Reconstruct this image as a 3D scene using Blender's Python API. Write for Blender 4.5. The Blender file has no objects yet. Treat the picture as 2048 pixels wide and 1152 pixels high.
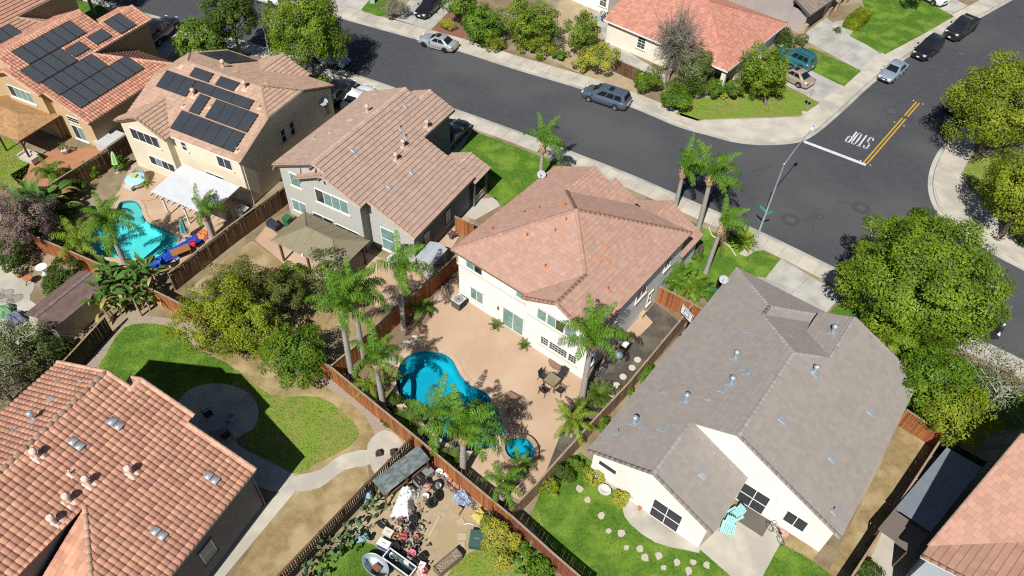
import bpy, math, random
import numpy as np
from mathutils import Vector, Matrix
from mathutils.geometry import tessellate_polygon
random.seed(11); RNG = np.random.default_rng(11)
sc = bpy.context.scene; COL = sc.collection
R = math.radians
# ---------------------------------------------------------------- camera
CAM_H = 44.5; FPX = 1492.0
def _axes(p, r):
    cp, sp, cr, sr = math.cos(p), math.sin(p), math.cos(r), math.sin(r)
    f = np.array([0, cp, -sp]); d = np.array([0, -sp, -cp]); x = np.array([1., 0, 0])
    return np.stack([cr*x + sr*d, -sr*x + cr*d, f], 1)
AX = _axes(R(47.5), R(-2.56))
cam = bpy.data.cameras.new('camera'); cam.sensor_width = 36; cam.lens = 36*FPX/2048
cam.clip_start = 1; cam.clip_end = 3000
camo = bpy.data.objects.new('camera', cam); COL.objects.link(camo)
m3 = Matrix([[AX[i][0], -AX[i][1], -AX[i][2]] for i in range(3)])
camo.matrix_world = Matrix.Translation((0, 0, CAM_H)) @ m3.to_4x4()
sc.camera = camo
# ---------------------------------------------------------------- sky, sun, exposure
SUN_AZ, SUN_EL = 22.8, 50.0          # azimuth the shadows point to (from +Y towards +X), elevation
w = bpy.data.worlds.new('World'); sc.world = w; w.use_nodes = True
nt = w.node_tree; bg = nt.nodes['Background']; bg.inputs[1].default_value = 0.05
sky = nt.nodes.new('ShaderNodeTexSky'); sky.sky_type = 'NISHITA'; sky.sun_disc = False
sky.sun_elevation = R(SUN_EL); sky.sun_rotation = R(180 + SUN_AZ); sky.altitude = 50; sky.air_density = .75; sky.dust_density = .4
nt.links.new(sky.outputs[0], bg.inputs[0])
sl = bpy.data.lights.new('sun', 'SUN'); sl.energy = 5.0; sl.angle = R(0.53); sl.color = (1, .965, .90)
so = bpy.data.objects.new('sun', sl); COL.objects.link(so)
_d = Vector((math.sin(R(SUN_AZ))*math.cos(R(SUN_EL)), math.cos(R(SUN_AZ))*math.cos(R(SUN_EL)), -math.sin(R(SUN_EL))))
so.rotation_euler = _d.to_track_quat('-Z', 'Y').to_euler(); so.location = (0, 0, 80)
vs = sc.view_settings; vs.view_transform = 'Standard'; vs.look = 'None'; vs.exposure = 0.25; vs.gamma = 1; vs.use_curve_mapping = False
sc.render.engine = 'CYCLES'; sc.cycles.max_bounces = 6; sc.cycles.diffuse_bounces = 2; sc.cycles.transparent_max_bounces = 12
sc.cycles.use_denoising = False; sc.cycles.filter_width = 1.15; sc.cycles.caustics_reflective = False; sc.cycles.caustics_refractive = False
# ---------------------------------------------------------------- survey: photo pixel -> place on the ground (or at height z)
def G(x, y, z=0.0):
    d = AX @ np.array([x - 1024.0, y - 576.0, FPX]); t = (z - CAM_H)/d[2]
    return Vector((d[0]*t, d[1]*t, z))
def seen(p, m=0):
    d = AX.T @ (np.array(p) - np.array([0, 0, CAM_H]))
    if d[2] <= 0: return False
    x, y = 1024 + FPX*d[0]/d[2], 576 + FPX*d[1]/d[2]
    return -m < x < 2048 + m and -m < y < 1152 + m
# ---------------------------------------------------------------- materials
def lin(h):
    if not isinstance(h, str): return tuple(h)[:3]
    h = h.lstrip('#'); o = []
    for i in (0, 2, 4):
        c = int(h[i:i+2], 16)/255; o.append(c/12.92 if c <= .04045 else ((c + .055)/1.055)**2.4)
    return tuple(o)
MATS = {}
def mat(name, c1, c2=None, rough=.8, scale=1.0, metal=0, bump=0, bscale=None, spec=.3, detail=6, island=0, objrand=0, c3=None, scale3=.12, coat=0, trans=0):
    """noise between two colours, optional large-scale third colour, per-piece variation, bump"""
    if name in MATS: return MATS[name]
    m = bpy.data.materials.new(name); m.use_nodes = True; n = m.node_tree.nodes; L = m.node_tree.links
    b = n['Principled BSDF']; b.inputs['Roughness'].default_value = rough; b.inputs['Metallic'].default_value = metal
    b.inputs['Specular IOR Level'].default_value = spec; b.inputs['Coat Weight'].default_value = coat
    c1 = lin(c1); tc = n.new('ShaderNodeTexCoord'); out = None
    if c2 is not None:
        c2 = lin(c2); no = n.new('ShaderNodeTexNoise'); no.inputs['Scale'].default_value = scale; no.inputs['Detail'].default_value = detail
        no.inputs['Roughness'].default_value = .65
        L.new(tc.outputs['Object'], no.inputs['Vector'])
        rp = n.new('ShaderNodeValToRGB'); rp.color_ramp.elements[0].position = .34; rp.color_ramp.elements[1].position = .66
        rp.color_ramp.elements[0].color = (*c1, 1); rp.color_ramp.elements[1].color = (*c2, 1)
        L.new(no.outputs['Fac'], rp.inputs['Fac']); out = rp.outputs['Color']
        if c3 is not None:
            n3 = n.new('ShaderNodeTexNoise'); n3.inputs['Scale'].default_value = scale3; n3.inputs['Detail'].default_value = 4
            L.new(tc.outputs['Object'], n3.inputs['Vector'])
            r3 = n.new('ShaderNodeValToRGB'); r3.color_ramp.elements[0].position = .46; r3.color_ramp.elements[1].position = .62
            L.new(n3.outputs['Fac'], r3.inputs['Fac'])
            mx = n.new('ShaderNodeMix'); mx.data_type = 'RGBA'
            L.new(r3.outputs['Color'], mx.inputs['Factor']); L.new(out, mx.inputs['A']); mx.inputs['B'].default_value = (*lin(c3), 1)
            out = mx.outputs['Result']
    else:
        rgb = n.new('ShaderNodeRGB'); rgb.outputs[0].default_value = (*c1, 1); out = rgb.outputs[0]
    if island or objrand:
        hv = n.new('ShaderNodeHueSaturation')
        add = None
        geo = n.new('ShaderNodeNewGeometry'); oi = n.new('ShaderNodeObjectInfo')
        s = n.new('ShaderNodeMath'); s.operation = 'ADD'; L.new(geo.outputs['Random Per Island'], s.inputs[0]); L.new(oi.outputs['Random'], s.inputs[1])
        f = n.new('ShaderNodeMath'); f.operation = 'FRACT'; L.new(s.outputs[0], f.inputs[0])
        a = max(island, objrand)
        mr = n.new('ShaderNodeMapRange'); mr.inputs['To Min'].default_value = 1 - a; mr.inputs['To Max'].default_value = 1 + a
        L.new(f.outputs[0], mr.inputs['Value']); L.new(mr.outputs['Result'], hv.inputs['Value'])
        s2 = n.new('ShaderNodeMath'); s2.operation = 'MULTIPLY'; s2.inputs[1].default_value = 7.31; L.new(f.outputs[0], s2.inputs[0])
        f2 = n.new('ShaderNodeMath'); f2.operation = 'FRACT'; L.new(s2.outputs[0], f2.inputs[0])
        m2 = n.new('ShaderNodeMapRange'); m2.inputs['To Min'].default_value = .5 - a*.04; m2.inputs['To Max'].default_value = .5 + a*.04
        L.new(f2.outputs[0], m2.inputs['Value']); L.new(m2.outputs['Result'], hv.inputs['Hue'])
        L.new(out, hv.inputs['Color']); out = hv.outputs['Color']
    L.new(out, b.inputs['Base Color'])
    if bump:
        nb = n.new('ShaderNodeTexNoise'); nb.inputs['Scale'].default_value = bscale or scale*4; nb.inputs['Detail'].default_value = 5
        L.new(tc.outputs['Object'], nb.inputs['Vector'])
        bm = n.new('ShaderNodeBump'); bm.inputs['Strength'].default_value = bump; bm.inputs['Distance'].default_value = .05
        L.new(nb.outputs['Fac'], bm.inputs['Height']); L.new(bm.outputs[0], b.inputs['Normal'])
    if trans:
        tr = n.new('ShaderNodeBsdfTranslucent'); L.new(out, tr.inputs['Color']); ms = n.new('ShaderNodeMixShader'); ms.inputs[0].default_value = trans
        L.new(b.outputs[0], ms.inputs[1]); L.new(tr.outputs[0], ms.inputs[2]); L.new(ms.outputs[0], n['Material Output'].inputs[0])
    MATS[name] = m; return m
def leafmat(name, cols, trans=.33, rough=.5):
    """foliage: every leaf (mesh island) takes one of several greens"""
    if name in MATS: return MATS[name]
    m = bpy.data.materials.new(name); m.use_nodes = True; n = m.node_tree.nodes; L = m.node_tree.links
    b = n['Principled BSDF']; b.inputs['Roughness'].default_value = rough; b.inputs['Specular IOR Level'].default_value = .2
    geo = n.new('ShaderNodeNewGeometry'); tc = n.new('ShaderNodeTexCoord')
    no = n.new('ShaderNodeTexNoise'); no.inputs['Scale'].default_value = .55; no.inputs['Detail'].default_value = 2; L.new(tc.outputs['Object'], no.inputs['Vector'])
    a = n.new('ShaderNodeMath'); a.operation = 'MULTIPLY_ADD'; a.inputs[1].default_value = .45; L.new(geo.outputs['Random Per Island'], a.inputs[0])
    c = n.new('ShaderNodeMath'); c.operation = 'MULTIPLY_ADD'; c.inputs[1].default_value = 1.5; c.inputs[2].default_value = -.5; L.new(no.outputs['Fac'], c.inputs[0]); L.new(c.outputs[0], a.inputs[2])
    rp = n.new('ShaderNodeValToRGB'); cr = rp.color_ramp
    while len(cr.elements) < len(cols): cr.elements.new(.5)
    for i, h in enumerate(cols): cr.elements[i].position = .1 + .8*i/max(1, len(cols)-1); cr.elements[i].color = (*lin(h), 1)
    L.new(a.outputs[0], rp.inputs['Fac']); L.new(rp.outputs[0], b.inputs['Base Color'])
    tr = n.new('ShaderNodeBsdfTranslucent'); L.new(rp.outputs[0], tr.inputs['Color']); ms = n.new('ShaderNodeMixShader'); ms.inputs[0].default_value = trans
    L.new(b.outputs[0], ms.inputs[1]); L.new(tr.outputs[0], ms.inputs[2]); L.new(ms.outputs[0], n['Material Output'].inputs[0])
    MATS[name] = m; return m
# ---------------------------------------------------------------- object helpers
def tag(o, label=None, cat=None, group=None, kind=None):
    if label: o['label'] = label
    if cat: o['category'] = cat
    if group: o['group'] = group
    if kind: o['kind'] = kind
    return o
def link(o, parent=None):
    COL.objects.link(o)
    if parent is not None: o.parent = parent
    return o
def empty(name, loc=(0, 0, 0), rz=0, label=None, cat=None, group=None):
    o = bpy.data.objects.new(name, None); o.empty_display_size = .3; o.location = loc; o.rotation_euler = (0, 0, rz); link(o)
    return tag(o, label, cat, group)
def from_np(name, V, F, material, parent=None, smooth=False):
    """V (n,3), F (m,k) numpy -> mesh object"""
    V = np.asarray(V, np.float32); F = np.asarray(F, np.int32); me = bpy.data.meshes.new(name); k = F.shape[1]
    me.vertices.add(len(V)); me.vertices.foreach_set('co', V.ravel()); me.loops.add(F.size); me.loops.foreach_set('vertex_index', F.ravel())
    me.polygons.add(len(F)); me.polygons.foreach_set('loop_start', np.arange(0, F.size, k, dtype=np.int32))
    if smooth: me.polygons.foreach_set('use_smooth', np.ones(len(F), bool))
    me.update(calc_edges=True); me.validate(); me.materials.append(material)
    o = bpy.data.objects.new(name, me); return link(o, parent)
class MB:
    """collects shapes into one mesh"""
    def __init__(s): s.v = []; s.f = []; s.sm = []
    def add(s, vs, fs, smooth=False):
        o = len(s.v); s.v += [tuple(p) for p in vs]; s.f += [tuple(i + o for i in f) for f in fs]; s.sm += [smooth]*len(fs); return s
    def box(s, c, d, rz=0, rx=0, ry=0, taper=1, tx=None):
        dx, dy, dz = d[0]/2, d[1]/2, d[2]/2; tx = taper if tx is None else tx
        p = [Vector((x*(tx if z > 0 else 1), y*(taper if z > 0 else 1), z)) for z in (-dz, dz) for x, y in ((-dx, -dy), (dx, -dy), (dx, dy), (-dx, dy))]
        if rz or rx or ry:
            M = Matrix.Rotation(rz, 3, 'Z') @ Matrix.Rotation(ry, 3, 'Y') @ Matrix.Rotation(rx, 3, 'X'); p = [M @ q for q in p]
        c = Vector(c)
        return s.add([q + c for q in p], [(3, 2, 1, 0), (4, 5, 6, 7), (0, 1, 5, 4), (1, 2, 6, 5), (2, 3, 7, 6), (3, 0, 4, 7)])
    def bar(s, p, q, w_, h_, up=(0, 0, 1)):
        p, q = Vector(p), Vector(q); d = (q - p).normalized(); u = Vector(up); x = d.cross(u)
        if x.length < 1e-4: x = d.cross(Vector((1, 0, 0)))
        x.normalize(); u = x.cross(d); x = x*(w_/2); u = u*(h_/2)
        return s.add([p-x-u, p+x-u, p+x+u, p-x+u, q-x-u, q+x-u, q+x+u, q-x+u], [(0, 1, 2, 3), (7, 6, 5, 4), (1, 0, 4, 5), (2, 1, 5, 6), (3, 2, 6, 7), (0, 3, 7, 4)])
    def tube(s, pts, rs, n=8, cap=True, smooth=True):
        pts = [Vector(p) for p in pts]
        if not hasattr(rs, '__len__'): rs = [rs]*len(pts)
        vs = []; x = None
        for i, p in enumerate(pts):
            d = (pts[min(i+1, len(pts)-1)] - pts[max(i-1, 0)]).normalized()
            if x is None: x = d.cross(Vector((0, 0, 1)) if abs(d.z) < .9 else Vector((1, 0, 0))).normalized()
            x = (x - d*x.dot(d)).normalized(); y = d.cross(x)
            vs += [p + (x*math.cos(2*math.pi*k/n) + y*math.sin(2*math.pi*k/n))*rs[i] for k in range(n)]
        fs = [(i*n+k, i*n+(k+1) % n, (i+1)*n+(k+1) % n, (i+1)*n+k) for i in range(len(pts)-1) for k in range(n)]
        s.add(vs, fs, smooth)
        if cap: s.add(vs[:n], [tuple(range(n-1, -1, -1))]); s.add(vs[-n:], [tuple(range(n))])
        return s
    def lathe(s, prof, n=16, c=(0, 0, 0), smooth=True, sx=1, sy=1):
        vs = [(c[0] + r*sx*math.cos(2*math.pi*k/n), c[1] + r*sy*math.sin(2*math.pi*k/n), c[2] + z) for r, z in prof for k in range(n)]
        return s.add(vs, [(i*n+k, i*n+(k+1) % n, (i+1)*n+(k+1) % n, (i+1)*n+k) for i in range(len(prof)-1) for k in range(n)], smooth)
    def poly(s, pts): return s.add(pts, [tuple(range(len(pts)))])
    def prism(s, xy, z0, z1, holes=()):
        """vertical prism over a (concave) outline, optional holes"""
        loops = [[Vector((p[0], p[1], z1)) for p in l] for l in [xy, *holes]]; flat = [p for l in loops for p in l]
        tr = tessellate_polygon(loops); N = len(flat)
        up = [(t if (flat[t[1]]-flat[t[0]]).cross(flat[t[2]]-flat[t[0]]).z > 0 else t[::-1]) for t in tr]
        s.add(flat, up); o = 0
        for l in loops:
            n = len(l); vs = [(p.x, p.y, z0) for p in l] + list(l)
            ar = sum(l[i].x*l[(i+1) % n].y - l[(i+1) % n].x*l[i].y for i in range(n))*(1 if o == 0 else -1)
            s.add(vs, [((i, (i+1) % n, n+(i+1) % n, n+i) if ar > 0 else ((i+1) % n, i, n+i, n+(i+1) % n)) for i in range(n)]); o += 1
        return s
    def ball(s, c, r, n=10, m=6, sz=1.0, jit=0):
        c = Vector(c); vs = []; fs = []
        for i in range(m+1):
            t = math.pi*i/m
            for k in range(n):
                a = 2*math.pi*k/n; q = 1 + random.uniform(-jit, jit)
                vs.append(c + Vector((math.sin(t)*math.cos(a), math.sin(t)*math.sin(a), math.cos(t)*sz))*r*q)
        for i in range(m):
            for k in range(n): fs.append((i*n+k, (i+1)*n+k, (i+1)*n+(k+1) % n, i*n+(k+1) % n))
        return s.add(vs, fs, True)
    def mesh(s, name, m):
        me = bpy.data.meshes.new(name); me.from_pydata(s.v, [], s.f); me.polygons.foreach_set('use_smooth', s.sm); me.update()
        if m: me.materials.append(m)
        return me
    def build(s, name, m, parent=None, loc=None, rz=0):
        o = bpy.data.objects.new(name, s.mesh(name, m)); link(o, parent)
        if loc is not None: o.location = loc
        if rz: o.rotation_euler = (0, 0, rz)
        return o
def clone(o, parent=None):
    c = o.copy(); COL.objects.link(c); c.parent = parent
    for ch in list(o.children): clone(ch, c)
    return c
def smooth_line(pts, k=6, closed=False):
    """Catmull-Rom through 3D points"""
    P = [Vector(p) for p in pts]; n = len(P); out = []
    for i in range(n if closed else n-1):
        a, b, c, d = (P[(i-1) % n], P[i], P[(i+1) % n], P[(i+2) % n]) if closed else (P[max(i-1, 0)], P[i], P[i+1], P[min(i+2, n-1)])
        for j in range(k):
            t = j/k; out.append(.5*((2*b) + (c-a)*t + (2*a-5*b+4*c-d)*t*t + (3*b-a-3*c+d)*t**3))
    if not closed: out.append(P[-1].copy())
    return out
def offset_line(P, d):
    """shift an open polyline sideways by d (to the left of its direction when d > 0)"""
    out = []
    for i, p in enumerate(P):
        t = (P[min(i+1, len(P)-1)] - P[max(i-1, 0)]); t.z = 0; t.normalize(); out.append(Vector((p.x - t.y*d, p.y + t.x*d, p.z)))
    return out
def offset_loop(P, d):
    n = len(P); ar = sum(P[i].x*P[(i+1) % n].y - P[(i+1) % n].x*P[i].y for i in range(n)); sg = -1 if ar > 0 else 1; out = []
    for i, p in enumerate(P):
        t = P[(i+1) % n] - P[i-1]; t.z = 0; t.normalize(); out.append(Vector((p.x - t.y*d*sg, p.y + t.x*d*sg, p.z)))
    return out
def px(l, z=0): return [G(x, y, z) for x, y in l]
# ================================================================ ground, street, pavements
def crackmat(name, base, base2, scale, crack, cscale, amount, rough=.9, big=None):
    """asphalt: fine grain, broad wear, a few tar-filled cracks"""
    m = mat(name, base, base2, rough=rough, scale=scale, detail=8, c3=big, scale3=.09, bump=.25, bscale=28, spec=.2)
    n = m.node_tree.nodes; L = m.node_tree.links; b = n['Principled BSDF']; src = b.inputs['Base Color'].links[0].from_socket
    tc = n.new('ShaderNodeTexCoord'); v = n.new('ShaderNodeTexVoronoi'); v.feature = 'DISTANCE_TO_EDGE'; v.inputs['Scale'].default_value = cscale
    no = n.new('ShaderNodeTexNoise'); no.inputs['Scale'].default_value = .9; no.inputs['Detail'].default_value = 5; L.new(tc.outputs['Object'], no.inputs['Vector'])
    ma = n.new('ShaderNodeVectorMath'); ma.operation = 'MULTIPLY_ADD'; ma.inputs[1].default_value = (2.2, 2.2, 0); L.new(no.outputs['Color'], ma.inputs[0]); L.new(tc.outputs['Object'], ma.inputs[2]); L.new(ma.outputs[0], v.inputs['Vector'])
    r = n.new('ShaderNodeMapRange'); r.inputs['From Min'].default_value = 0; r.inputs['From Max'].default_value = .004; r.inputs['To Min'].default_value = 1; r.inputs['To Max'].default_value = 0; L.new(v.outputs['Distance'], r.inputs['Value'])
    n2 = n.new('ShaderNodeTexNoise'); n2.inputs['Scale'].default_value = .06; L.new(tc.outputs['Object'], n2.inputs['Vector'])
    r2 = n.new('ShaderNodeMapRange'); r2.inputs['From Min'].default_value = .56; r2.inputs['From Max'].default_value = .6; L.new(n2.outputs['Fac'], r2.inputs['Value'])
    mu = n.new('ShaderNodeMath'); mu.operation = 'MULTIPLY'; L.new(r.outputs[0], mu.inputs[0]); L.new(r2.outputs[0], mu.inputs[1])
    m2 = n.new('ShaderNodeMath'); m2.operation = 'MULTIPLY'; m2.inputs[1].default_value = amount; L.new(mu.outputs[0], m2.inputs[0])
    mx = n.new('ShaderNodeMix'); mx.data_type = 'RGBA'; mx.inputs['B'].default_value = (*lin(crack), 1); L.new(m2.outputs[0], mx.inputs['Factor']); L.new(src, mx.inputs['A']); L.new(mx.outputs['Result'], b.inputs['Base Color'])
    return m
M_ASPH = crackmat('asphalt', (.060, .062, .069), (.074, .076, .083), 1.6, (.022, .022, .024), .16, .8, big=(.086, .087, .091))
M_SOIL = mat('bare_soil', (.26, .2, .12), (.17, .12, .07), scale=.8, bump=.6, bscale=9, c3=(.32, .27, .18), scale3=.22)
M_DIRT = mat('packed_dirt', (.42, .34, .23), (.32, .25, .16), scale=1.2, bump=.4, bscale=12, c3=(.36, .28, .16), scale3=.5)
M_DRY = mat('dry_grass', (.32, .235, .11), (.22, .16, .075), scale=2.2, bump=.8, bscale=16, c3=(.40, .31, .17), scale3=.5)
M_GRAVEL = mat('gravel', (.42, .36, .29), (.25, .21, .165), scale=9, bump=1, bscale=22, c3=(.36, .28, .2), scale3=.5)
M_MULCH = mat('dark_mulch', (.055, .047, .042), (.11, .095, .08), scale=7, bump=1, bscale=20, c3=(.15, .13, .1), scale3=.6)
M_BARK = mat('brown_mulch', (.16, .1, .065), (.27, .19, .12), scale=8, bump=1, bscale=20)
M_CONC = mat('pale_concrete', (.52, .48, .405), (.44, .405, .34), scale=.7, bump=.12, bscale=25, objrand=.09, c3=(.39, .36, .31), scale3=.35)
M_CONC2 = mat('grey_concrete', (.47, .46, .42), (.38, .365, .33), scale=.8, bump=.12, bscale=25, objrand=.08, c3=(.33, .32, .29), scale3=.5)
M_PATIO = mat('tan_concrete', (.465, .325, .22), (.405, .28, .19), scale=.6, bump=.1, bscale=20, c3=(.50, .36, .25), scale3=.3)
M_GRASS = mat('lawn_green', (.105, .205, .018), (.06, .135, .012), scale=3.2, bump=.9, bscale=26, c3=(.165, .265, .03), scale3=.55, rough=.9)
M_GRASSD = mat('lawn_dry', (.15, .24, .03), (.30, .27, .075), scale=.9, bump=.9, bscale=26, c3=(.19, .28, .035), scale3=.4, rough=.9)
ROADZ = -.13
NEAR = [(-330, -160), (-120, -95), (120, -24), (260, 17), (377, 50), (500, 85), (620, 121), (725, 153), (789, 175), (912, 218), (1024, 258), (1157, 308), (1257, 347), (1341, 383), (1440, 426), (1536, 470), (1653, 527), (1800, 600), (1936, 667), (2048, 721), (2260, 830)]
FAR = [(180, -110), (400, -45), (560, 0), (682, 37), (840, 81), (919, 103), (1024, 137), (1167, 180), (1271, 218), (1357, 254), (1424, 273), (1470, 285), (1520, 290), (1565, 289), (1603, 283), (1633, 267), (1666, 240), (1696, 213), (1746, 167), (1813, 117), (1890, 74), (1966, 33), (2040, -8), (2140, -60)]
EAST = [(2320, -30), (2190, 60), (2080, 140), (2000, 195), (1945, 237), (1909, 270), (1879, 300), (1862, 333), (1856, 367), (1860, 395), (1871, 420), (1895, 446), (1940, 477), (1996, 514), (2060, 548), (2300, 680)]
near = smooth_line(px(NEAR, ROADZ)); far = smooth_line(px(FAR, ROADZ)); east = smooth_line(px(EAST, ROADZ))
def ground_tag(o, label): return tag(o, label, kind='structure')
g = MB().poly([(-900, -500, -1.8), (900, -500, -1.8), (900, 1600, -1.8), (-900, 1600, -1.8)]).build('ground', M_SOIL); ground_tag(g, 'bare brown earth beyond the lots')
rd = MB().prism([(p.x, p.y) for p in near + east[::-1] + far[::-1]], -.29, ROADZ).build('road', M_ASPH); ground_tag(rd, 'dark asphalt street with a side street joining it')
# gutters, kerbs, pavement slabs
def street_side(line, side, tagname, w0=.56, w1=2.12, skip=()):
    q = lambda d: offset_line(line, d*side)
    def strip(a, za, b, zb, name, m):
        A, B = q(a), q(b); n = len(A)
        vs = [(p.x, p.y, za) for p in A] + [(p.x, p.y, zb) for p in B]
        fs = [((i, i+1, n+i+1, n+i) if side < 0 else (i+1, i, n+i, n+i+1)) for i in range(n-1)]
        fs = [f[::-1] for f in fs] if side > 0 else [f[::-1] for f in fs]
        return vs, fs
    kb = MB(); v, f = strip(-.02, ROADZ+.006, .4, ROADZ+.012, '', None); kb.add(v, f)
    gut = kb.build('gutter', M_CONC2); ground_tag(gut, 'concrete gutter along the ' + tagname)
    kb = MB(); v, f = strip(.4, ROADZ-.05, .43, .012, '', None); kb.add(v, f); v, f = strip(.43, .012, .555, .016, '', None); kb.add(v, f)
    ker = kb.build('kerb', M_CONC); ground_tag(ker, 'raised concrete kerb along the ' + tagname)
    A, B = q(w0), q(w1); walk = empty('pavement'); ground_tag(walk, 'slab pavement along the ' + tagname)
    s = [0]
    for i in range(1, len(A)): s.append(s[-1] + (A[i]-A[i-1]).length)
    def at(L, d):
        for i in range(1, len(s)):
            if s[i] >= d or i == len(s)-1:
                t = (d - s[i-1])/max(1e-6, s[i]-s[i-1]); return L[i-1].lerp(L[i], t)
    d = 0; k = 0
    while d < s[-1] - 1.6:
        a0, a1, b0, b1 = at(A, d+.012), at(A, d+1.6-.012), at(B, d+.012), at(B, d+1.6-.012)
        if seen((a0+b1)/2, 60):
            z = .02 + random.uniform(-.004, .004)
            MB().prism([(p.x, p.y) for p in ((a0, a1, b1, b0) if side > 0 else (a0, b0, b1, a1))], -.1, z).build('paving_slab', M_CONC, walk)
        d += 1.6; k += 1
    return q(.5), q(w1)
nk, nb_ = street_side(near, -1, 'near side of the street')
fk, fb_ = street_side(far, 1, 'far side of the street', w1=2.45)
ek, eb_ = street_side(east, 1, 'east corner')
# the raised building lots (soil) behind the kerbs; pools leave holes in them
POOL = smooth_line(px([(853, 703), (885, 707), (906, 722), (920, 748), (940, 770), (972, 786), (992, 812), (1004, 840), (1006, 868), (997, 887), (975, 900), (932, 904), (893, 888), (850, 853), (815, 818), (796, 785), (792, 752), (805, 722), (826, 708)], -.05), 4, True)
SPA = smooth_line(px([(1012, 890), (1028, 880), (1052, 882), (1066, 896), (1068, 915), (1056, 926), (1036, 928), (1018, 918), (1010, 904)], 0), 3, True)
POOL2 = smooth_line(px([(245, 404), (267, 402), (282, 413), (287, 431), (300, 447), (333, 461), (352, 471), (357, 485), (347, 501), (320, 516), (283, 521), (240, 518), (200, 514), (174, 495), (170, 477), (180, 460), (212, 443), (230, 427), (237, 411)], -.05), 4, True)
xy = lambda P: [(p.x, p.y) for p in P]
nl = offset_line(near, -.55); fl = offset_line(far, .55); el = offset_line(east, .55)
lot = MB().prism(xy(nl) + [(260, nl[-1].y), (260, -160), (-260, -160), (-260, nl[0].y)], -.28, 0, [xy(POOL), xy(POOL2)]).build('near_lots', M_SOIL); ground_tag(lot, 'bare soil of the near house lots')
lot = MB().prism(xy(fl) + [(fl[-1].x + 60, 520), (-330, 520), (-330, fl[0].y)], -.28, 0).build('far_lots', M_SOIL); ground_tag(lot, 'bare soil of the lots across the street')
lot = MB().prism(xy(el) + [(420, el[-1].y), (420, 430), (el[0].x + 130, 430)], -.28, 0).build('east_lots', M_SOIL); ground_tag(lot, 'bare soil of the corner lots to the east')
LAWNS = []; HARD = []
def patch(name, pts, z, m, label, k=0, holes=(), lawn=0, world=False):
    P = pts if world else px(pts)
    if k: P = smooth_line(P, k, True)
    o = MB().prism(xy(P), -.06, z, holes).build(name, m); ground_tag(o, label)
    if m.name in ('pale_concrete', 'grey_concrete', 'tan_concrete'): HARD.append(xy(P))
    if lawn: LAWNS.append((xy(P), lawn, z))
    return o
def slabs(name, c, nx, ny, m, label, z=.024, gap=.014):
    """driveway of nx x ny poured slabs between four photo corners"""
    c = px(c); o = empty(name); ground_tag(o, label)
    q = lambda u, v: c[0].lerp(c[1], u).lerp(c[3].lerp(c[2], u), v)
    lu = (c[1]-c[0]).length; lv = (c[3]-c[0]).length
    for i in range(nx):
        for j in range(ny):
            P = [q((i + gap)/nx if 0 else i/nx + gap/lu, j/ny + gap/lv), q((i+1)/nx - gap/lu, j/ny + gap/lv), q((i+1)/nx - gap/lu, (j+1)/ny - gap/lv), q(i/nx + gap/lu, (j+1)/ny - gap/lv)]
            MB().prism(xy(P), -.08, z + random.uniform(-.003, .003)).build('concrete_slab', m, o)
    return o
# driveways
slabs('driveway', [(1561, 517), (1684, 590), (1652, 627), (1470, 560+30)], 2, 2, M_CONC2, 'two-car concrete driveway of the grey-roofed house')
slabs('driveway', [(1761, 108), (1718, 140), (1598, 74), (1652, 36)], 2, 3, M_CONC2, 'wide concrete driveway beside the mauve house')
slabs('driveway', [(1682, 171), (1642, 208), (1500, 138), (1548, 105)], 2, 3, M_CONC2, 'concrete driveway with the teal and gold cars')
slabs('driveway', [(862, 60), (787, 37), (856, -40), (940, -20)], 2, 3, M_CONC2, 'concrete driveway with the black sedan')
slabs('driveway', [(725, 24), (640, -2), (690, -60), (790, -40)], 2, 2, M_CONC2, 'far concrete driveway behind the street tree')
slabs('driveway', [(952, 262), (893, 241), (838, 300), (900, 330)], 2, 2, M_CONC2, 'concrete driveway in front of the grey house')
slabs('driveway', [(775, 193), (690, 163), (610, 215), (700, 255)], 2, 2, M_CONC2, 'concrete driveway in front of the cream house')
slabs('driveway', [(372, 74), (300, 52), (250, 95), (330, 120)], 2, 2, M_CONC2, 'concrete driveway in front of the tan house')
slabs('driveway', [(1935, 12), (1897, 32), (1790, -25), (1830, -45)], 2, 2, M_CONC2, 'concrete driveway at the top of the side street')
slabs('driveway', [(140, -5), (60, -25), (20, 10), (100, 20)], 2, 2, M_CONC2, 'concrete driveway at the far left')
# corner aprons
patch('corner_pavement', [(1357, 225), (1400, 240), (1420, 240), (1600, 234), (1640, 206), (1668, 228), (1634, 258), (1600, 274), (1550, 281), (1490, 278), (1430, 264), (1372, 248)], .03, M_CONC, 'wide curved concrete apron at the street corner')
patch('corner_pavement', [(1900, 268), (1950, 292), (1944, 310), (1921, 348), (1941, 382), (1960, 400), (2003, 447), (2048, 500), (2080, 530), (2050, 528), (1998, 500), (1946, 465), (1900, 434), (1880, 411), (1868, 368), (1874, 336), (1888, 302)], .031, M_CONC, 'curved concrete apron at the east corner')
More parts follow.
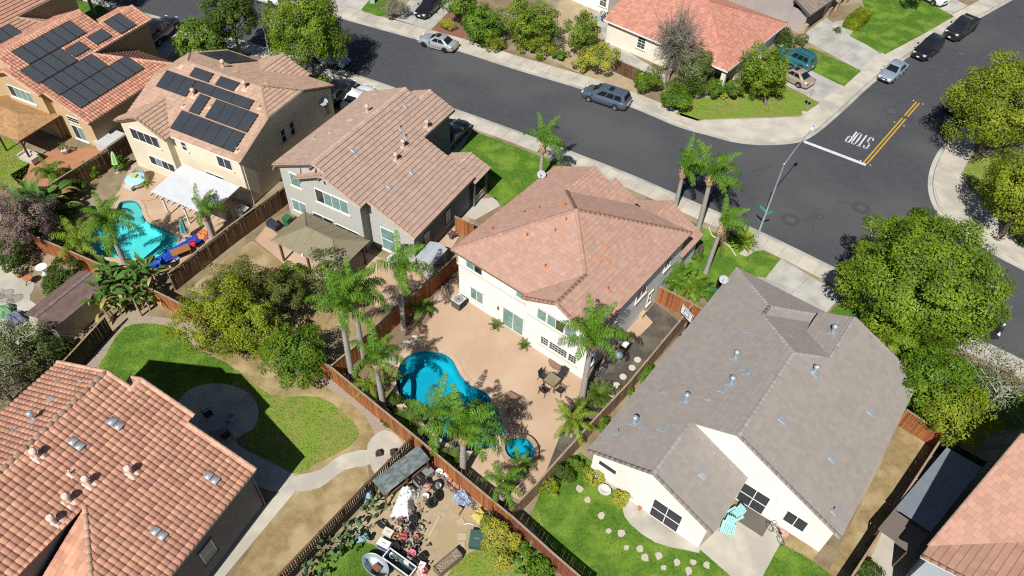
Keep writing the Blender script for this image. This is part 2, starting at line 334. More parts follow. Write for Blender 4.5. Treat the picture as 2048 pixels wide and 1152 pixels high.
# lawns
patch('lawn', [(945, 261), (1024, 291), (1115, 326), (1190, 358), (1120, 430), (1010, 415), (958, 372), (925, 350), (907, 322)], .03, M_GRASS, 'bright green lawn in front of the grey house', lawn=1)
patch('lawn', [(1372, 438), (1420, 462), (1500, 492), (1512, 502), (1524, 502), (1562, 518), (1531, 556), (1480, 548), (1430, 575), (1340, 540), (1300, 500)], .03, M_GRASS, 'green front lawn of the white house', lawn=1)
patch('lawn', [(1690, 594), (1760, 632), (1850, 680), (2048, 785), (2140, 850), (2000, 860), (1880, 800), (1740, 665), (1655, 628)], .03, M_GRASS, 'front lawn under the big round tree', lawn=1)
patch('lawn', [(1350, 228), (1395, 242), (1420, 238), (1600, 231), (1638, 205), (1560, 165), (1500, 180), (1440, 195), (1380, 200)], .03, M_GRASSD, 'patchy corner lawn by the stop sign', lawn=1)
patch('lawn', [(1622, 96), (1722, 142), (1688, 173), (1560, 110)], .03, M_GRASS, 'grass strip between the two driveways', lawn=1)
patch('lawn', [(1770, 109), (1698, 72), (1712, 58), (1735, 30), (1720, -10), (1800, -25), (1908, 33), (1855, 64)], .03, M_GRASS, 'bright lawn in front of the mauve house', lawn=1)
patch('lawn', [(250, 655), (310, 648), (365, 665), (395, 700), (470, 740), (430, 800), (330, 790), (205, 745), (212, 710)], .03, M_GRASS, 'sunlit green back lawn above the shaded patio', k=3, lawn=1)
patch('lawn', [(470, 738), (540, 790), (640, 795), (695, 835), (718, 862), (700, 892), (640, 925), (600, 945), (560, 940), (500, 905), (480, 800)], .031, M_GRASSD, 'patchy back lawn in front of the citrus tree', k=3, lawn=1)
patch('dry_yard', [(395, 690), (520, 700), (690, 800), (740, 850), (740, 890), (640, 950), (585, 958), (560, 900), (430, 760)], .02, M_DRY, 'bare dry earth around the patchy lawn', k=3)
patch('lawn', [(1135, 925), (1160, 905), (1185, 925), (1260, 1000), (1310, 1080), (1400, 1098), (1460, 1140), (1480, 1200), (1180, 1200), (1060, 1040), (1080, 985)], .03, M_GRASS, 'large green back lawn of the grey-roofed house', lawn=1)
patch('lawn', [(1562, 1088), (1610, 1112), (1690, 1170), (1500, 1200), (1530, 1130)], .03, M_GRASS, 'small lawn square beside the patio', lawn=1)
patch('lawn', [(1948, 312), (2100, 330), (2120, 520), (2048, 495), (2003, 445), (1965, 398), (1945, 380), (1926, 346)], .03, M_GRASSD, 'dry corner lawn under the east trees', lawn=1)
patch('lawn', [(92, 20), (130, -6), (200, 10), (232, 32), (190, 60), (120, 50)], .03, M_GRASS, 'far left front lawn', lawn=1)
patch('lawn', [(722, 21), (742, -5), (790, -15), (775, 30), (758, 33)], .03, M_GRASS, 'small far lawn with a pale utility box', lawn=1)
patch('lawn', [(600, 150), (640, 152), (690, 175), (660, 190), (610, 175)], .03, M_GRASS, 'shaded lawn strip under the street tree', lawn=1)
patch('lawn', [(640, 1120), (700, 1085), (760, 1100), (770, 1180), (620, 1200)], .03, M_GRASS, 'little lawn beside the galvanised tub', k=3, lawn=1)
patch('lawn', [(895, 1152), (930, 1110), (1000, 1090), (1060, 1110), (1090, 1180), (880, 1200)], .03, M_GRASSD, 'patchy lawn in the cluttered yard', k=3, lawn=1)
patch('lawn', [(-30, 275), (30, 285), (60, 330), (20, 380), (-60, 360)], .03, M_GRASSD, 'yellowed grass at the far left yard', k=3, lawn=1)
# yards
patch('dry_yard', [(505, 482), (565, 525), (625, 560), (770, 640), (690, 690), (380, 580), (430, 530)], .012, M_DRY, 'dry dirt yard behind the grey house')
patch('gravel_strip', [(640, 760), (690, 740), (830, 865), (815, 905), (735, 885), (700, 830), (640, 795)], .012, M_GRAVEL, 'gravel strip along the back fence', k=3)
patch('gravel_strip', [(360, 640), (420, 660), (420, 700), (360, 690), (250, 690), (180, 745), (165, 735), (260, 640)], .012, M_GRAVEL, 'gravel strip under the giant bird of paradise', k=3)
patch('dry_side_yard', [(525, 1060), (590, 978), (640, 960), (730, 900), (740, 960), (560, 1155), (440, 1200)], .014, M_DRY, 'dry weedy side yard along the dark fence')
patch('dirt_yard', [(735, 1000), (870, 880), (1040, 1030), (1090, 1090), (960, 1130), (880, 1190), (600, 1200)], .016, M_DIRT, 'bare dirt yard full of clutter')
patch('dry_side_yard', [(1810, 835), (1892, 885), (1720, 1160), (1630, 1200), (1690, 1070)], .014, M_DRY, 'dry grass side yard of the grey-roofed house')
patch('planting_bed', [(1556, 1078), (1572, 1068), (1640, 1100), (1618, 1130)], .018, M_DRY, 'bare strip below the rear window')
patch('mulch_side_yard', [(1310, 605), (1372, 655), (1250, 790), (1150, 880), (1105, 950), (1060, 1000), (1040, 1010), (1095, 900), (1155, 800), (1172, 765)], .012, M_MULCH, 'dark mulch side yard beside the white house')
patch('planting_bed', [(880, 560), (905, 548), (868, 592), (862, 632), (835, 672), (800, 700), (785, 760), (792, 815), (880, 905), (930, 960), (1000, 990), (1015, 1020), (960, 970), (690, 745), (775, 650)], .012, M_BARK, 'mulch bed between pool and fence')
patch('brick_yard', [(862, 58), (893, 22), (960, 30), (935, 68), (922, 80)], .016, mat('red_gravel', (.26, .12, .08), (.2, .1, .07), scale=6, bump=.8), 'reddish gravel bed across the street')
patch('dirt_yard', [(1120, 0), (1230, -20), (1215, 120), (1290, 160), (1270, 195), (1230, 178), (1080, 110)], .012, M_DIRT, 'tan dirt yard behind the hedge across the street')
patch('side_walkway', [(1216, 85), (1250, 100), (1330, 150), (1330, 165), (1280, 150), (1222, 120)], .022, M_CONC2, 'concrete walk beside the cream red-roofed house')
patch('side_walkway', [(1208, 20), (1232, 60), (1218, 90), (1180, 30)], .022, M_CONC2, 'concrete pad by the blue planter')
# patios
patch('patio', [(915, 548), (925, 560), (950, 600), (1172, 745), (1155, 800), (1128, 850), (1107, 905), (1090, 950), (1040, 1000), (1010, 985), (985, 985), (900, 912), (860, 880), (800, 826), (783, 775), (786, 730), (806, 700), (838, 674), (864, 634), (868, 592), (890, 568)], .03, M_PATIO, 'tan concrete patio around the kidney pool', holes=[xy(POOL)])
patch('patio', [(556, 470), (640, 470), (835, 545), (905, 420), (940, 440), (870, 548), (775, 625), (735, 605), (640, 565), (565, 525), (510, 480), (535, 450)], .03, M_PATIO, 'pale patio slab under the gazebo')
patch('pool_deck', [(262, 330), (300, 310), (500, 410), (440, 470), (375, 520), (340, 546), (240, 532), (150, 500), (150, 470), (215, 410), (240, 380)], .03, M_PATIO, 'tan concrete deck around the turquoise pool', holes=[xy(POOL2)])
patch('patio', [(-20, 545), (40, 535), (70, 570), (60, 600), (110, 640), (40, 700), (-60, 720)], .03, M_CONC, 'pale concrete patio by the brown shed', k=3)
patch('patio', [(105, 300), (205, 295), (230, 320), (160, 365), (60, 390), (20, 350)], .03, mat('terracotta_paving', (.42, .2, .11), (.34, .16, .09), scale=1.4, bump=.2), 'terracotta patio behind the tan house')
patch('patio', [(360, 800), (395, 772), (450, 768), (500, 788), (518, 825), (505, 860), (470, 880), (500, 905), (590, 950), (585, 985), (480, 960), (370, 850)], .034, M_CONC2, 'round concrete patio in the shadow of the red-tiled house', k=2)
patch('garden_path', [(585, 955), (640, 940), (680, 912), (735, 900), (742, 928), (690, 940), (640, 975), (590, 982)], .036, M_CONC, 'curving concrete garden path', k=3)
patch('garden_path', [(735, 890), (770, 860), (805, 885), (800, 930), (765, 950), (745, 940)], .037, M_CONC, 'round paved end of the garden path', k=3)
patch('side_walkway', [(590, 952), (592, 982), (440, 1165), (380, 1165), (520, 1020), (560, 985)], .035, M_CONC, 'straight concrete walk beside the red-tiled house')
patch('patio', [(1262, 1000), (1400, 1098), (1370, 1100), (1310, 1085), (1262, 1050), (1245, 1020)], .034, M_CONC, 'half-round concrete step patio', k=2)
patch('patio', [(1396, 1096), (1510, 985), (1580, 1050), (1500, 1200), (1470, 1160)], .032, M_CONC, 'concrete patio with the turquoise chairs')
patch('side_walkway', [(1748, 1102), (1790, 1000), (1850, 920), (2000, 900), (1960, 1000), (1830, 1200), (1690, 1200)], .03, M_CONC, 'concrete side yard of the corner house')
patch('side_walkway', [(1196, 700), (1290, 628), (1306, 645), (1240, 712)], .024, M_PATIO, 'tan concrete pad beside the white house')
patch('front_walk', [(1530, 500), (1512, 502), (1492, 514), (1478, 508), (1500, 488)], .04, M_CONC, 'curved concrete front walk by the spiky plant')
patch('front_walk', [(1664, 56), (1702, 74), (1716, 60), (1690, 40), (1668, 44)], .022, M_CONC2, 'short concrete walk to the mauve house porch')
patch('front_walk', [(905, 425), (935, 400), (990, 395), (1000, 412), (950, 440)], .03, M_CONC, 'concrete walk beside the white house front')
# ---------------------------------------------------------------- pools
def water(name, tint, floor1, floor2):
    m = bpy.data.materials.new(name); m.use_nodes = True; n = m.node_tree.nodes; L = m.node_tree.links; n.remove(n['Principled BSDF'])
    t = n.new('ShaderNodeBsdfTransparent'); t.inputs[0].default_value = (*tint, 1); gl = n.new('ShaderNodeBsdfGlossy'); gl.inputs['Roughness'].default_value = .06
    fr = n.new('ShaderNodeFresnel'); fr.inputs[0].default_value = 1.33; ms = n.new('ShaderNodeMixShader')
    tc = n.new('ShaderNodeTexCoord'); no = n.new('ShaderNodeTexNoise'); no.inputs['Scale'].default_value = 3; no.inputs['Detail'].default_value = 3; L.new(tc.outputs['Object'], no.inputs['Vector'])
    bm = n.new('ShaderNodeBump'); bm.inputs['Strength'].default_value = .14; bm.inputs['Distance'].default_value = .03; L.new(no.outputs['Fac'], bm.inputs['Height']); L.new(bm.outputs[0], fr.inputs['Normal']); L.new(bm.outputs[0], gl.inputs['Normal'])
    L.new(fr.outputs[0], ms.inputs[0]); L.new(t.outputs[0], ms.inputs[1]); L.new(gl.outputs[0], ms.inputs[2]); L.new(ms.outputs[0], n['Material Output'].inputs[0])
    return m, mat(name + '_plaster', floor1, floor2, scale=1.1, rough=.7, detail=3)
def sheet(loop, z):
    b = MB(); L3 = [Vector((p.x, p.y, z)) for p in loop]; tr = tessellate_polygon([L3])
    return b.add(L3, [(t if (L3[t[1]]-L3[t[0]]).cross(L3[t[2]]-L3[t[0]]).z > 0 else t[::-1]) for t in tr])
def pool(name, loop, depth, wm, pm, cm, label, shallow=None, cop=.32):
    root = empty(name, label=label, cat='swimming pool')
    n = len(loop); c = sum(loop, Vector())/n; b = MB()
    rings = [(1, -.02), (1, -.9), (.93, -depth*.93), (.8, -depth)]
    vs = [(c.x + (p.x-c.x)*k, c.y + (p.y-c.y)*k, z) for k, z in rings for p in loop]
    ar = sum(loop[i].x*loop[(i+1) % n].y - loop[(i+1) % n].x*loop[i].y for i in range(n))
    fs = [(j*n+i, j*n+(i+1) % n, (j+1)*n+(i+1) % n, (j+1)*n+i) for j in range(len(rings)-1) for i in range(n)]
    if ar > 0: fs = [f[::-1] for f in fs]
    b.add(vs, fs, True); b.prism([(v[0], v[1]) for v in vs[-n:]], -depth-.1, -depth); b.build('basin', pm, root)
    if shallow: shallow(root)
    tl = offset_loop(loop, -.012); nn = len(tl); MB().add([(p.x, p.y, z) for z in (.0, -.26) for p in tl], [(i, (i+1) % nn, nn+(i+1) % nn, nn+i) for i in range(nn)]).build('waterline_tile', mat('pool_tile', (.05, .16, .24), (.1, .26, .34), scale=9), root)
    sheet(offset_loop(loop, .004), -.14).build('water_surface', wm, root)
    out = offset_loop(loop, cop); inn = offset_loop(loop, -.03)
    MB().prism(xy(out), .005, .075, [xy(inn)]).build('coping', cm, root)
    return root
wm1, pm1 = water('pool_water', (.24, .86, .93), (.09, .47, .57), (.07, .42, .53))
wm2, pm2 = water('pool_water_pale', (.5, .95, .96), (.26, .66, .68), (.32, .72, .72))
M_COP = mat('coping', (.52, .39, .28), (.44, .33, .24), scale=3, bump=.1)
def steps(px_pts, z, pm):
    def f(root): MB().prism(xy(smooth_line(px(px_pts, z), 3, True)), -1.5, z).build('entry_step', pm, root)
    return f
pool('swimming_pool', POOL, 1.35, wm1, pm1, M_COP, 'kidney-shaped deep blue pool behind the white house', steps([(800, 762), (812, 745), (822, 765), (818, 800), (803, 795)], -.5, mat('step_plaster', (.2, .5, .6), (.16, .45, .56), scale=2)))
pool('swimming_pool', POOL2, 1.1, wm2, pm2, M_COP, 'turquoise pool behind the cream house', steps([(246, 408), (266, 406), (280, 416), (284, 432), (270, 436), (235, 432), (232, 426), (238, 414)], -.3, mat('shelf_pebble', (.45, .62, .58), (.34, .55, .54), scale=6)))
# spa: raised round tub beside the pool
sp = empty('hot_tub', label='small round spa with blue water beside the kidney pool', cat='hot tub'); so_, si_ = offset_loop(SPA, .28), SPA
MB().prism(xy(so_), .0, .38, [xy(si_)]).build('rim', mat('spa_stone', (.42, .31, .22), (.3, .22, .16), scale=4, bump=.4), sp)
MB().prism(xy(offset_loop(SPA, .01)), .012, .05).build('basin', pm1, sp); sheet(offset_loop(SPA, .01), .22).build('water_surface', wm1, sp)
# ---------------------------------------------------------------- road paint, iron covers
M_WHITE = mat('road_white', (.66, .66, .68), (.5, .5, .53), scale=5, rough=.7); M_YEL = mat('road_yellow', (.55, .31, .035), (.45, .26, .04), scale=5, rough=.7)
ZP = ROADZ + .008
def bandquad(a, b, w_, m, name, parent=None):
    a, b = Vector(a), Vector(b); d = (b-a).normalized(); x = Vector((-d.y, d.x, 0))*(w_/2)
    return MB().prism(xy([a-x, b-x, b+x, a+x][::-1]), ROADZ-.01, ZP).build(name, m, parent)
r_ = lambda x, y: G(1560 + x/4.8, 160 + y/4.8, ROADZ)
ground_tag(bandquad(r_(230, 590), r_(825, 815), .42, M_WHITE, 'stop_line'), 'broad white stop line across the side street')
yl = empty('centre_line'); ground_tag(yl, 'double yellow centre line on the side street')
A, B = r_(820, 797), r_(1325, 215); dd = (B-A); L_ = dd.length; dd.normalize(); sx = Vector((-dd.y, dd.x, 0))
for sgn in (-1, 1):
    for u, v in ((0, .715), (.755, 1)): bandquad(A + dd*L_*u + sx*sgn*.16, A + dd*L_*v + sx*sgn*.16, .15, M_YEL, 'yellow_line', yl)
mk = MB()
for t in (0, .62, 1):
    for sgn in (-1, 1): p = A + dd*L_*t + sx*sgn*.5; mk.box((p.x, p.y, ROADZ+.02), (.12, .12, .03), rz=math.atan2(dd.y, dd.x))
mk.build('road_reflector', mat('reflector', (.7, .6, .35), rough=.4), yl)
# STOP lettering, tall road letters read from the far end
st = empty('stop_lettering'); ground_tag(st, 'white painted word STOP on the side street')
def strokes(ch):
    if ch == 'T': return [[(0, 1), (1, 1)], [(.5, 1), (.5, 0)]]
    if ch == 'P': return [[(0, 0), (0, 1), (.65, 1), (.95, .92), (1, .75), (.95, .58), (.65, .5), (0, .5)]]
    if ch == 'O': return [[(.3, 0), (.1, .07), (0, .2), (0, .8), (.1, .93), (.3, 1), (.7, 1), (.9, .93), (1, .8), (1, .2), (.9, .07), (.7, 0), (.3, 0)]]
    return [[(0, .2), (.1, .06), (.35, 0), (.7, 0), (.93, .08), (1, .25), (.93, .4), (.7, .47), (.3, .53), (.07, .6), (0, .76), (.08, .93), (.33, 1), (.68, 1), (.92, .93), (1, .82)]]
S0, P0 = r_(815, 660), r_(650, 600); up = dd*-1
base = r_(905, 560); rt = (r_(735, 500) - base); Lw = rt.length; rt.normalize()
top = r_(830, 662); upv = top - base; LH = upv.length; upv.normalize()
for i, ch in enumerate('STOP'):
    lw = Lw/3*.62; o0 = base + rt*(i*Lw/3); b = MB()
    for s in strokes(ch):
        P = [o0 + rt*(x*lw*1.0) + upv*(y*LH) for x, y in s]
        for a, c in zip(P, P[1:]):
            d = (c-a).normalized(); x = Vector((-d.y, d.x, 0)); wq = .05 + .03*abs(d.dot(upv)); a2, c2 = a - d*wq*.5, c + d*wq*.5
            b.poly([(q.x, q.y, ZP + .004*(i % 2)) for q in (a2 - x*wq, c2 - x*wq, c2 + x*wq, a2 + x*wq)])
    b.build('painted_letter', M_WHITE, st)
M_IRON = mat('iron_cover', (.075, .074, .074), (.10, .098, .096), scale=8, rough=.75); M_TAR = mat('tar_patch', (.056, .057, .063), (.066, .068, .074), scale=4)
for k, (x, y, r0, r1, lab) in enumerate([(1581, 440, .42, .85, 'round manhole cover near the lamp post'), (1640, 434, .16, .4, 'small round valve cover in the junction'), (1722, 416, .38, .9, 'manhole cover in the middle of the junction'), (1783, 222, .5, .8, 'manhole cover beside the yellow line'), (1923, 107, .42, .7, 'manhole cover behind the black SUV')]):
    p = G(x, y, ROADZ); o = empty('manhole_cover', (p.x, p.y, ROADZ), label=lab, cat='manhole cover', group='covers in the road')
    MB().lathe([(r1, .004), (r1-.04, .008), (0.01, .008)], 28, smooth=False).build('tar_ring', M_TAR, o)
    MB().lathe([(r0, .009), (r0, .014), (r0*.8, .016), (r0*.78, .012), (.01, .013)], 28, smooth=False).build('lid', M_IRON, o)
# tar-sealed cracks wandering over the side street and junction
M_SEAL = mat('crack_seal', (.028, .028, .031), (.04, .04, .043), scale=3)
for pts in ([(1380, 90), (1240, 170), (1215, 205), (1125, 215), (1100, 270), (1065, 265)], [(1035, 335), (1020, 370), (960, 380), (940, 410), (955, 445)], [(1110, 345), (1200, 355), (1330, 395)], [(1500, 20), (1440, 60), (1380, 90)], [(540, 1160), (720, 1200), (840, 1260), (990, 1350)], [(420, 1330), (330, 1300), (250, 1345)], [(-800, 500), (-650, 560), (-560, 620)]):
    P = smooth_line([r_(x + random.uniform(-6, 6), y + random.uniform(-6, 6)) for x, y in pts], 5); P = [p + Vector((random.uniform(-.06, .06), random.uniform(-.06, .06), 0)) for p in P]; a, c = offset_line(P, .022), offset_line(P, -.022); n = len(P)
    cs = MB().add([(p.x, p.y, ROADZ + .005) for p in a + c], [(i+1, i, n+i, n+i+1) for i in range(n-1)]).build('crack_seal', M_SEAL); ground_tag(cs, 'tar-filled crack in the asphalt')
# grass blades on the lawns: one uncountable mass
def inside(P, X, Y):
    c = np.zeros(len(X), bool); n = len(P); j = n-1
    for i in range(n):
        xi, yi = P[i]; xj, yj = P[j]
        hit = ((yi > Y) != (yj > Y)) & (X < (xj-xi)*(Y-yi)/((yj-yi) or 1e-9) + xi); c ^= hit; j = i
    return c
PP = []
for P, dens, z in LAWNS:
    a = np.array(P); lo, hi = a.min(0), a.max(0); n = int((hi[0]-lo[0])*(hi[1]-lo[1])*110*dens); n = min(n, 60000)
    X = RNG.uniform(lo[0], hi[0], n); Y = RNG.uniform(lo[1], hi[1], n); k = inside(P, X, Y)
    for H_ in HARD: k &= ~inside(H_, X, Y)
    PP.append(np.stack([X[k], Y[k], np.full(k.sum(), z-.005)], 1))
PP = np.concatenate(PP); n = len(PP); an = RNG.uniform(0, 6.28, n); hgt = RNG.uniform(.03, .085, n); wd = RNG.uniform(.02, .045, n); ln = RNG.normal(0, .04, (n, 2))
dx = np.stack([np.cos(an)*wd, np.sin(an)*wd, 0*an], 1); tip = PP + np.concatenate([ln, hgt[:, None]], 1)
gr = from_np('grass', np.stack([PP-dx, PP+dx, tip], 1).reshape(-1, 3), np.arange(n*3).reshape(-1, 3), leafmat('grass_blade', [(.05, .14, .012), (.09, .21, .02), (.15, .26, .03), (.25, .27, .06)], .3)); tag(gr, 'short mown grass on the lawns', 'grass', kind='stuff')
# ================================================================ houses
def clip_rect(P, u0, u1, v0, v1):
    """clip a 2D polygon to a rectangle"""
    for ax, lim, keep in ((0, u0, 1), (0, u1, -1), (1, v0, 1), (1, v1, -1)):
        out = []; n = len(P)
        for i in range(n):
            a, b = P[i-1], P[i]; fa, fb = (a[ax]-lim)*keep, (b[ax]-lim)*keep
            if (fa >= 0) != (fb >= 0):
                t = fa/(fa-fb); out.append((a[0]+(b[0]-a[0])*t, a[1]+(b[1]-a[1])*t))
            if fb >= 0: out.append(b)
        P = out
        if len(P) < 3: return None
    return P
def area(P): return .5*sum(P[i-1][0]*P[i][1] - P[i][0]*P[i-1][1] for i in range(len(P)))
def flat_tile(w_, h_, lip):
    t0, t1 = lip, .012
    return [(0, 0, t0), (w_, 0, t0), (w_, h_, t1), (0, h_, t1), (0, 0, t0-lip*.95), (w_, 0, t0-lip*.95), (w_, h_, 0), (0, h_, 0)], [(0, 1, 2, 3), (4, 5, 1, 0), (5, 6, 2, 1), (7, 4, 0, 3)]
def barrel_tile(w_, h_, lip):
    prof = [(0, .012), (.1, .012), (.2, .04), (.38, .064), (.57, .072), (.76, .064), (.92, .04), (1, .012)]
    vs = [(u*w_, 0, z + .028) for u, z in prof] + [(u*w_, h_, z + .004) for u, z in prof] + [(u*w_, 0, max(0, z - .01)) for u, z in prof]; n = len(prof)
    return vs, [(i, i+1, n+i+1, n+i) for i in range(n-1)] + [(2*n+i, 2*n+i+1, i+1, i) for i in range(n-1)]
def roof(house, faces, m, tw=.33, th=.36, style='flat', lip=.036, pick=300, deck=None, bond=.5, thick=.1, trim=None, name='roof', capm=None):
    """tiled roof: faces = polygons in house coordinates; each tile is its own piece (the largest ones single objects)"""
    capm = capm or m; MW = Matrix.Translation(house.location) @ house.rotation_euler.to_matrix().to_4x4()
    rt = MB(); full = []; rest = MB()
    tv, tf = (flat_tile if style == 'flat' else barrel_tile)(tw*(.985 if style == 'flat' else 1), th*1.03, lip); tv = [Vector(p) for p in tv]
    for P in faces:
        P = [Vector(p) for p in P]; n = Vector()
        for i in range(len(P)): n += P[i-1].cross(P[i])
        n.normalize()
        if n.z < 0: n = -n; P = P[::-1]
        e = Vector((0, 0, 1)).cross(n).normalized(); s = n.cross(e); o = P[0]
        Q = [((p-o).dot(e), (p-o).dot(s)) for p in P]; u0, u1 = min(q[0] for q in Q), max(q[0] for q in Q); v0, v1 = min(q[1] for q in Q), max(q[1] for q in Q)
        k = len(P); rt.add(P + [p - n*thick for p in P], []); b0 = len(rt.v) - 2*k
        tr = tessellate_polygon([P]); rt.f += [tuple(b0 + i for i in (t if (P[t[1]]-P[t[0]]).cross(P[t[2]]-P[t[0]]).dot(n) > 0 else t[::-1])) for t in tr]; rt.sm += [False]*len(tr)
        rt.f += [tuple(b0 + k + i for i in (t[::-1] if (P[t[1]]-P[t[0]]).cross(P[t[2]]-P[t[0]]).dot(n) > 0 else t)) for t in tr]; rt.sm += [False]*len(tr)
        rt.f += [(b0+i, b0+k+i, b0+k+(i+1) % k, b0+(i+1) % k) for i in range(k)]; rt.sm += [False]*k
        M = Matrix(((e.x, s.x, n.x, o.x), (e.y, s.y, n.y, o.y), (e.z, s.z, n.z, o.z), (0, 0, 0, 1)))
        nr = int((v1-v0)/th) + 1
        for j in range(nr):
            va = v0 + j*th; off = (j % 2)*tw*bond if style == 'flat' else 0
            nc = int((u1-u0)/tw) + 2
            for i in range(nc):
                ua = u0 - off + i*tw; C = clip_rect(Q, ua, ua+tw, va, va+th)
                if not C: continue
                A = abs(area(C))
                if A < tw*th*.06: continue
                if A > tw*th*.985: full.append(M @ Matrix.Translation((ua, va, .001))); continue
                if style == 'flat':
                    g_ = .006; C = clip_rect(C, ua+g_, ua+tw-g_, va, va+th)
                    if not C: continue
                    if area(C) < 0: C = C[::-1]
                    z = lambda v: lip + (.012-lip)*(v-va)/th
                    vs = [M @ Vector((a, b, z(b))) for a, b in C]; kk = len(C); vb = [M @ Vector((a, b, 0)) for a, b in C]
                    rest.add(vs + vb, [tuple(range(kk))] + [(kk+x, kk+(x+1) % kk, (x+1) % kk, x) for x in range(kk)])
                else:
                    lo, hi = min(c[1] for c in C) - va, max(c[1] for c in C) - va
                    vs = []
                    for v in tv:
                        uu = ua + v.x; ys = []
                        for x in range(len(C)):
                            (a, b), (c, d) = C[x-1], C[x]
                            if min(a, c) - 1e-6 <= uu <= max(a, c) + 1e-6 and abs(c-a) > 1e-6: ys.append(b + (d-b)*(uu-a)/(c-a))
                        yl, yh = (min(ys), max(ys)) if ys else (va+lo, va+lo)
                        vs.append(M @ Vector((uu, min(max(va + v.y, yl), yh), v.z)))
                    rest.add(vs, tf)
    r = rt.build(name, deck or m, house); tag(r, kind=None)
    cp = Vector((0, 0, CAM_H))
    full.sort(key=lambda t: ((MW @ t.translation) - cp).length + (0 if seen(MW @ t.translation) else 500))
    me = None
    for t in full[:pick]:
        if me is None:
            b = MB(); b.add(tv, tf, style != 'flat'); me = b.mesh('roof_tile', m)
        o = bpy.data.objects.new('roof_tile', me); link(o, r); o.matrix_local = t
    for t in full[pick:]: rest.add([t @ v for v in tv], tf, style != 'flat')
    if rest.v: tag(rest.build('roof_tiles', m, r), kind='stuff')
    return r
def cap(rf, lines, m, w_=.26, h_=.1, step=.4):
    """ridge and hip tiles along lines, one run of tiles each"""
    for a, b in lines:
        a, b = Vector(a), Vector(b); d = b-a; L_ = d.length; d.normalize(); x = d.cross(Vector((0, 0, 1))).normalized(); u = x.cross(d)
        mb = MB(); n = max(1, round(L_/step))
        for i in range(n):
            p, q = a + d*(L_*i/n), a + d*(L_*(i+1)/n + .03); c0, c1 = 1.03, .98; vs = []
            for pt, k in ((p, c0), (q, c1)):
                vs += [pt + x*(sx_*w_/2*k) + u*(sz*h_*k + .012) for sx_, sz in ((-1, -.35), (-.7, .5), (0, .95), (.7, .5), (1, -.35))]
            mb.add(vs, [(j, j+1, 6+j, 5+j) for j in range(4)] + [(4, 3, 2, 1, 0)], True)
        mb.build('ridge_cap', m, rf)
def walls(house, seq, m, name='wall', z0=-.1):
    """vertical walls through plan points (a, b, top); consecutive points with the same place may change height"""
    b = MB()
    for (a0, b0, t0), (a1, b1, t1) in zip(seq, seq[1:]): b.poly([(a0, b0, z0), (a1, b1, z0), (a1, b1, t1), (a0, b0, t0)])
    return b.build(name, m, house)
M_GLASS = mat('window_glass', (.025, .035, .04), rough=.06, spec=.9)
M_SCREEN = mat('window_screen', (.035, .037, .042), (.05, .052, .058), scale=3, rough=.6)
M_CURT = mat('curtained_glass', (.12, .24, .23), (.22, .34, .32), scale=1.6, rough=.12, spec=.8)
M_FRAMEW = mat('white_vinyl', (.8, .8, .78), rough=.5); M_CREAMTRIM = mat('cream_trim', (.66, .61, .52), (.6, .56, .47), scale=3)
def window(house, face, u0, u1, z0, z1, cols=2, rows=1, pane=None, fm=None, sill=True, head=False, trim=None, name='window', inv=False, grid=None):
    """face = (axis, value, outward): axis 'b' wall runs along a. u0..u1 along the wall"""
    ax, val, out = face; pane = pane or M_SCREEN; fm = fm or M_FRAMEW; w_ = u1-u0; h_ = z1-z0
    def B(mb, ua, ub, za, zb, d0, d1):
        c = ((ua+ub)/2, val + out*(d0+d1)/2, (za+zb)/2); s = (abs(ub-ua), abs(d1-d0), abs(zb-za))
        if ax == 'a': c = (c[1], c[0], c[2]); s = (s[1], s[0], s[2])
        mb.box(c, s)
    fw = .055; f = MB()
    B(f, u0-fw, u1+fw, z1, z1+fw, -.02, .05); B(f, u0-fw, u1+fw, z0-fw, z0, -.02, .05); B(f, u0-fw, u0, z0, z1, -.02, .05); B(f, u1, u1+fw, z0, z1, -.02, .05)
    for i in range(1, cols): B(f, u0 + w_*i/cols - .025, u0 + w_*i/cols + .025, z0, z1, -.02, .045)
    for i in range(1, rows): B(f, u0, u1, z0 + h_*i/rows - .025, z0 + h_*i/rows + .025, -.02, .045)
    if grid:
        for c in range(cols):
            for i in range(1, grid[0]): x = u0 + w_*(c + i/grid[0])/cols; B(f, x-.01, x+.01, z0, z1, -.01, .03)
        for i in range(1, grid[1]): z = z0 + h_*i/grid[1]; B(f, u0, u1, z-.01, z+.01, -.01, .03)
    wo = f.build(name, fm, house)
    k = 0
    for i in range(cols):
        for j in range(rows):
            g_ = MB(); B(g_, u0 + w_*i/cols + .002, u0 + w_*(i+1)/cols - .002, z0 + h_*j/rows + .002, z0 + h_*(j+1)/rows - .002, .0, .018)
            pm = pane[k % len(pane)] if isinstance(pane, (list, tuple)) else pane; g_.build('pane', pm, wo); k += 1
    if sill: s_ = MB(); B(s_, u0-.16, u1+.16, z0-.16, z0-fw, -.02, .12); s_.build('sill', trim or M_CREAMTRIM, wo)
    if head: s_ = MB(); B(s_, u0-.16, u1+.16, z1+fw, z1+.16, -.02, .1); s_.build('lintel', trim or M_CREAMTRIM, wo)
    return wo
def trimbar(house, face, u0, u1, z0, z1, m, d=.06, name='trim_band'):
    ax, val, out = face; c = ((u0+u1)/2, val + out*d/2, (z0+z1)/2); s = (abs(u1-u0), d + .01, abs(z1-z0))
    if ax == 'a': c = (c[1], c[0], c[2]); s = (s[1], s[0], s[2])
    return MB().box(c, s).build(name, m, house)
def eavebars(house, lines, m, name='fascia', w_=.04, h_=.2, dz=-.1):
    for a, b in lines: MB().bar((a[0], a[1], a[2]+dz), (b[0], b[1], b[2]+dz), w_, h_).build(name, m, house)
M_VENT = mat('galvanised', (.5, .56, .6), (.36, .42, .47), scale=6, rough=.45, metal=.5)
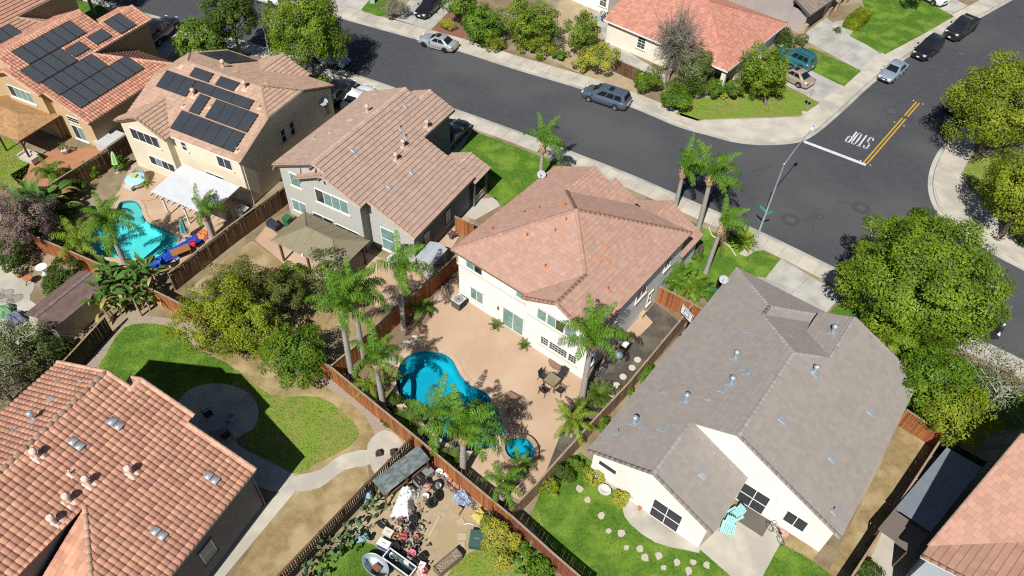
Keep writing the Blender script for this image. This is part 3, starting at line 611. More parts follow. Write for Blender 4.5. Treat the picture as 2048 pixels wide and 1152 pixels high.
def plane_z(P):
    a, b, c = [Vector(p) for p in P[:3]]; n = (b-a).cross(c-a); return (lambda x, y: a.z - (n.x*(x-a.x) + n.y*(y-a.y))/n.z), n.normalized() if n.z > 0 else -n.normalized()
def roof_vents(rf, P, items, m, m2=None):
    """items: (kind, a, b): p = pipe vent, c = capped flue, f = flat louvre vent, s = pair of barrel vents"""
    zf, n = plane_z(P); e = Vector((0, 0, 1)).cross(n).normalized(); s = n.cross(e)
    for kd, a, b in items:
        p = Vector((a, b, zf(a, b))); mb = MB()
        if kd == 'f':
            w2 = .2; h2 = .27; q = p + n*.05
            mb.add([q-e*w2-s*h2, q+e*w2-s*h2, q+e*w2+s*h2, q-e*w2+s*h2] + [q-e*w2*.9-s*h2*.9+n*.06, q+e*w2*.9-s*h2*.9+n*.06, q+e*w2*.9+s*h2*.9+n*.02, q-e*w2*.9+s*h2*.9+n*.02], [(4, 5, 6, 7), (0, 1, 5, 4), (1, 2, 6, 5), (2, 3, 7, 6), (3, 0, 4, 7)]); mb.build('roof_vent', m, rf)
        elif kd == 's':
            for k in (-.5, .5):
                vs = []
                for t in (-.5, .5):
                    for i in range(7): th = math.pi*i/6; vs.append(p + s*(k*.46 + t*.42) + e*math.cos(th)*.24 + n*(math.sin(th)*.1 + .1))
                mb.add(vs, [(i, i+1, 8+i, 7+i) for i in range(6)] + [tuple(range(7)), tuple(range(13, 6, -1))], True)
            mb.build('roof_vent', m, rf)
        else:
            r, h = (.05, .42) if kd == 'p' else (.12, .62)
            q = p + n*.045; k = .2 if kd == 'p' else .3
            mb.add([q-e*k-s*k*1.2, q+e*k-s*k*1.2, q+e*k+s*k, q-e*k+s*k, q-e*k*.7-s*k+n*.03, q+e*k*.7-s*k+n*.03, q+e*k*.7+s*k*.8+n*.03, q-e*k*.7+s*k*.8+n*.03], [(4, 5, 6, 7), (0, 1, 5, 4), (1, 2, 6, 5), (2, 3, 7, 6), (3, 0, 4, 7)])
            mb.tube([p, p + Vector((0, 0, h))], r, 10)
            if kd == 'c': mb.tube([p + Vector((0, 0, h-.06)), p + Vector((0, 0, h+.1)), p + Vector((0, 0, h+.17))], [.2, .2, .1], 12)
            mb.build('vent_pipe' if kd == 'p' else 'flue', m2 or m, rf)
def house(name, o, yaw, label):
    return empty(name, (o[0], o[1], 0), R(yaw), label, 'house')
M_FASC_W = mat('white_fascia', (.74, .73, .7)); M_FASC_B = mat('brown_fascia', (.2, .14, .1)); M_GUT = mat('gutter_metal', (.42, .36, .3), rough=.5)
def stucco(name, c, c2): return mat(name, c, c2, c3=tuple(x*.955 for x in c2), scale3=.45, scale=1.3, rough=.95, bump=.25, bscale=40, spec=.1)
# ---------------------------------------------------------------- white house with the pool (pyramid roof)
M_T5 = mat('tile_rose', (.44, .275, .215), (.385, .235, .18), scale=2.5, island=.085, bump=.2, bscale=30); M_W5 = stucco('white_stucco', (.82, .815, .79), (.77, .765, .74))
h5 = house('white_house', (5.439, 32.039), -36.8, 'white two-storey house with rose hip tile roof beside the kidney pool')
E5 = 5.2; s5 = .508; AP = (-6.2, 6.6, 8.45); HM = (-2.75, 3.15, 6.7); R1 = (-8.8, 9.2, 7.13)
f_left = [(-12.66, 0.02, E5), AP, R1, (-8.8, 13.1, 7.13), (-12.66, 13.1, E5)]
f_back = [(-12.66, 0.02, E5), (-5.62, .02, E5), HM, AP]
f_wl = [(-5.62, -.32, E5+.01), (-2.75, -.32, 6.66), HM, (-5.62, .3, E5+.01)]
f_right = [(.28, -.32, E5), (.28, 13.45, E5), AP, HM, (-2.75, -.32, 6.7)]
f_front = [(.28, 13.45, E5), (-4.9, 13.3, E5), R1, AP]
f_fr = [R1, (-4.9, 13.3, E5), (-4.9, 13.9, E5), (-7.3, 13.9, 6.39), (-7.3, 13.1, 6.39), (-8.8, 13.1, 7.13)]
f_gr = [(-3.1, 13.0, 4.6), (-3.1, 16.4, 4.6), (.25, 16.4, 2.8), (.25, 13.0, 2.8)]; f_gl = [(-3.1, 13.0, 4.6), (-3.1, 16.4, 4.6), (-6.45, 16.4, 2.8), (-6.45, 13.0, 2.8)]
rf = roof(h5, [f_left, f_back, f_wl, f_right, f_front, f_fr, f_gr, f_gl], M_T5, tw=.34, th=.36, deck=M_T5, lip=.055)
M_C5 = mat('cap_rose', (.40, .235, .17), (.34, .2, .15), scale=4, island=.1)
cap(rf, [((-12.66, .02, E5), AP), (HM, AP), ((.28, 13.45, E5), AP), (R1, AP), (R1, (-8.8, 13.1, 7.13)), (HM, (-2.75, -.32, 6.68)), ((-3.1, 13.4, 4.6), (-3.1, 16.4, 4.6)), ((-5.62, -.32, E5+.03), (-2.75, -.32, 6.68)), ((.28, -.32, E5+.02), (-2.75, -.32, 6.68))], M_C5, w_=.3)
M_RV = mat('vent_orange', (.52, .24, .15), (.46, .2, .12), scale=3)
roof_vents(rf, f_back, [('p', -5.6, 2.2), ('p', -6.6, 4.6), ('p', -8.2, 3.4), ('f', -6.0, 4.8), ('p', -6.4, 5.6)], M_RV); roof_vents(rf, f_right, [('f', -3.2, 6.2), ('f', -2.4, 5.4), ('p', -1.1, 3.6), ('f', -2.9, 4.9)], M_RV); roof_vents(rf, f_left, [('p', -9.4, 6.4), ('p', -10.2, 5.6), ('p', -7.5, 7.0), ('f', -8.0, 7.4), ('p', -11.2, 3)], M_RV)
roof_vents(rf, f_front, [('f', -5.4, 8.2)], M_RV)
W5 = 5.12
walls(h5, [(-12.25, 13, W5), (-12.25, .35, W5), (-5.4, .35, W5), (-5.4, 0, W5), (-2.75, 0, 6.55), (0, 0, W5), (0, 13, W5), (-4.9, 13, W5), (-8.8, 13, 7.05), (-12.25, 13, W5)], M_W5)
walls(h5, [(-6.2, 13, 2.8), (-6.2, 16.1, 2.8), (-3.1, 16.1, 4.5), (0, 16.1, 2.75), (0, 13, 2.75)], M_W5)
fb = ('b', .35, -1); fw_ = ('b', 0, -1); fr_ = ('a', 0, 1)
window(h5, fb, -11.4, -9.9, 3.98, 4.85, 2, pane=[M_CURT, M_GLASS], sill=False); trimbar(h5, fb, -12.35, -5.5, 3.68, 3.84, M_CREAMTRIM, .07)
window(h5, fb, -11.0, -9.8, .75, 2.0, 2, pane=M_CURT, head=True); window(h5, fb, -6.6, -5.85, 4.1, 4.85, 1, pane=M_CURT)
sd = window(h5, fb, -7.75, -5.85, .05, 2.02, 2, pane=[M_CURT, M_CURT], sill=False, head=True, name='sliding_door')
window(h5, fw_, -4.38, -3.65, 3.68, 4.72, 1, pane=M_CURT, sill=False); window(h5, fw_, -3.5, -2.1, 3.68, 4.72, 2, pane=[M_CURT, M_GLASS], sill=False); window(h5, fw_, -1.95, -1.1, 3.68, 4.72, 1, pane=M_CURT, sill=False)
trimbar(h5, fw_, -5.3, -.25, 3.42, 3.58, M_CREAMTRIM, .08); trimbar(h5, fw_, -4.6, -.9, 4.8, 4.9, M_CREAMTRIM, .06)
for a0, a1 in ((-3.92, -3.24), (-3.14, -2.36), (-2.36, -1.56), (-1.43, -.73)): window(h5, fw_, a0+.03, a1-.03, 1.22, 2.0, 1, pane=M_GLASS, sill=False, grid=(3, 3))
trimbar(h5, fw_, -4.15, -.6, .9, 1.08, M_CREAMTRIM, .09)
window(h5, fr_, 6.35, 7.75, 3.0, 4.0, 2, pane=M_GLASS); window(h5, fr_, 8.62, 9.05, .75, 1.95, 1, 2, pane=M_GLASS, head=True); window(h5, fr_, .7, 1.1, 1.0, 2.0, 1, pane=M_GLASS); window(h5, fr_, 2.6, 3.6, 3.4, 4.4, 2, pane=M_GLASS); window(h5, fr_, 10.4, 11.2, 3.2, 4.2, 2, pane=M_GLASS)
eavebars(h5, [((-12.68, .0, E5), (-5.6, .0, E5)), ((.3, -.34, E5), (.3, 13.5, E5)), ((-12.68, 0, E5), (-12.68, 13.1, E5)), ((.27, 13.0, 2.8), (.27, 16.4, 2.8))], M_FASC_B, h_=.14, dz=-.05)
eavebars(h5, [((-5.6, -.34, E5), (-2.75, -.34, 6.7)), ((-2.75, -.34, 6.7), (.3, -.34, E5))], M_C5, h_=.24, dz=-.06)
MB().box((-8.25, .3, 1.55), (.12, .12, .3)).build('wall_lantern', mat('rust_metal', (.25, .1, .06)), h5)
# ---------------------------------------------------------------- grey-roofed single-storey house
M_T6 = mat('tile_grey_brown', (.29, .262, .238), (.265, .238, .217), scale=1.6, island=.06, bump=.25, bscale=30, c3=(.285, .256, .23), scale3=.25); M_W6 = stucco('cream_white_stucco', (.81, .79, .75), (.76, .745, .70))
h6 = house('white_house', (12.204, 19.696), -36.1, 'single-storey white house with broad grey-brown tile roof at lower right')
e6 = 2.8; k6 = .48; rz = 6.3
RI = (-1.15, 12.4, rz); RB_ = (-1.15, 4.4, rz); JG = (-4.4, 15.65, e6 + k6*4.05); HJ = (-4.4, 16.7, JG[2]); G2 = (.85, 14.4, 5.36)
zl = lambda a: e6 + k6*(a + 8.45); zr_ = lambda a: e6 + k6*(6.4-a)*1.006*.965
f6l = [(-8.45, -.15, e6), (-4.05, -.15, 4.9), (-4.05, 4.4, 4.9), RB_, RI, JG, HJ, (-8.45, 20.75, e6)]
f6p = [(-4.05, -.15, 4.9), (.36, -.15, e6), (.36, 4.95, e6), (-4.05, 4.45, 4.9)]
f6r = [RB_, (6.4, 4.4, e6), (6.4, 18.95, e6), (.85, 18.95, 5.36), G2, RI]
f6fl = [(-8.45, 20.75, e6), HJ, (-.35, 20.75, e6)]
f6fr = [HJ, JG, (-1.4, 18.65, 3.25), (-.35, 20.75, e6)]
f6m = [JG, RI, G2, (-1.4, 16.65, 4.28), (-1.4, 18.65, 3.3)]
f6g = [G2, (.85, 18.95, 5.36), (-1.4, 18.95, 4.28), (-1.4, 16.65, 4.28)]
rf6 = roof(h6, [f6l, f6p, f6r, f6fl, f6fr, f6m, f6g], M_T6, tw=.34, th=.36, lip=.055)
M_C6 = mat('cap_grey', (.27, .24, .225), (.235, .205, .19), scale=3, island=.1)
cap(rf6, [((-4.05, -.15, 4.9), (-4.05, 4.4, 4.9)), (RB_, RI), (RI, JG), (HJ, (-8.45, 20.75, e6)), (HJ, JG), (RI, G2), (G2, (.85, 18.95, 5.36)), (HJ, (-.35, 20.75, e6)), ((-8.45, -.15, e6), (-4.05, -.15, 4.9)), ((.36, -.15, e6), (-4.05, -.15, 4.9)), ((6.4, 4.4, e6), RB_), ((.85, 18.95, 5.36), (6.4, 18.95, e6))], M_C6, w_=.28, h_=.07)
roof_vents(rf6, f6l, [('p', -7.6, 1.8), ('f', -6.4, 2.9), ('c', -7.1, 3.0), ('f', -5.3, 3.2), ('c', -5.2, 6.0), ('p', -4.0, 6.6), ('f', -3.6, 7.6), ('c', -3.4, 8.4), ('p', -2.9, 9.6), ('f', -4.6, 13.6), ('f', -3.2, 9.9), ('c', -4.2, 10.8), ('p', -6.8, 6.2)], M_VENT)
roof_vents(rf6, f6r, [('f', .4, 7.6), ('f', 4.6, 13.4), ('f', 3.9, 8.2), ('p', 5.4, 5.4), ('c', .5, 12.4)], M_VENT); roof_vents(rf6, f6p, [('f', -1.8, 2.2)], M_VENT); roof_vents(rf6, f6m, [('f', -2.0, 14.6)], M_VENT); roof_vents(rf6, f6g, [('c', .1, 17.0)], M_VENT)
W6 = 2.75
walls(h6, [(-8.1, 20.3, W6), (-8.1, .03, W6), (-4.05, .03, 4.75), (0, .03, W6), (0, 4.5, W6)], M_W6)
walls(h6, [(-4.05, 4.5, 4.75), (-1.15, 4.5, 6.15), (6.0, 4.5, W6), (6.0, 18.6, W6), (.85, 18.6, 5.2), (-1.2, 18.6, 4.2), (-1.2, 20.3, 2.75), (-8.1, 20.3, W6)], M_W6)
f1 = ('b', .03, -1); f2 = ('b', 4.5, -1)
window(h6, f1, -7.6, -6.35, 1.8, 2.32, 1, pane=M_SCREEN, sill=False)
window(h6, f1, -3.5, -1.58, .06, 2.15, 2, 2, pane=M_SCREEN, sill=False, name='patio_door'); window(h6, f2, .35, 2.1, .06, 2.2, 2, 2, pane=M_SCREEN, sill=False, name='patio_door'); window(h6, f2, 3.3, 4.6, .95, 2.15, 2, pane=M_SCREEN, sill=False)
eavebars(h6, [((-8.47, -.15, e6), (-8.47, 20.8, e6)), ((6.42, 4.4, e6), (6.42, 18.95, e6)), ((.38, -.15, e6), (.38, 4.45, e6))], M_GUT, h_=.14, dz=-.04, name='gutter')
eavebars(h6, [((-8.45, -.17, e6), (-4.05, -.17, 4.9)), ((-4.05, -.17, 4.9), (.36, -.17, e6)), (RB_[:1] + (4.38, rz), (6.4, 4.38, e6))], M_FASC_W, h_=.16, dz=-.1)
for a_, z_ in ((-4.1, 2.35), (2.5, 2.6)): MB().box((a_, .0 if a_ < 0 else 4.45, z_), (.2, .1, .12)).build('flood_light', M_FRAMEW, h6)
MB().box((-4.9, -.02, .75), (.28, .1, .35)).build('meter_box', mat('meter_grey', (.6, .6, .57)), h6)
# ---------------------------------------------------------------- grey house with long brown roof
M_T4 = mat('tile_brown', (.43, .305, .24), (.37, .255, .20), scale=2.2, island=.08, bump=.2, bscale=30); M_W4 = mat('grey_siding', (.46, .465, .43), (.43, .435, .40), scale=2, rough=.9)
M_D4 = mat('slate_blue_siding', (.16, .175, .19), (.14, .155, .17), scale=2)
def build_h4():
    h = house('grey_house', (-19.680, 48.112), -27.9, 'grey two-storey house with long brown tile roof beside the gazebo'); k = .437; rz = 7.4; ra = 3.95
    z = lambda a: rz - k*abs(a-ra)
    fl = [(ra, .05, rz), (ra, 12.7, rz), (-.6, 12.7, z(-.6)), (-.6, .05, z(-.6))]
    fr = [(ra, .05, rz), (5.1, .05, z(5.1)), (5.1, -.38, z(5.1)), (8.75, -.38, z(8.75)), (8.75, .5, z(8.75)), (13.1, .5, z(13.1)), (13.1, 9.5, z(13.1)), (8.0, 9.5, z(8)), (8.0, 14.4, z(8)), (5.4, 14.4, z(5.4)), (5.4, 12.7, z(5.4)), (ra, 12.7, rz)]
    fs = [(5.1, -.38, z(5.1)-.02), (5.1, .6, z(5.1)-.02), (1.95, .6, 5.3), (1.95, -.38, 5.3)]
    ff = [(5.4, 14.4, z(5.4)-.02), (5.4, 12.4, z(5.4)-.02), (3.6, 12.4, 6.05), (3.6, 14.4, 6.05)]
    pr = [(11.3, 9.3, 3.8), (11.3, 11.85, 3.8), (13.35, 11.85, 2.95), (13.35, 9.3, 2.95)]; pl = [(11.3, 9.3, 3.8), (11.3, 11.85, 3.8), (9.3, 11.85, 2.95), (9.3, 9.3, 2.95)]
    rf = roof(h, [fl, fr, fs, ff, pr, pl], M_T4, tw=.33, th=.42, lip=.09, pick=300)
    mc = mat('cap_brown', (.43, .32, .25), (.37, .27, .21), scale=3, island=.1)
    cap(rf, [((ra, .05, rz), (ra, 12.7, rz)), ((5.4, 12.7, z(5.4)), (5.4, 14.4, z(5.4))), ((5.1, -.38, z(5.1)), (8.75, -.38, z(8.75))), ((8.75, .5, z(8.75)), (13.1, .5, z(13.1))), ((ra, .05, rz), (5.1, .05, z(5.1))), ((-.6, .05, z(-.6)), (ra, .05, rz)), ((1.95, -.38, 5.3), (5.1, -.38, z(5.1))), ((11.3, 9.3, 3.8), (11.3, 11.85, 3.8))], mc, h_=.08)
    pv = mat('vent_pinkish', (.55, .42, .35)); roof_vents(rf, fr, [('c', 7.6, 10.6), ('c', 7.5, 7.2), ('c', 7.9, 5.6)], pv); roof_vents(rf, fr, [('f', 5.1, 11), ('f', 5.2, 3.6), ('f', 9.4, 5.6), ('f', 9.0, 3.0), ('p', 6.2, 8.6), ('p', 7.0, 8.2)], M_VENT); roof_vents(rf, fl, [('c', 3.0, 8.4), ('f', 2.2, 7), ('p', .6, 4), ('p', 1.0, 12), ('p', 1.6, 5)], pv)
    walls(h, [(-.2, 12.4, 5.2), (-.2, .35, 5.2), (2.3, .35, z(2.3)-.12), (2.3, 0, 5.1), (2.3, 0, 5.2), (5.0, 0, 6.7), (8.4, 0, z(8.4)-.12), (8.4, .85, z(8.4)-.12), (12.75, .85, z(12.75)-.12)], M_W4)
    walls(h, [(2.3, .35, z(2.3)-.1), (3.95, .35, 7.25), (5.2, .35, 6.7)], M_W4)
    walls(h, [(8.4, 0, z(8.4)-.12), (8.4, .85, z(8.4)-.12)], mat('siding_shaded_side', (.22, .21, .15)))  # side of the step: its shade is put into a darker siding colour
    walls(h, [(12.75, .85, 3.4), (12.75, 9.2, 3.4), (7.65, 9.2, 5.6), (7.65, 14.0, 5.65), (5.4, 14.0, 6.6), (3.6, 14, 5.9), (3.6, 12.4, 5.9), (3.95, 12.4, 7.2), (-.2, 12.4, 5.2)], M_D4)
    # lap siding boards on the rear wall
    sb = MB(); 
    for i in range(24):
        zz = .1 + i*.21
        if zz < 5.1: sb.box((1.05, .335, zz), (2.5, .02, .2), rx=.05)
        if zz < 4.9: sb.box((5.35, -.012, zz), (6.1, .02, .2), rx=.05)
        if zz < 3.25: sb.box((10.58, .838, zz), (4.3, .02, .2), rx=.05)
    tag(sb.build('siding_boards', M_W4, h), kind='stuff')
    a, b, c = ('b', .33, -1), ('b', -.02, -1), ('b', .83, -1)
    window(h, a, .85, 1.85, 3.75, 5.0, 1, pane=M_CURT); window(h, a, .4, 1.85, .8, 1.95, 2, pane=M_CURT)
    window(h, b, 3.8, 7.1, 3.55, 4.85, 4, pane=[M_GLASS, M_CURT, M_CURT, M_CURT]); window(h, b, 3.0, 5.1, .1, 1.9, 2, pane=M_GLASS, sill=False, name='patio_door'); window(h, b, 5.4, 7.7, .9, 1.75, 2, pane=M_GLASS)
    window(h, c, 9.5, 10.8, .35, 2.7, 1, 2, pane=[M_CURT, M_CURT])
    rw = ('a', 12.75, 1); window(h, rw, 2.2, 3.0, .9, 2.3, 1, pane=M_CREAMTRIM, fm=M_FASC_B); window(h, rw, 5.4, 6.2, .9, 2.3, 1, pane=M_CREAMTRIM, fm=M_FASC_B)
    eavebars(h, [((13.12, .5, z(13.1)), (13.12, 9.5, z(13.1))), ((8.02, 9.5, z(8)), (8.02, 14.4, z(8))), ((-.62, .05, z(-.6)), (-.62, 12.7, z(-.6))), ((1.95, -.38, 5.28), (1.95, .5, 5.28)), ((-.6, .03, z(-.6)), (ra, .03, rz))], M_FASC_B, h_=.2, dz=-.1)
    for p in ((13.0, 11.6), (13.0, 9.6)): MB().box((p[0], p[1], 1.45), (.18, .18, 2.9)).build('porch_post', mat('dark_trim', (.12, .12, .11)), h)
    pr_ = MB()
    for zz in (.35, .95): pr_.bar((13, 9.6, zz), (13, 11.6, zz), .06, .08)
    for i in range(14): pr_.box((13, 9.7 + i*.14, .65), (.04, .04, .6))
    pr_.build('porch_railing', M_CREAMTRIM, h)
    pt = MB()
    for s in ((-.45, .0, 5.2), (3.9, -.1, 7.1), (4.95, -.45, 6.7)): pt.box((s[0]+.1, s[1], s[2]), (.18, .5, .22))
    pt.build('corbel', M_FASC_B, h)
    MB().tube([(8.62, -.32, z(8.6)-.1), (8.5, -.15, z(8.5)-.5), (8.5, -.15, 0)], .05, 6).build('downpipe', M_FASC_B, h)
    return h
h4 = build_h4()
# ---------------------------------------------------------------- solar arrays
M_CELL = mat('solar_cell', (.038, .043, .052), (.046, .052, .062), scale=.7, rough=.28, spec=.55); M_SFRAME = mat('solar_frame', (.03, .03, .033), rough=.4)
M_SLINE = mat('solar_line', (.2, .215, .24), rough=.4)
def solar(house_, P, rects, group, label, grid=False):
    """rects: (a0, a1, b0, b1, na, nb) in house coordinates on the roof plane P; one array thing each"""
    zf, n = plane_z(P)
    for ri, (a0, a1, b0, b1, na, nb) in enumerate(rects):
        T = house_.matrix_basis @ Vector(((a0+a1)/2, (b0+b1)/2, 0)); o = empty('solar_array', (T.x, T.y, zf((a0+a1)/2, (b0+b1)/2)), house_.rotation_euler.z, label[ri] if isinstance(label, list) else label, 'solar array', group)
        ca, cb, cz = (a0+a1)/2, (b0+b1)/2, zf((a0+a1)/2, (b0+b1)/2); q = lambda a, b, h: Vector((a-ca, b-cb, zf(a, b)-cz)) + n*h
        for i in range(na):
            for j in range(nb):
                x0, x1 = a0 + (a1-a0)*i/na + .012, a0 + (a1-a0)*(i+1)/na - .012; y0, y1 = b0 + (b1-b0)*j/nb + .012, b0 + (b1-b0)*(j+1)/nb - .012
                def slab(x0, x1, y0, y1, h0, h1): return [q(x, y, h) for h in (h0, h1) for x, y in ((x0, y0), (x1, y0), (x1, y1), (x0, y1))], [(3, 2, 1, 0), (4, 5, 6, 7), (0, 1, 5, 4), (1, 2, 6, 5), (2, 3, 7, 6), (3, 0, 4, 7)]
                b = MB(); b.add(*slab(x0, x1, y0, y1, .13, .17)); pn = b.build('solar_panel', M_SFRAME, o)
                c = MB(); f = .022; c.add(*slab(x0+f, x1-f, y0+f, y1-f, .165, .174)); c.build('glass', M_CELL, pn)
                if grid:
                    g_ = MB(); lng = (y1-y0) < (x1-x0)*1.0; nx, ny = (10, 6) if lng else (6, 10)
                    for k in range(1, nx): x = x0 + (x1-x0)*k/nx; g_.add(*slab(x-.006, x+.006, y0+f, y1-f, .174, .1765))
                    for k in range(1, ny): y = y0 + (y1-y0)*k/ny; g_.add(*slab(x0+f, x1-f, y-.006, y+.006, .174, .1775))
                    g_.build('cell_lines', M_SLINE, pn)
        rl = MB()
        for t in (.25, .75): rl.bar(q(a0, b0 + (b1-b0)*t, .1), q(a1, b0 + (b1-b0)*t, .1), .05, .06)
        rl.build('rail', M_VENT, o)
# ---------------------------------------------------------------- cream house with clipped gable
M_T3 = mat('tile_tan', (.47, .315, .23), (.41, .27, .195), scale=2.2, island=.12, bump=.2, bscale=30); M_W3 = stucco('cream_stucco', (.72, .65, .50), (.68, .61, .46))
h3 = house('cream_house', (-23.395, 49.150), -25, 'cream two-storey house with black solar panels and white patio cover')
k3 = .433; e3 = 5.0; rb3 = 6.55; rz3 = e3 + k3*6.65; z3 = lambda b: e3 + k3*(b + .1 if b < rb3 else 13.2 - b)
J1, J2, RR = (.22, 4.17, z3(4.17)), (.22, 8.93, z3(8.93)), (-2.15, rb3, rz3); K1, K2, RL = (-12.75, 4.17, z3(4.17)), (-12.75, 8.93, z3(8.93)), (-10.4, rb3, rz3)
f3b = [(.22, -.1, e3), J1, RR, RL, K1, (-12.75, -.1, e3)][::-1]; f3f = [(.22, 13.2, e3), (-12.75, 13.2, e3), K2, RL, RR, J2][::-1]
f3j = [J1, J2, RR]; f3k = [K1, K2, RL]; bp = (-10.2, -.7, 6.3); be = (-10.2, 2.9, 6.3)
f3bl = [(-13.2, -.7, e3), bp, be, (-13.2, -.1, e3)]; f3br = [(-7.25, -.7, e3), bp, be, (-7.25, -.1, e3)]
f3wl = [(-5.8, 10.3, 6.25), (-5.8, 13.7, 6.25), (-8.7, 13.7, 5.0), (-8.7, 13.2, 5.0)]; f3wr = [(-5.8, 10.3, 6.25), (-5.8, 13.7, 6.25), (-2.9, 13.7, 5.0), (-2.9, 13.2, 5.0)]
rf3 = roof(h3, [f3b, f3f, f3j, f3k, f3bl, f3br, f3wl, f3wr], M_T3, tw=.33, th=.38, lip=.08, pick=0)
M_C3 = mat('cap_tan', (.38, .26, .19), (.32, .215, .155), scale=3, island=.1)
cap(rf3, [(RL, RR), (J1, RR), (J2, RR), (K1, RL), (K2, RL), (bp, be), ((-5.8, 10.3, 6.25), (-5.8, 13.7, 6.25)), ((.22, -.1, e3), J1), ((.22, 13.2, e3), J2), ((-13.2, -.7, e3), bp), ((-7.25, -.7, e3), bp)], M_C3, h_=.07)
pv3 = mat('vent_peach', (.62, .42, .3)); roof_vents(rf3, f3b, [('f', -10.6, 5.8), ('c', -3.4, 5.9), ('f', -4.1, 5.6), ('p', -5.4, 3.4), ('p', -7.9, 2.6), ('p', -1.0, 4.7), ('p', -.5, .7), ('c', -7.6, 3.8)], pv3); roof_vents(rf3, f3f, [('c', -7.8, 8.0), ('f', -6.3, 7.9), ('p', -2.5, 7.6)], pv3)
walls(h3, [(-.02, 12.9, 5.0), (-12.5, 12.9, 5.0), (-12.5, 9, 6.6), (-12.5, 4.2, 6.6), (-12.5, .15, 5.0), (-12.85, .15, 5.0), (-12.85, -.45, 4.95), (-10.2, -.45, 6.15), (-7.55, -.45, 4.95), (-7.55, .15, 4.95), (0, .15, 4.95)], M_W3)
walls(h3, [(0, .15, 4.95), (0, 4.17, 6.7), (0, 8.93, 6.7), (0, 12.9, 4.95)], M_W3)
b3, m3_ = ('b', -.45, -1), ('b', .15, -1)
window(h3, b3, -11.85, -8.65, 3.45, 4.55, 4, pane=M_SCREEN); window(h3, b3, -10.7, -7.8, 1.05, 1.95, 4, pane=[M_SCREEN, M_CURT, M_SCREEN, M_SCREEN])
window(h3, m3_, -6.5, -6.0, 3.75, 4.6, 1, 2, pane=M_SCREEN); window(h3, m3_, -2.55, -1.05, 3.5, 4.55, 2, pane=M_SCREEN); window(h3, m3_, -4.5, -2.6, .1, 2.1, 2, pane=M_GLASS, sill=False, name='patio_door')
r3 = ('a', 0, 1); window(h3, r3, 5.4, 5.95, 3.35, 4.65, 1, 2, pane=M_GLASS); window(h3, r3, 6.65, 7.2, 3.35, 4.65, 1, 2, pane=M_GLASS); window(h3, r3, 11.6, 12.2, 2.6, 4.4, 1, pane=M_GLASS)
eavebars(h3, [((-7.25, -.12, e3), (.22, -.12, e3)), ((-13.22, -.7, e3), (-13.22, .2, e3)), ((.24, 4.1, J1[2]), (.24, 9, J1[2]))], M_FASC_W, h_=.14, dz=-.05)
eavebars(h3, [((-13.2, -.72, e3), bp), (bp, (-7.25, -.72, e3))], M_FASC_B, h_=.16, dz=-.12)
eavebars(h3, [((.24, -.1, e3), J1), ((.24, 13.2, e3), J2)], M_FASC_B, h_=.16, dz=-.1)
MB().tube([(.1, .35, 4.9), (.08, .35, 0)], .05, 6).build('downpipe', M_CREAMTRIM, h3)
solar(h3, f3b, [(-7.68, -.7, .47, 2.27, 6, 1), (-5.22, -.62, 2.37, 4.17, 4, 1), (-7.05, -5.9, 2.36, 4.15, 1, 1), (-8.12, -1.78, 4.22, 5.17, 3, 1), (-11.65, -8.2, 3.42, 5.12, 3, 1), (-9.2, -7.05, 5.27, 6.2, 1, 1), (-6.27, -4.15, 5.27, 6.2, 1, 1)], 'black solar panels on the cream house',
      ['lowest row of six black solar panels on the cream house', 'second row of four black solar panels on the cream house', 'single upright black solar panel beside the row of four', 'row of three sideways black solar panels near the ridge', 'block of three black solar panels nearest the tan house', 'single sideways black panel near the ridge, left one', 'single sideways black panel near the ridge, right one'])
solar(h3, f3f, [(-12.07, -8.4, 9.15, 12.7, 3, 2)], 'black solar panels on the cream house', 'six black solar panels on the street slope of the cream house')
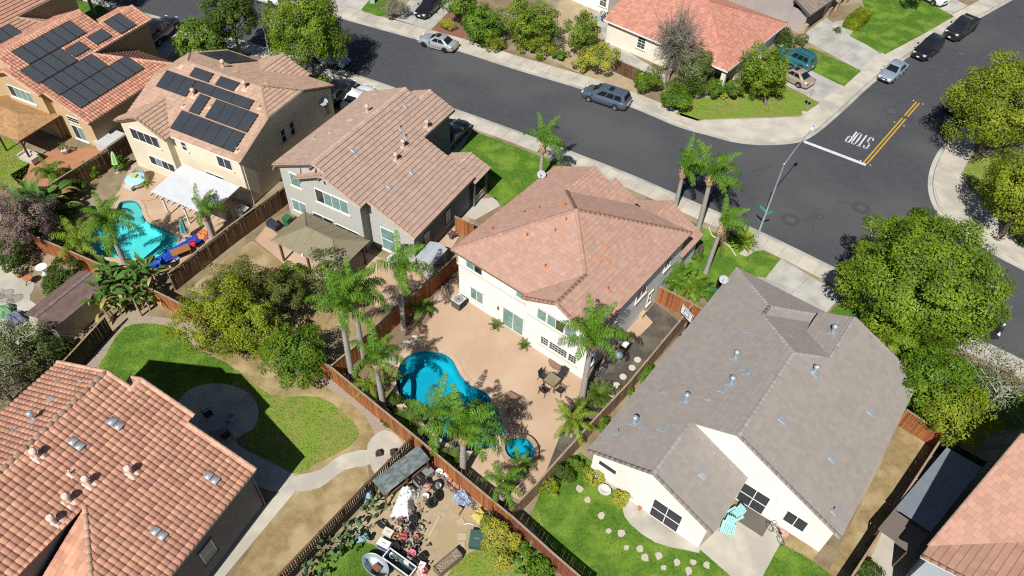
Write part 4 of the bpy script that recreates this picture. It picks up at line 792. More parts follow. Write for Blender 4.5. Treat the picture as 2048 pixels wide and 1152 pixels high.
# ---------------------------------------------------------------- tan house, barrel tiles
M_T2 = mat('barrel_red', (.58, .285, .195), (.49, .235, .155), scale=2.4, island=.22, bump=.15, bscale=30); M_W2 = stucco('tan_stucco', (.55, .41, .235), (.51, .375, .215))
M_C2 = mat('barrel_cap', (.50, .30, .215), (.43, .255, .18), scale=3, island=.12)
def model_house(name, o, yaw, label, tile, capm, wall, darkw, back=(-.25, -.95, -.4), s=1, style='barrel', bf=(6.2, 13.9, 9.6), lower_front=11.2, left=4.4, pick=300, tw=.31, th=.38, front_wing=True, lip=.036):
    """tract house: ridge at a=-9.5, long right slope with low eave, higher front wing"""
    h = house(name, o, yaw, label); k = .417; ra = -9.5; rz = 7.2; z = lambda a: rz - k*abs(a-ra)
    b0, b1, b2 = back; fv, ff, fr_ = bf
    right = [(ra, b0, rz), (-7.7, b0, z(-7.7)), (-7.7, b1, z(-7.7)), (-4.2, b1, z(-4.2)), (-4.2, b2, z(-4.2)), (.3, b2, z(.3)), (.3, lower_front, z(.3)), (-5.05, fv, z(-5.05)), (-5.05, ff, z(-5.05)), (ra+2.2, ff, z(ra+2.2)), (ra+2.2, fr_, z(ra+2.2)), (ra, fr_, rz)]
    lft = [(ra, b0, rz), (ra, fr_, rz), (ra-left, fr_, z(ra-left)), (ra-left, b0, z(ra-left))]
    hipf = [(-5.05, fv, z(-5.05)), (.3, lower_front, z(.3)), (-5.05, lower_front, z(.3))]
    sl_ = [(-7.7, b1, z(-7.7)-.02), (-7.7, b0+.6, z(-7.7)-.02), (-9.9, b0+.6, 5.55), (-9.9, b1, 5.55)]
    fw = [(ra+2.2, ff, z(ra+2.2)-.02), (ra+2.2, fr_-.4, z(ra+2.2)-.02), (ra+.2, fr_-.4, 5.6), (ra+.2, ff, 5.6)]
    fhip = [(ra+2.2, ff, z(ra+2.2)), (-5.05, ff, z(-5.05)), (-5.05, ff, z(-5.05))]
    rf = roof(h, [right, lft, hipf, sl_, fw], tile, tw=tw, th=th, style=style, lip=lip, pick=pick)
    cap(rf, [((ra, b0, rz), (ra, fr_, rz)), ((-5.05, fv, z(-5.05)), (.3, lower_front, z(.3))), ((ra+2.2, fr_, z(ra+2.2)), (ra+2.2, ff, z(ra+2.2))), ((ra, b0, rz), (-7.7, b0, z(-7.7))), ((-7.7, b1, z(-7.7)), (-4.2, b1, z(-4.2))), ((-4.2, b2, z(-4.2)), (.3, b2, z(.3))), ((ra, b0, rz), (ra-left, b0, z(ra-left))), ((-7.7, b1, z(-7.7)), (-9.9, b1, 5.55)), ((-5.05, ff, z(-5.05)), (ra+2.2, ff, z(ra+2.2)))], capm, w_=.3, h_=.12)
    t = .14; w0, w1, w2 = b0+.3, b1+.3, b2+.35
    walls(h, [(-9.6, w0, 5.5), (-9.6, w1, 5.4), (-7.7, w1, z(-7.7)-t), (-4.5, w1, z(-4.5)-t), (-4.5, w2, z(-4.5)-t), (0, w2, z(0)-t)], wall)
    walls(h, [(ra-left+.4, w0, z(ra-left)-t), (ra, w0, rz-t), (-7.7, w0, z(-7.7)-t)], wall)
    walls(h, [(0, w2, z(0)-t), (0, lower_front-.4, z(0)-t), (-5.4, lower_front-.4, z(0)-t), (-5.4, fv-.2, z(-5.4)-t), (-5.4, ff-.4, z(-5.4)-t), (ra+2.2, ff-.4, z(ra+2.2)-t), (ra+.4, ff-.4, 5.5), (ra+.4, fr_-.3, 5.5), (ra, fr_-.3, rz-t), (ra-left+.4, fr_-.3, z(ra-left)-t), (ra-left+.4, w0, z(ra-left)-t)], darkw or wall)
    eavebars(h, [((.32, b2, z(.3)), (.32, lower_front, z(.3))), ((-5.03, fv, z(-5.05)), (-5.03, ff, z(-5.05)))], M_GUT, name='gutter', h_=.14, dz=-.06)
    return h, rf, right, lft, (w0, w1, w2), z
h2, rf2, f2r, f2l, (w0, w1, w2), z2 = model_house('tan_house', (-39.473, 56.384), -24.3, 'tan two-storey house with red barrel tiles and solar panels at upper left', M_T2, M_C2, M_W2, mat('tan_stucco_shaded', (.40, .31, .19), (.37, .285, .175), scale=1.3, rough=.95))  # side and front walls: darker tan stucco, the shade is in the colour
window(h2, ('b', w1, -1), -9.0, -5.95, 3.4, 4.55, 4, pane=[M_SCREEN, M_CURT, M_CURT, M_CURT], trim=M_FRAMEW); window(h2, ('b', w1, -1), -9.4, -8.6, .9, 2.0, 1, pane=M_GLASS, trim=M_FRAMEW)
window(h2, ('b', w2, -1), -3.05, -1.65, 2.2, 2.75, 1, pane=M_GLASS, grid=(4, 2), sill=False); window(h2, ('b', w2, -1), -3.05, -1.65, .25, 1.75, 2, pane=[M_SCREEN, M_CURT], trim=M_FRAMEW)
eavebars(h2, [((-7.7, -.97, z2(-7.7)), (-4.2, -.97, z2(-4.2))), ((-4.2, -.42, z2(-4.2)), (.3, -.42, z2(.3)))], M_FASC_W, h_=.16, dz=-.14)
MB().tube([(-.05, -.1, 3.1), (-.05, -.1, 0)], .05, 6).build('downpipe', M_W2, h2)
solar(h2, f2r, [(-8.95, -7.05, 1.05, 7.75, 1, 6), (-7.0, -5.1, -.05, 4.5, 1, 4), (-6.65, -5.53, 4.6, 6.45, 1, 1), (-5.05, -3.22, .25, 6.0, 1, 5), (-3.2, -1.2, .35, 8.25, 1, 7), (-7.22, -5.25, 9.95, 12.1, 1, 2), (-6.65, -5.5, 7.25, 9.2, 1, 1)], 'gridded solar panels on the tan house',
      ['row of six gridded solar panels along the ridge of the tan house', 'second row of four gridded solar panels on the tan house', 'single gridded panel right of the second row, tan house', 'third row of five gridded solar panels on the tan house', 'lowest, longest row of seven gridded solar panels, tan house', 'pair of gridded solar panels nearest the street, tan house', 'single gridded panel near the upper eave of the tan house'], grid=True)
# far-left neighbour, mostly out of frame
p = G(32, 34, 5.35); yw = R(-24.3); A_ = Vector((math.cos(yw), math.sin(yw), 0)); B_ = Vector((-math.sin(yw), math.cos(yw), 0)); o1 = p + A_*5.05 - B_*6.2
M_T1 = mat('tile_salmon', (.44, .25, .175), (.38, .21, .15), scale=2.2, island=.1)
h1, rf1, f1r, f1l, ww, zz = model_house('brown_house', (o1.x, o1.y), -24.3, 'house with salmon tile roof at the upper left corner', M_T1, M_C3, M_W2, None, style='flat', th=.42, tw=.33, lip=.085, pick=0, lower_front=10.2)
solar(h1, f1r, [(-4.6, -2.6, .5, 5.0, 1, 4), (-2.4, -.5, .5, 5.5, 1, 4)], 'dark solar panels on the corner house', ['upper row of dark solar panels at the left edge', 'lower row of dark solar panels at the left edge'], grid=True)
# ---------------------------------------------------------------- red-tiled house, lower left
M_T8 = mat('barrel_pink', (.54, .29, .20), (.455, .23, .155), scale=2.4, island=.2, bump=.15, bscale=30); M_W8 = stucco('grey_stucco', (.2, .2, .205), (.18, .18, .185)); M_C8 = mat('barrel_cap_pink', (.56, .36, .255), (.48, .3, .21), scale=3, island=.12)
h8 = house('red_tiled_house', (-15.147, 21.009), -23.8, 'house with large red barrel-tile roof at the lower left'); k8 = .417; ra8, rz8 = -9.36, 8.2; z8 = lambda a: rz8 - k8*abs(a-ra8)
f8r = [(ra8, .38, rz8), (-7.75, .38, z8(-7.75)), (-7.75, 1.15, z8(-7.75)), (-4.25, 1.15, z8(-4.25)), (-4.25, .55, z8(-4.25)), (.25, .55, z8(.25)), (.25, -11.4, z8(.25)), (-5.2, -6.0, z8(-5.2)), (-5.3, -14, z8(-5.3)), (ra8, -14, rz8)]
f8l = [(ra8, .38, rz8), (ra8, -14, rz8), (-14.4, -14, z8(-14.4)), (-14.4, .38, z8(-14.4))]; f8h = [(-5.2, -6.0, z8(-5.2)), (.25, -11.4, z8(.25)), (-5.2, -11.4, z8(.25))]
f8s = [(-7.75, 1.15, z8(-7.75)-.02), (-7.75, .3, z8(-7.75)-.02), (-8.7, .3, 7.1), (-8.7, 1.15, 7.1)]
rf8 = roof(h8, [f8r, f8l, f8h, f8s], M_T8, tw=.325, th=.44, style='barrel', pick=300)
cap(rf8, [((ra8, .38, rz8), (ra8, -14, rz8)), ((-5.2, -6, z8(-5.2)), (.25, -11.4, z8(.25))), ((ra8, .4, rz8), (-7.75, .4, z8(-7.75))), ((-7.75, 1.15, z8(-7.75)), (-4.25, 1.15, z8(-4.25))), ((-4.25, .55, z8(-4.25)), (.25, .55, z8(.25))), ((ra8, .38, rz8), (-14.4, .38, z8(-14.4))), ((-7.75, 1.15, z8(-7.75)), (-8.7, 1.15, 7.1)), ((-7.75, .2, z8(-7.75)), (-7.75, 1.15, z8(-7.75)))], M_C8, w_=.34, h_=.15, step=.42)
pv8 = mat('vent_silver', (.66, .68, .7), (.55, .57, .6), scale=4, rough=.35, metal=.6); pw8 = mat('flue_cream', (.7, .55, .47))
roof_vents(rf8, f8r, [('s', -7.0, -1.7), ('s', -7.7, -3.7), ('s', -1.3, -1.2), ('s', -1.55, -5.1)], pv8); roof_vents(rf8, f8r, [('c', -4.6, -3.4), ('c', -8.6, -5.3), ('c', -5.8, -5.0), ('c', -5.7, -7.4), ('p', -6.8, -5.1), ('c', -5.9, -6.2)], pw8); roof_vents(rf8, f8l, [('p', -12.4, -1), ('f', -11.4, -2.2), ('p', -10.6, -.6), ('c', -11.0, -3.6), ('p', -11.6, -4.6)], pv8)
walls(h8, [(-14, .05, z8(-14)-.15), (ra8, .05, rz8-.15), (-7.9, .05, z8(-7.9)-.15), (-7.9, .8, z8(-7.9)-.15), (-4.5, .8, z8(-4.5)-.15), (-4.5, .2, z8(-4.5)-.15), (0, .2, z8(0)-.15), (0, -11, z8(0)-.15), (-5.5, -11, z8(0)-.15), (-5.5, -6.2, z8(-5.5)-.15), (-5.5, -13.6, z8(-5.5)-.15), (-14, -13.6, z8(-14)-.15), (-14, .05, z8(-14)-.15)], M_W8)
window(h8, ('a', 0, 1), -4.55, -3.68, 1.4, 2.8, 1, 2, pane=mat('blind', (.42, .42, .4), (.36, .36, .34), scale=3), head=True, trim=M_W8)
eavebars(h8, [((.27, .55, z8(.25)), (.27, -11.4, z8(.25)))], M_GUT, name='gutter', h_=.13, dz=-.04); MB().tube([(.1, .35, 3.95), (.06, .3, 3.6), (.06, .3, 0)], .06, 6).build('downpipe', M_W8, h8)
# ---------------------------------------------------------------- corner house, lower right edge
M_T7 = mat('tile_apricot', (.46, .265, .195), (.41, .235, .17), scale=2.4, island=.1, bump=.2, bscale=30); M_W7 = stucco('blue_grey_stucco', (.42, .47, .53), (.39, .44, .5))
h7 = house('blue_grey_house', tuple(G(1855, 1098, 5.55)[:2]), -46.8, 'blue-grey house with apricot tile roof at the lower right edge'); k7 = .42
f7m = [(0, 0.2, 5.55), (14, .2, 5.55), (14, 8, 5.55 + k7*7.8), (0, 8, 5.55 + k7*7.8)]; f7b = [(0, 15.8, 5.55), (14, 15.8, 5.55), (14, 8, 5.55 + k7*7.8), (0, 8, 5.55 + k7*7.8)]
gp = (4.2, -.6, 5.55 + k7*4.2); ge = (4.2, 4.4, gp[2]); f7l = [(0, -.6, 5.57), gp, ge, (0, .25, 5.57)]; f7r = [(8.4, -.6, 5.57), gp, ge, (8.4, .25, 5.57)]
rf7 = roof(h7, [f7m, f7b, f7l, f7r], M_T7, tw=.44, th=.40, lip=.045, pick=300); M_C7 = mat('cap_apricot', (.42, .26, .19), (.36, .22, .16), scale=3, island=.1)
cap(rf7, [((0, .2, 5.55), (0, 8, 5.55 + k7*7.8)), (gp, ge), ((0, -.6, 5.57), gp), ((8.4, -.6, 5.57), gp)], M_C7, h_=.08)
roof_vents(rf7, f7m, [('c', 3.4, 5.0)], mat('flue_peach', (.72, .5, .38)))
walls(h7, [(.35, 15.4, 5.4), (.35, 8, 8.6), (.35, 0.6, 5.4), (.35, -.25, 5.4), (4.2, -.25, 7.1), (8.1, -.25, 5.4), (8.1, .6, 5.4), (13.6, .6, 5.4), (13.6, 15.4, 5.4), (.35, 15.4, 5.4)], M_W7)
window(h7, ('b', -.25, -1), 2.2, 4.4, 3.6, 4.8, 2, pane=M_CURT); eavebars(h7, [((-.02, -.62, 5.57), gp), (gp, (8.4, -.62, 5.57)), ((-.02, -.6, 5.57), (-.02, .3, 5.57))], M_FASC_W, h_=.22, dz=-.12)
# ---------------------------------------------------------------- cream house across the street
M_T9 = mat('tile_terracotta', (.52, .245, .18), (.45, .205, .15), scale=2.2, island=.15); M_W9 = stucco('pale_cream_stucco', (.76, .71, .60), (.72, .67, .56))
h9 = house('cream_house', (21.576, 70.364), -38.5, 'single-storey cream house with terracotta roof across the street'); k9 = .39; e9 = 2.8; P9 = (-7, 7, e9 + k9*7)
f9 = [[(0, 0, e9), P9, (-16, 7, P9[2]), (-16, 0, e9)], [(0, 14, e9), (-16, 14, e9), (-16, 7, P9[2]), P9], [(0, 0, e9), (0, 14, e9), P9]]
rf9 = roof(h9, f9, M_T9, tw=.36, th=.4, pick=0, lip=.045); M_C9 = mat('cap_terracotta', (.46, .2, .13), (.4, .17, .11), scale=3, island=.1)
cap(rf9, [((0, 0, e9), P9), ((0, 14, e9), P9), (P9, (-16, 7, P9[2]))], M_C9); roof_vents(rf9, f9[0], [('f', -12.4, 2), ('f', -2.6, 1.2), ('f', -6, 5)], M_RV); roof_vents(rf9, f9[2], [('f', -2.6, 6), ('f', -4.0, 7), ('p', -3, 5)], M_RV)
walls(h9, [(-15.6, 13.6, e9), (-15.6, .4, e9), (-3.2, .4, e9), (-3.2, 3.4, e9), (-.4, 3.4, e9), (-.4, 13.6, e9), (-15.6, 13.6, e9)], M_W9)
for a_ in (-.45, -3.0): MB().box((a_, .5, 1.4), (.5, .4, 2.8)).build('porch_column', M_W9, h9)
walls(h9, [(-15.59, 7, P9[2]-.1), (-15.59, .4, e9)], M_W9); window(h9, ('b', .4, -1), -11.35, -10.4, 1.05, 2.35, 1, 2, pane=M_GLASS, grid=(2, 4)); eavebars(h9, [((-16, -.02, e9), (0, -.02, e9)), ((.02, 0, e9), (.02, 14, e9))], M_FASC_W, h_=.18, dz=-.07)
window(h9, ('a', -.4, 1), 5, 9.6, .1, 2.2, 1, pane=M_FRAMEW, sill=False, name='garage_door')
# white rear corner of the next house along (only its end shows)
hx = house('white_house', tuple(G(1214, 30)[:2]), -38.5, 'white house end with a small window above the terracotta roof'); walls(hx, [(-6, 6, 5), (-6, 0, 5), (0, 0, 5), (0, 6, 5), (-6, 6, 5)], M_W5)
roof(hx, [[(-6.3, -.3, 4.9), (.3, -.3, 4.9), (.3, 3, 6.2), (-6.3, 3, 6.2)], [(-6.3, 6.3, 4.9), (.3, 6.3, 4.9), (.3, 3, 6.2), (-6.3, 3, 6.2)]], M_T9, pick=0); window(hx, ('b', 0, -1), -1.2, -.3, .9, 2.1, 1, 2, pane=M_GLASS, grid=(2, 4))
# ---------------------------------------------------------------- mauve house, top right
M_W10 = stucco('mauve_stucco', (.42, .37, .355), (.39, .345, .33)); M_T10 = mat('tile_mauve_brown', (.27, .21, .175), (.22, .17, .14), scale=2, island=.15); M_STONE = mat('ledgestone', (.46, .34, .22), (.3, .2, .13), scale=4, bump=.8, bscale=7, island=.2)
gA, gB = G(1605, 66), G(1664, 24); yb = math.degrees(math.atan2(gB.y-gA.y, gB.x-gA.x)) - 90
h10 = house('mauve_house', (gA.x, gA.y), yb, 'mauve two-storey house with stone-trimmed garage at the top right')
walls(h10, [(-12, -.5, 5.6), (-2, -.5, 5.6), (-2, 9, 5.6), (-12, 9, 5.6), (-12, -.5, 5.6)], M_W10); walls(h10, [(-12, -.4, 3), (0, -.4, 2.7), (0, -.0, 2.7), (-.25, .3, 2.7), (-.25, 5.4, 2.7), (0, 5.7, 2.7), (0, 6.4, 2.7), (-2, 6.4, 3.2)], M_W10)
rf10 = roof(h10, [[(.5, -.8, 2.75), (.5, 6.9, 2.75), (-2, 6.9, 3.95), (-2, -.8, 3.95)]], M_T10, pick=0, tw=.4, th=.36, lip=.05)
roof(h10, [[(-12.4, -1, 5.5), (-1.6, -1, 5.5), (-7, 4, 7.6)], [(-1.6, -1, 5.5), (-1.6, 9.5, 5.5), (-7, 5, 7.6), (-7, 4, 7.6)], [(-12.4, 9.5, 5.5), (-1.6, 9.5, 5.5), (-7, 5, 7.6)], [(-12.4, -1, 5.5), (-12.4, 9.5, 5.5), (-7, 5, 7.6), (-7, 4, 7.6)]], M_T10, pick=0, tw=.4, th=.36)
window(h10, ('a', -.25, 1), .4, 5.2, .05, 2.2, 1, 4, pane=mat('garage_dark', (.1, .085, .075)), fm=M_FASC_B, sill=False, name='garage_door'); window(h10, ('a', -2, 1), 1.4, 2.6, 4.0, 5.2, 2, pane=M_CURT); window(h10, ('b', -.5, -1), -5.4, -4.2, 3.6, 4.9, 2, pane=M_GLASS)
for y_ in (-.15, 6.0): MB().box((.12, y_, .6), (.5, .7, 1.2)).build('stone_base', M_STONE, h10)
eavebars(h10, [((.52, -.8, 2.75), (.52, 6.9, 2.75))], mat('gutter_dark', (.09, .085, .085)), name='gutter', h_=.16, w_=.12, dz=-.06); eavebars(h10, [((.5, -.82, 2.75), (-2, -.82, 3.95))], mat('fascia_dark', (.1, .095, .095)), h_=.3, dz=-.12)
for y_ in (8.6, 11.4): MB().box((-.2, y_, 1.4), (.6, .6, 2.8)).build('porch_column', M_W10, h10); MB().box((-.2, y_, .55), (.8, .8, 1.1)).build('stone_base', M_STONE, h10)
roof(h10, [[(.5, 7.6, 2.9), (.5, 12.2, 2.9), (-2.4, 12.2, 3.6), (-2.4, 7.6, 3.6)]], M_T10, pick=0, tw=.4, th=.36)
MB().box((-1.2, 10, 2.55), (1.9, 3.6, .5)).build('porch_beam', M_W10, h10)
# ================================================================ fences, sheds, covers
M_WOODL = mat('fence_cedar', (.36, .135, .048), (.25, .09, .033), scale=2.6, objrand=.28, rough=.8); M_WOODD = mat('fence_dark', (.15, .085, .045), (.10, .056, .03), scale=2.6, objrand=.3, rough=.85)
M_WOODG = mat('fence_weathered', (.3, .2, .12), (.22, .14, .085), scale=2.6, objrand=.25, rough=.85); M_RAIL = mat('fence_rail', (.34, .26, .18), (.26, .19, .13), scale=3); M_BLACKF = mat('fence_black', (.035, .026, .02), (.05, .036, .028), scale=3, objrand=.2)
_bm = {}
def fence(label, tops, m, side=1, h=1.8, bw=.145, z0=0, single=True, lattice=False, name='wooden_fence', group='garden fences', raw=False, rail=None, gap=.006):
    """board fence along its top line (photo pixels); side = which side the boards face (left of direction = +1)"""
    P = [G(x, y, h + z0) for x, y in tops] if not raw else [Vector(p) for p in tops]; rail = rail or M_RAIL
    r = empty(name, (P[0].x, P[0].y, z0), 0, label, 'fence', group); O = Vector((P[0].x, P[0].y, 0)); d0 = P[-1]-P[0]; side = 1 if (-P[0]).dot(Vector((-d0.y, d0.x, 0))) > 0 else -1; hb = h - (.35 if lattice else .03)
    key = (m.name, bw, hb); jb = MB()
    if key not in _bm: b = MB(); b.box((0, 0, hb/2), (bw-gap, .02, hb)); _bm[key] = b.mesh('fence_board', m)
    rails = MB(); lat = MB(); bi = 0
    for a, b in zip(P, P[1:]):
        a, b = Vector((a.x, a.y, 0)) - O, Vector((b.x, b.y, 0)) - O; d = b-a; L_ = d.length; d.normalize(); n = Vector((-d.y, d.x, 0)); an = math.atan2(d.y, d.x)
        for i in range(max(1, round(L_/2.4)) + 1): p = a + d*L_*i/max(1, round(L_/2.4)); MB().box((p.x - n.x*side*.06, p.y - n.y*side*.06, (h + .02)/2 - .1), (.09, .09, h + .2), rz=an).build('post', rail, r)
        for zz in (.25, h*.55): rails.bar(a - n*side*.035 + Vector((0, 0, zz)), b - n*side*.035 + Vector((0, 0, zz)), .04, .09)
        rails.bar(a + Vector((0, 0, h)), b + Vector((0, 0, h)), .13, .04)
        if lattice:
            rails.bar(a + Vector((0, 0, hb + .02)), b + Vector((0, 0, hb + .02)), .05, .05)
            k = int(L_/.14)
            for i in range(k):
                for s_ in (1, -1):
                    u0 = i/k*L_; u1 = min(max(u0 + s_*.3, 0), L_); lat.bar(a + d*u0 + Vector((0, 0, hb + .03)), a + d*u1 + Vector((0, 0, h - .02)), .012, .04)
        nb = int(L_/bw)
        for i in range(nb):
            p = a + d*(L_*(i + .5)/nb) + n*side*.012; dz = random.uniform(-.012, .006)
            if single and bi < 300:
                o = bpy.data.objects.new('fence_board', _bm[key]); link(o, r); o.location = (p.x, p.y, .03 + dz); o.rotation_euler = (random.uniform(-.012, .012), random.uniform(-.008, .008), an + random.uniform(-.02, .02)); bi += 1
            else: jb.box((p.x, p.y, hb/2 + .03 + dz), (bw-gap, .02, hb), rz=an)
    rails.build('rail', rail, r)
    if lattice: lat.build('lattice', M_WOODD, r)
    if jb.v: tag(jb.build('fence_boards', m, r), kind='stuff')
    return r
F1 = [(659, 732), (700, 766), (762, 817), (822, 866), (880, 914), (945, 968), (1024, 1033)]
fence('sunlit cedar board fence behind the kidney pool', F1, M_WOODL, side=-1)
fence('dark red rear fence between the lawn and the cluttered yard', [(1024, 1033), (1060, 1065), (1110, 1110), (1180, 1170)], mat('fence_redbrown', (.24, .075, .045), (.17, .055, .035), scale=2.6, objrand=.2), side=-1)
fence('cedar side fence between the gazebo yard and the pool', [(660, 733), (712, 690), (775, 633), (845, 572), (912, 512)], M_WOODL, side=1, group='garden fences')
fence('weathered side fence between pool yard and grey-roofed house', [(1024, 1017), (1074, 966), (1111, 924), (1191, 836), (1257, 766), (1357, 645), (1387, 607)], M_WOODG, side=1)
fence('bright cedar gate fence beside the white house', [(1320, 573), (1384, 606), (1412, 622)], M_WOODL, side=-1, h=1.75)
fence('cedar gate fence at the end of the dry side yard', [(1814, 820), (1850, 843), (1890, 867)], M_WOODL, side=-1)
fence('fence shading the dry side yard, its shaded face coloured black', [(1890, 867), (1800, 1005), (1706, 1150), (1660, 1220)], M_BLACKF, side=-1)  # black boards here stand for the unlit face, shade put into the colour
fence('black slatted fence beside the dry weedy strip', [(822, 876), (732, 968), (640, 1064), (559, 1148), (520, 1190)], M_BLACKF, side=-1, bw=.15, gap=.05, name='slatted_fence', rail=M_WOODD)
fence('brown fence with lattice top beside the turquoise pool', [(575, 366), (556, 381), (450, 458), (337, 546)], M_WOODD, side=-1, h=2.0, lattice=True)
fence('dark lattice-topped fence below the tan house', [(262, 262), (197, 307), (124, 353), (40, 408)], M_WOODD, side=-1, h=2.0, lattice=True)
fence('cedar rear fence behind the turquoise pool', [(60, 468), (87, 480), (144, 504), (217, 536), (300, 577), (372, 613)], M_WOODL, side=-1)
fence('rear fence hidden among the fruit trees', [(372, 613), (520, 672), (659, 732)], M_WOODL, side=-1)
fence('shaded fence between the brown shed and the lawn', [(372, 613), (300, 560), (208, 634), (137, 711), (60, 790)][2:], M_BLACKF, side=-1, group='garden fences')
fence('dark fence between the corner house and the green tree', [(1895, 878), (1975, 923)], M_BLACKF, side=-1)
fence('cedar gate between the grey house and white house', [(910, 433), (946, 448)], M_WOODL, side=-1)
fence('short brown fence among the hedges across the street', [(1232, 118), (1278, 138)], M_WOODD, side=-1, h=1.6)
# gazebo
M_OLIVE = mat('olive_metal', (.235, .205, .135), (.215, .185, .12), scale=1.5, rough=.6); M_BPOST = mat('brown_post', (.16, .09, .055), (.13, .075, .045), scale=3)
gz = empty('gazebo', (-19.476, 42.519, 0), R(-27.9), 'olive metal hip-roofed gazebo on brown posts behind the grey house', 'gazebo'); e = 2.45; r0, r1 = (2.05, 2.05, 3.35), (4.75, 2.05, 3.35); C_ = [(0, 0, e), (6.75, 0, e), (6.75, 4.1, e), (0, 4.1, e)]
gr_ = MB().poly([C_[0], C_[1], r1, r0]).poly([C_[1], C_[2], r1]).poly([C_[2], C_[3], r0, r1]).poly([C_[3], C_[0], r0]).build('roof', M_OLIVE, gz)
sm = MB()
for a, b in ((C_[0], r0), (C_[1], r1), (C_[2], r1), (C_[3], r0), (r0, r1)): sm.bar(Vector(a) + Vector((0, 0, .02)), Vector(b) + Vector((0, 0, .02)), .09, .05)
for i in range(1, 7):
    a = i*6.75/7; t = min(1, a/2.05, (6.75-a)/2.0)
    for y0, sg in ((0, 1), (4.1, -1)): sm.bar((a, y0, e + .012), (a, y0 + sg*2.05*t, e + .012 + .9*t), .03, .02)
sm.build('seam', M_OLIVE, gr_)
for i, (a, b) in enumerate([(.45, .4), (3.3, .4), (6.3, .4), (.45, 3.7), (6.3, 3.7)]): MB().box((a, b, 1.2), (.16, .16, 2.4)).build('post', M_BPOST, gz)
bm_ = MB()
for b in (.4, 3.7): bm_.box((3.37, b, 2.35), (6.2, .1, .16))
for a in (.45, 6.3): bm_.box((a, 2.05, 2.35), (.1, 3.3, .16))
for a, b, s_ in ((.45, .4, 1), (3.3, .4, 1), (3.3, .4, -1), (6.3, .4, -1)): bm_.bar((a, b, 1.75), (a + s_*.55, b, 2.3), .07, .07)
bm_.build('beam', M_BPOST, gz); MB().box((3.3, -.02, 2.5), (.2, .04, .3)).build('lamp', M_FRAMEW, gz)
# white patio cover of the cream house
pc = empty('patio_cover', (-30.885, 47.594, 0), R(-25), 'white slab patio cover on white posts behind the cream house', 'patio cover'); M_PW = mat('white_cover', (.60, .61, .64), (.54, .55, .58), scale=1.2, rough=.6)
MB().add([(0, 0, 2.55), (6.3, 0, 2.55), (6.3, 3.95, 2.75), (0, 3.95, 2.75), (0, 0, 2.62), (6.3, 0, 2.62), (6.3, 3.95, 2.82), (0, 3.95, 2.82)], [(3, 2, 1, 0), (4, 5, 6, 7), (0, 1, 5, 4), (1, 2, 6, 5), (2, 3, 7, 6), (3, 0, 4, 7)]).build('roof', M_PW, pc)
rt_ = MB()
for i in range(11): a = .15 + i*.6; rt_.bar((a, -.28, 2.44), (a, 3.9, 2.66), .06, .16)
rt_.build('rafter', M_FRAMEW, pc); MB().box((3.1, .3, 2.35), (6.2, .1, .18)).build('beam', M_FRAMEW, pc)
for a in (.75, 3.1, 5.9): MB().box((a, .3, 1.15), (.13, .13, 2.3)).build('post', M_FRAMEW, pc)
# shingled patio cover of the tan house (its corner shows at the left edge)
q0 = G(37, 283, 2.6); p2 = empty('patio_cover', (q0.x, q0.y, 0), R(-24.3), 'brown shingled patio cover at the left edge behind the tan house', 'patio cover'); M_SHB = mat('shingle_amber', (.40, .235, .11), (.33, .19, .085), scale=3, island=.15)
roof(p2, [[(0, 0, 2.6), (0, 4.6, 2.6), (-2.3, 2.3, 3.4)], [(0, 4.6, 2.6), (-2.3, 2.3, 3.4), (-7, 2.3, 3.4), (-7, 4.6, 2.6)], [(0, 0, 2.6), (-7, 0, 2.6), (-7, 2.3, 3.4), (-2.3, 2.3, 3.4)]], M_SHB, tw=.3, th=.2, pick=0, lip=.02)
for a, b in ((-.35, .35), (-.35, 4.2), (-3.6, .35)): MB().box((a, b, 1.25), (.16, .16, 2.5)).build('post', M_BPOST, p2)
cb = MB().box((-.35, 2.3, 2.4), (.12, 4, .22)).box((-3.6, .35, 2.4), (6.6, .12, .22))
for s_ in (1, -1): cb.bar((-.35, 2.28 + s_*1.9, 1.7), (-.35, 2.28 + s_*1.2, 2.35), .09, .09)
cb.build('beam', M_BPOST, p2)
# brown shed
q0 = G(48, 629, 2.2); s_h = empty('garden_shed', (q0.x, q0.y, 0), R(-25), 'garden shed with brown shingle roof and cream walls', 'shed'); M_SHR = mat('shingle_brown', (.17, .115, .105), (.14, .095, .085), scale=3, island=.15)
rs = roof(s_h, [[(0, 0, 2.2), (0, 5.0, 2.2), (1.45, 5.0, 2.75), (1.45, 0, 2.75)], [(2.9, 0, 2.15), (2.9, 5.0, 2.15), (1.45, 5, 2.75), (1.45, 0, 2.75)]], M_SHR, tw=.5, th=.17, pick=0, lip=.014, thick=.06); cap(rs, [((1.45, 0, 2.75), (1.45, 5, 2.75))], M_SHR, w_=.3, h_=.03)
walls(s_h, [(.2, 4.8, 2.2), (.2, .2, 2.2), (1.45, .2, 2.68), (2.7, .2, 2.15), (2.7, 4.8, 2.15), (.2, 4.8, 2.2)], mat('shed_wall', (.55, .5, .38), (.5, .45, .34), scale=2)); MB().box((1.3, .18, 1.0), (1.5, .04, 1.9)).build('door', mat('shed_door', (.3, .28, .22)), s_h)
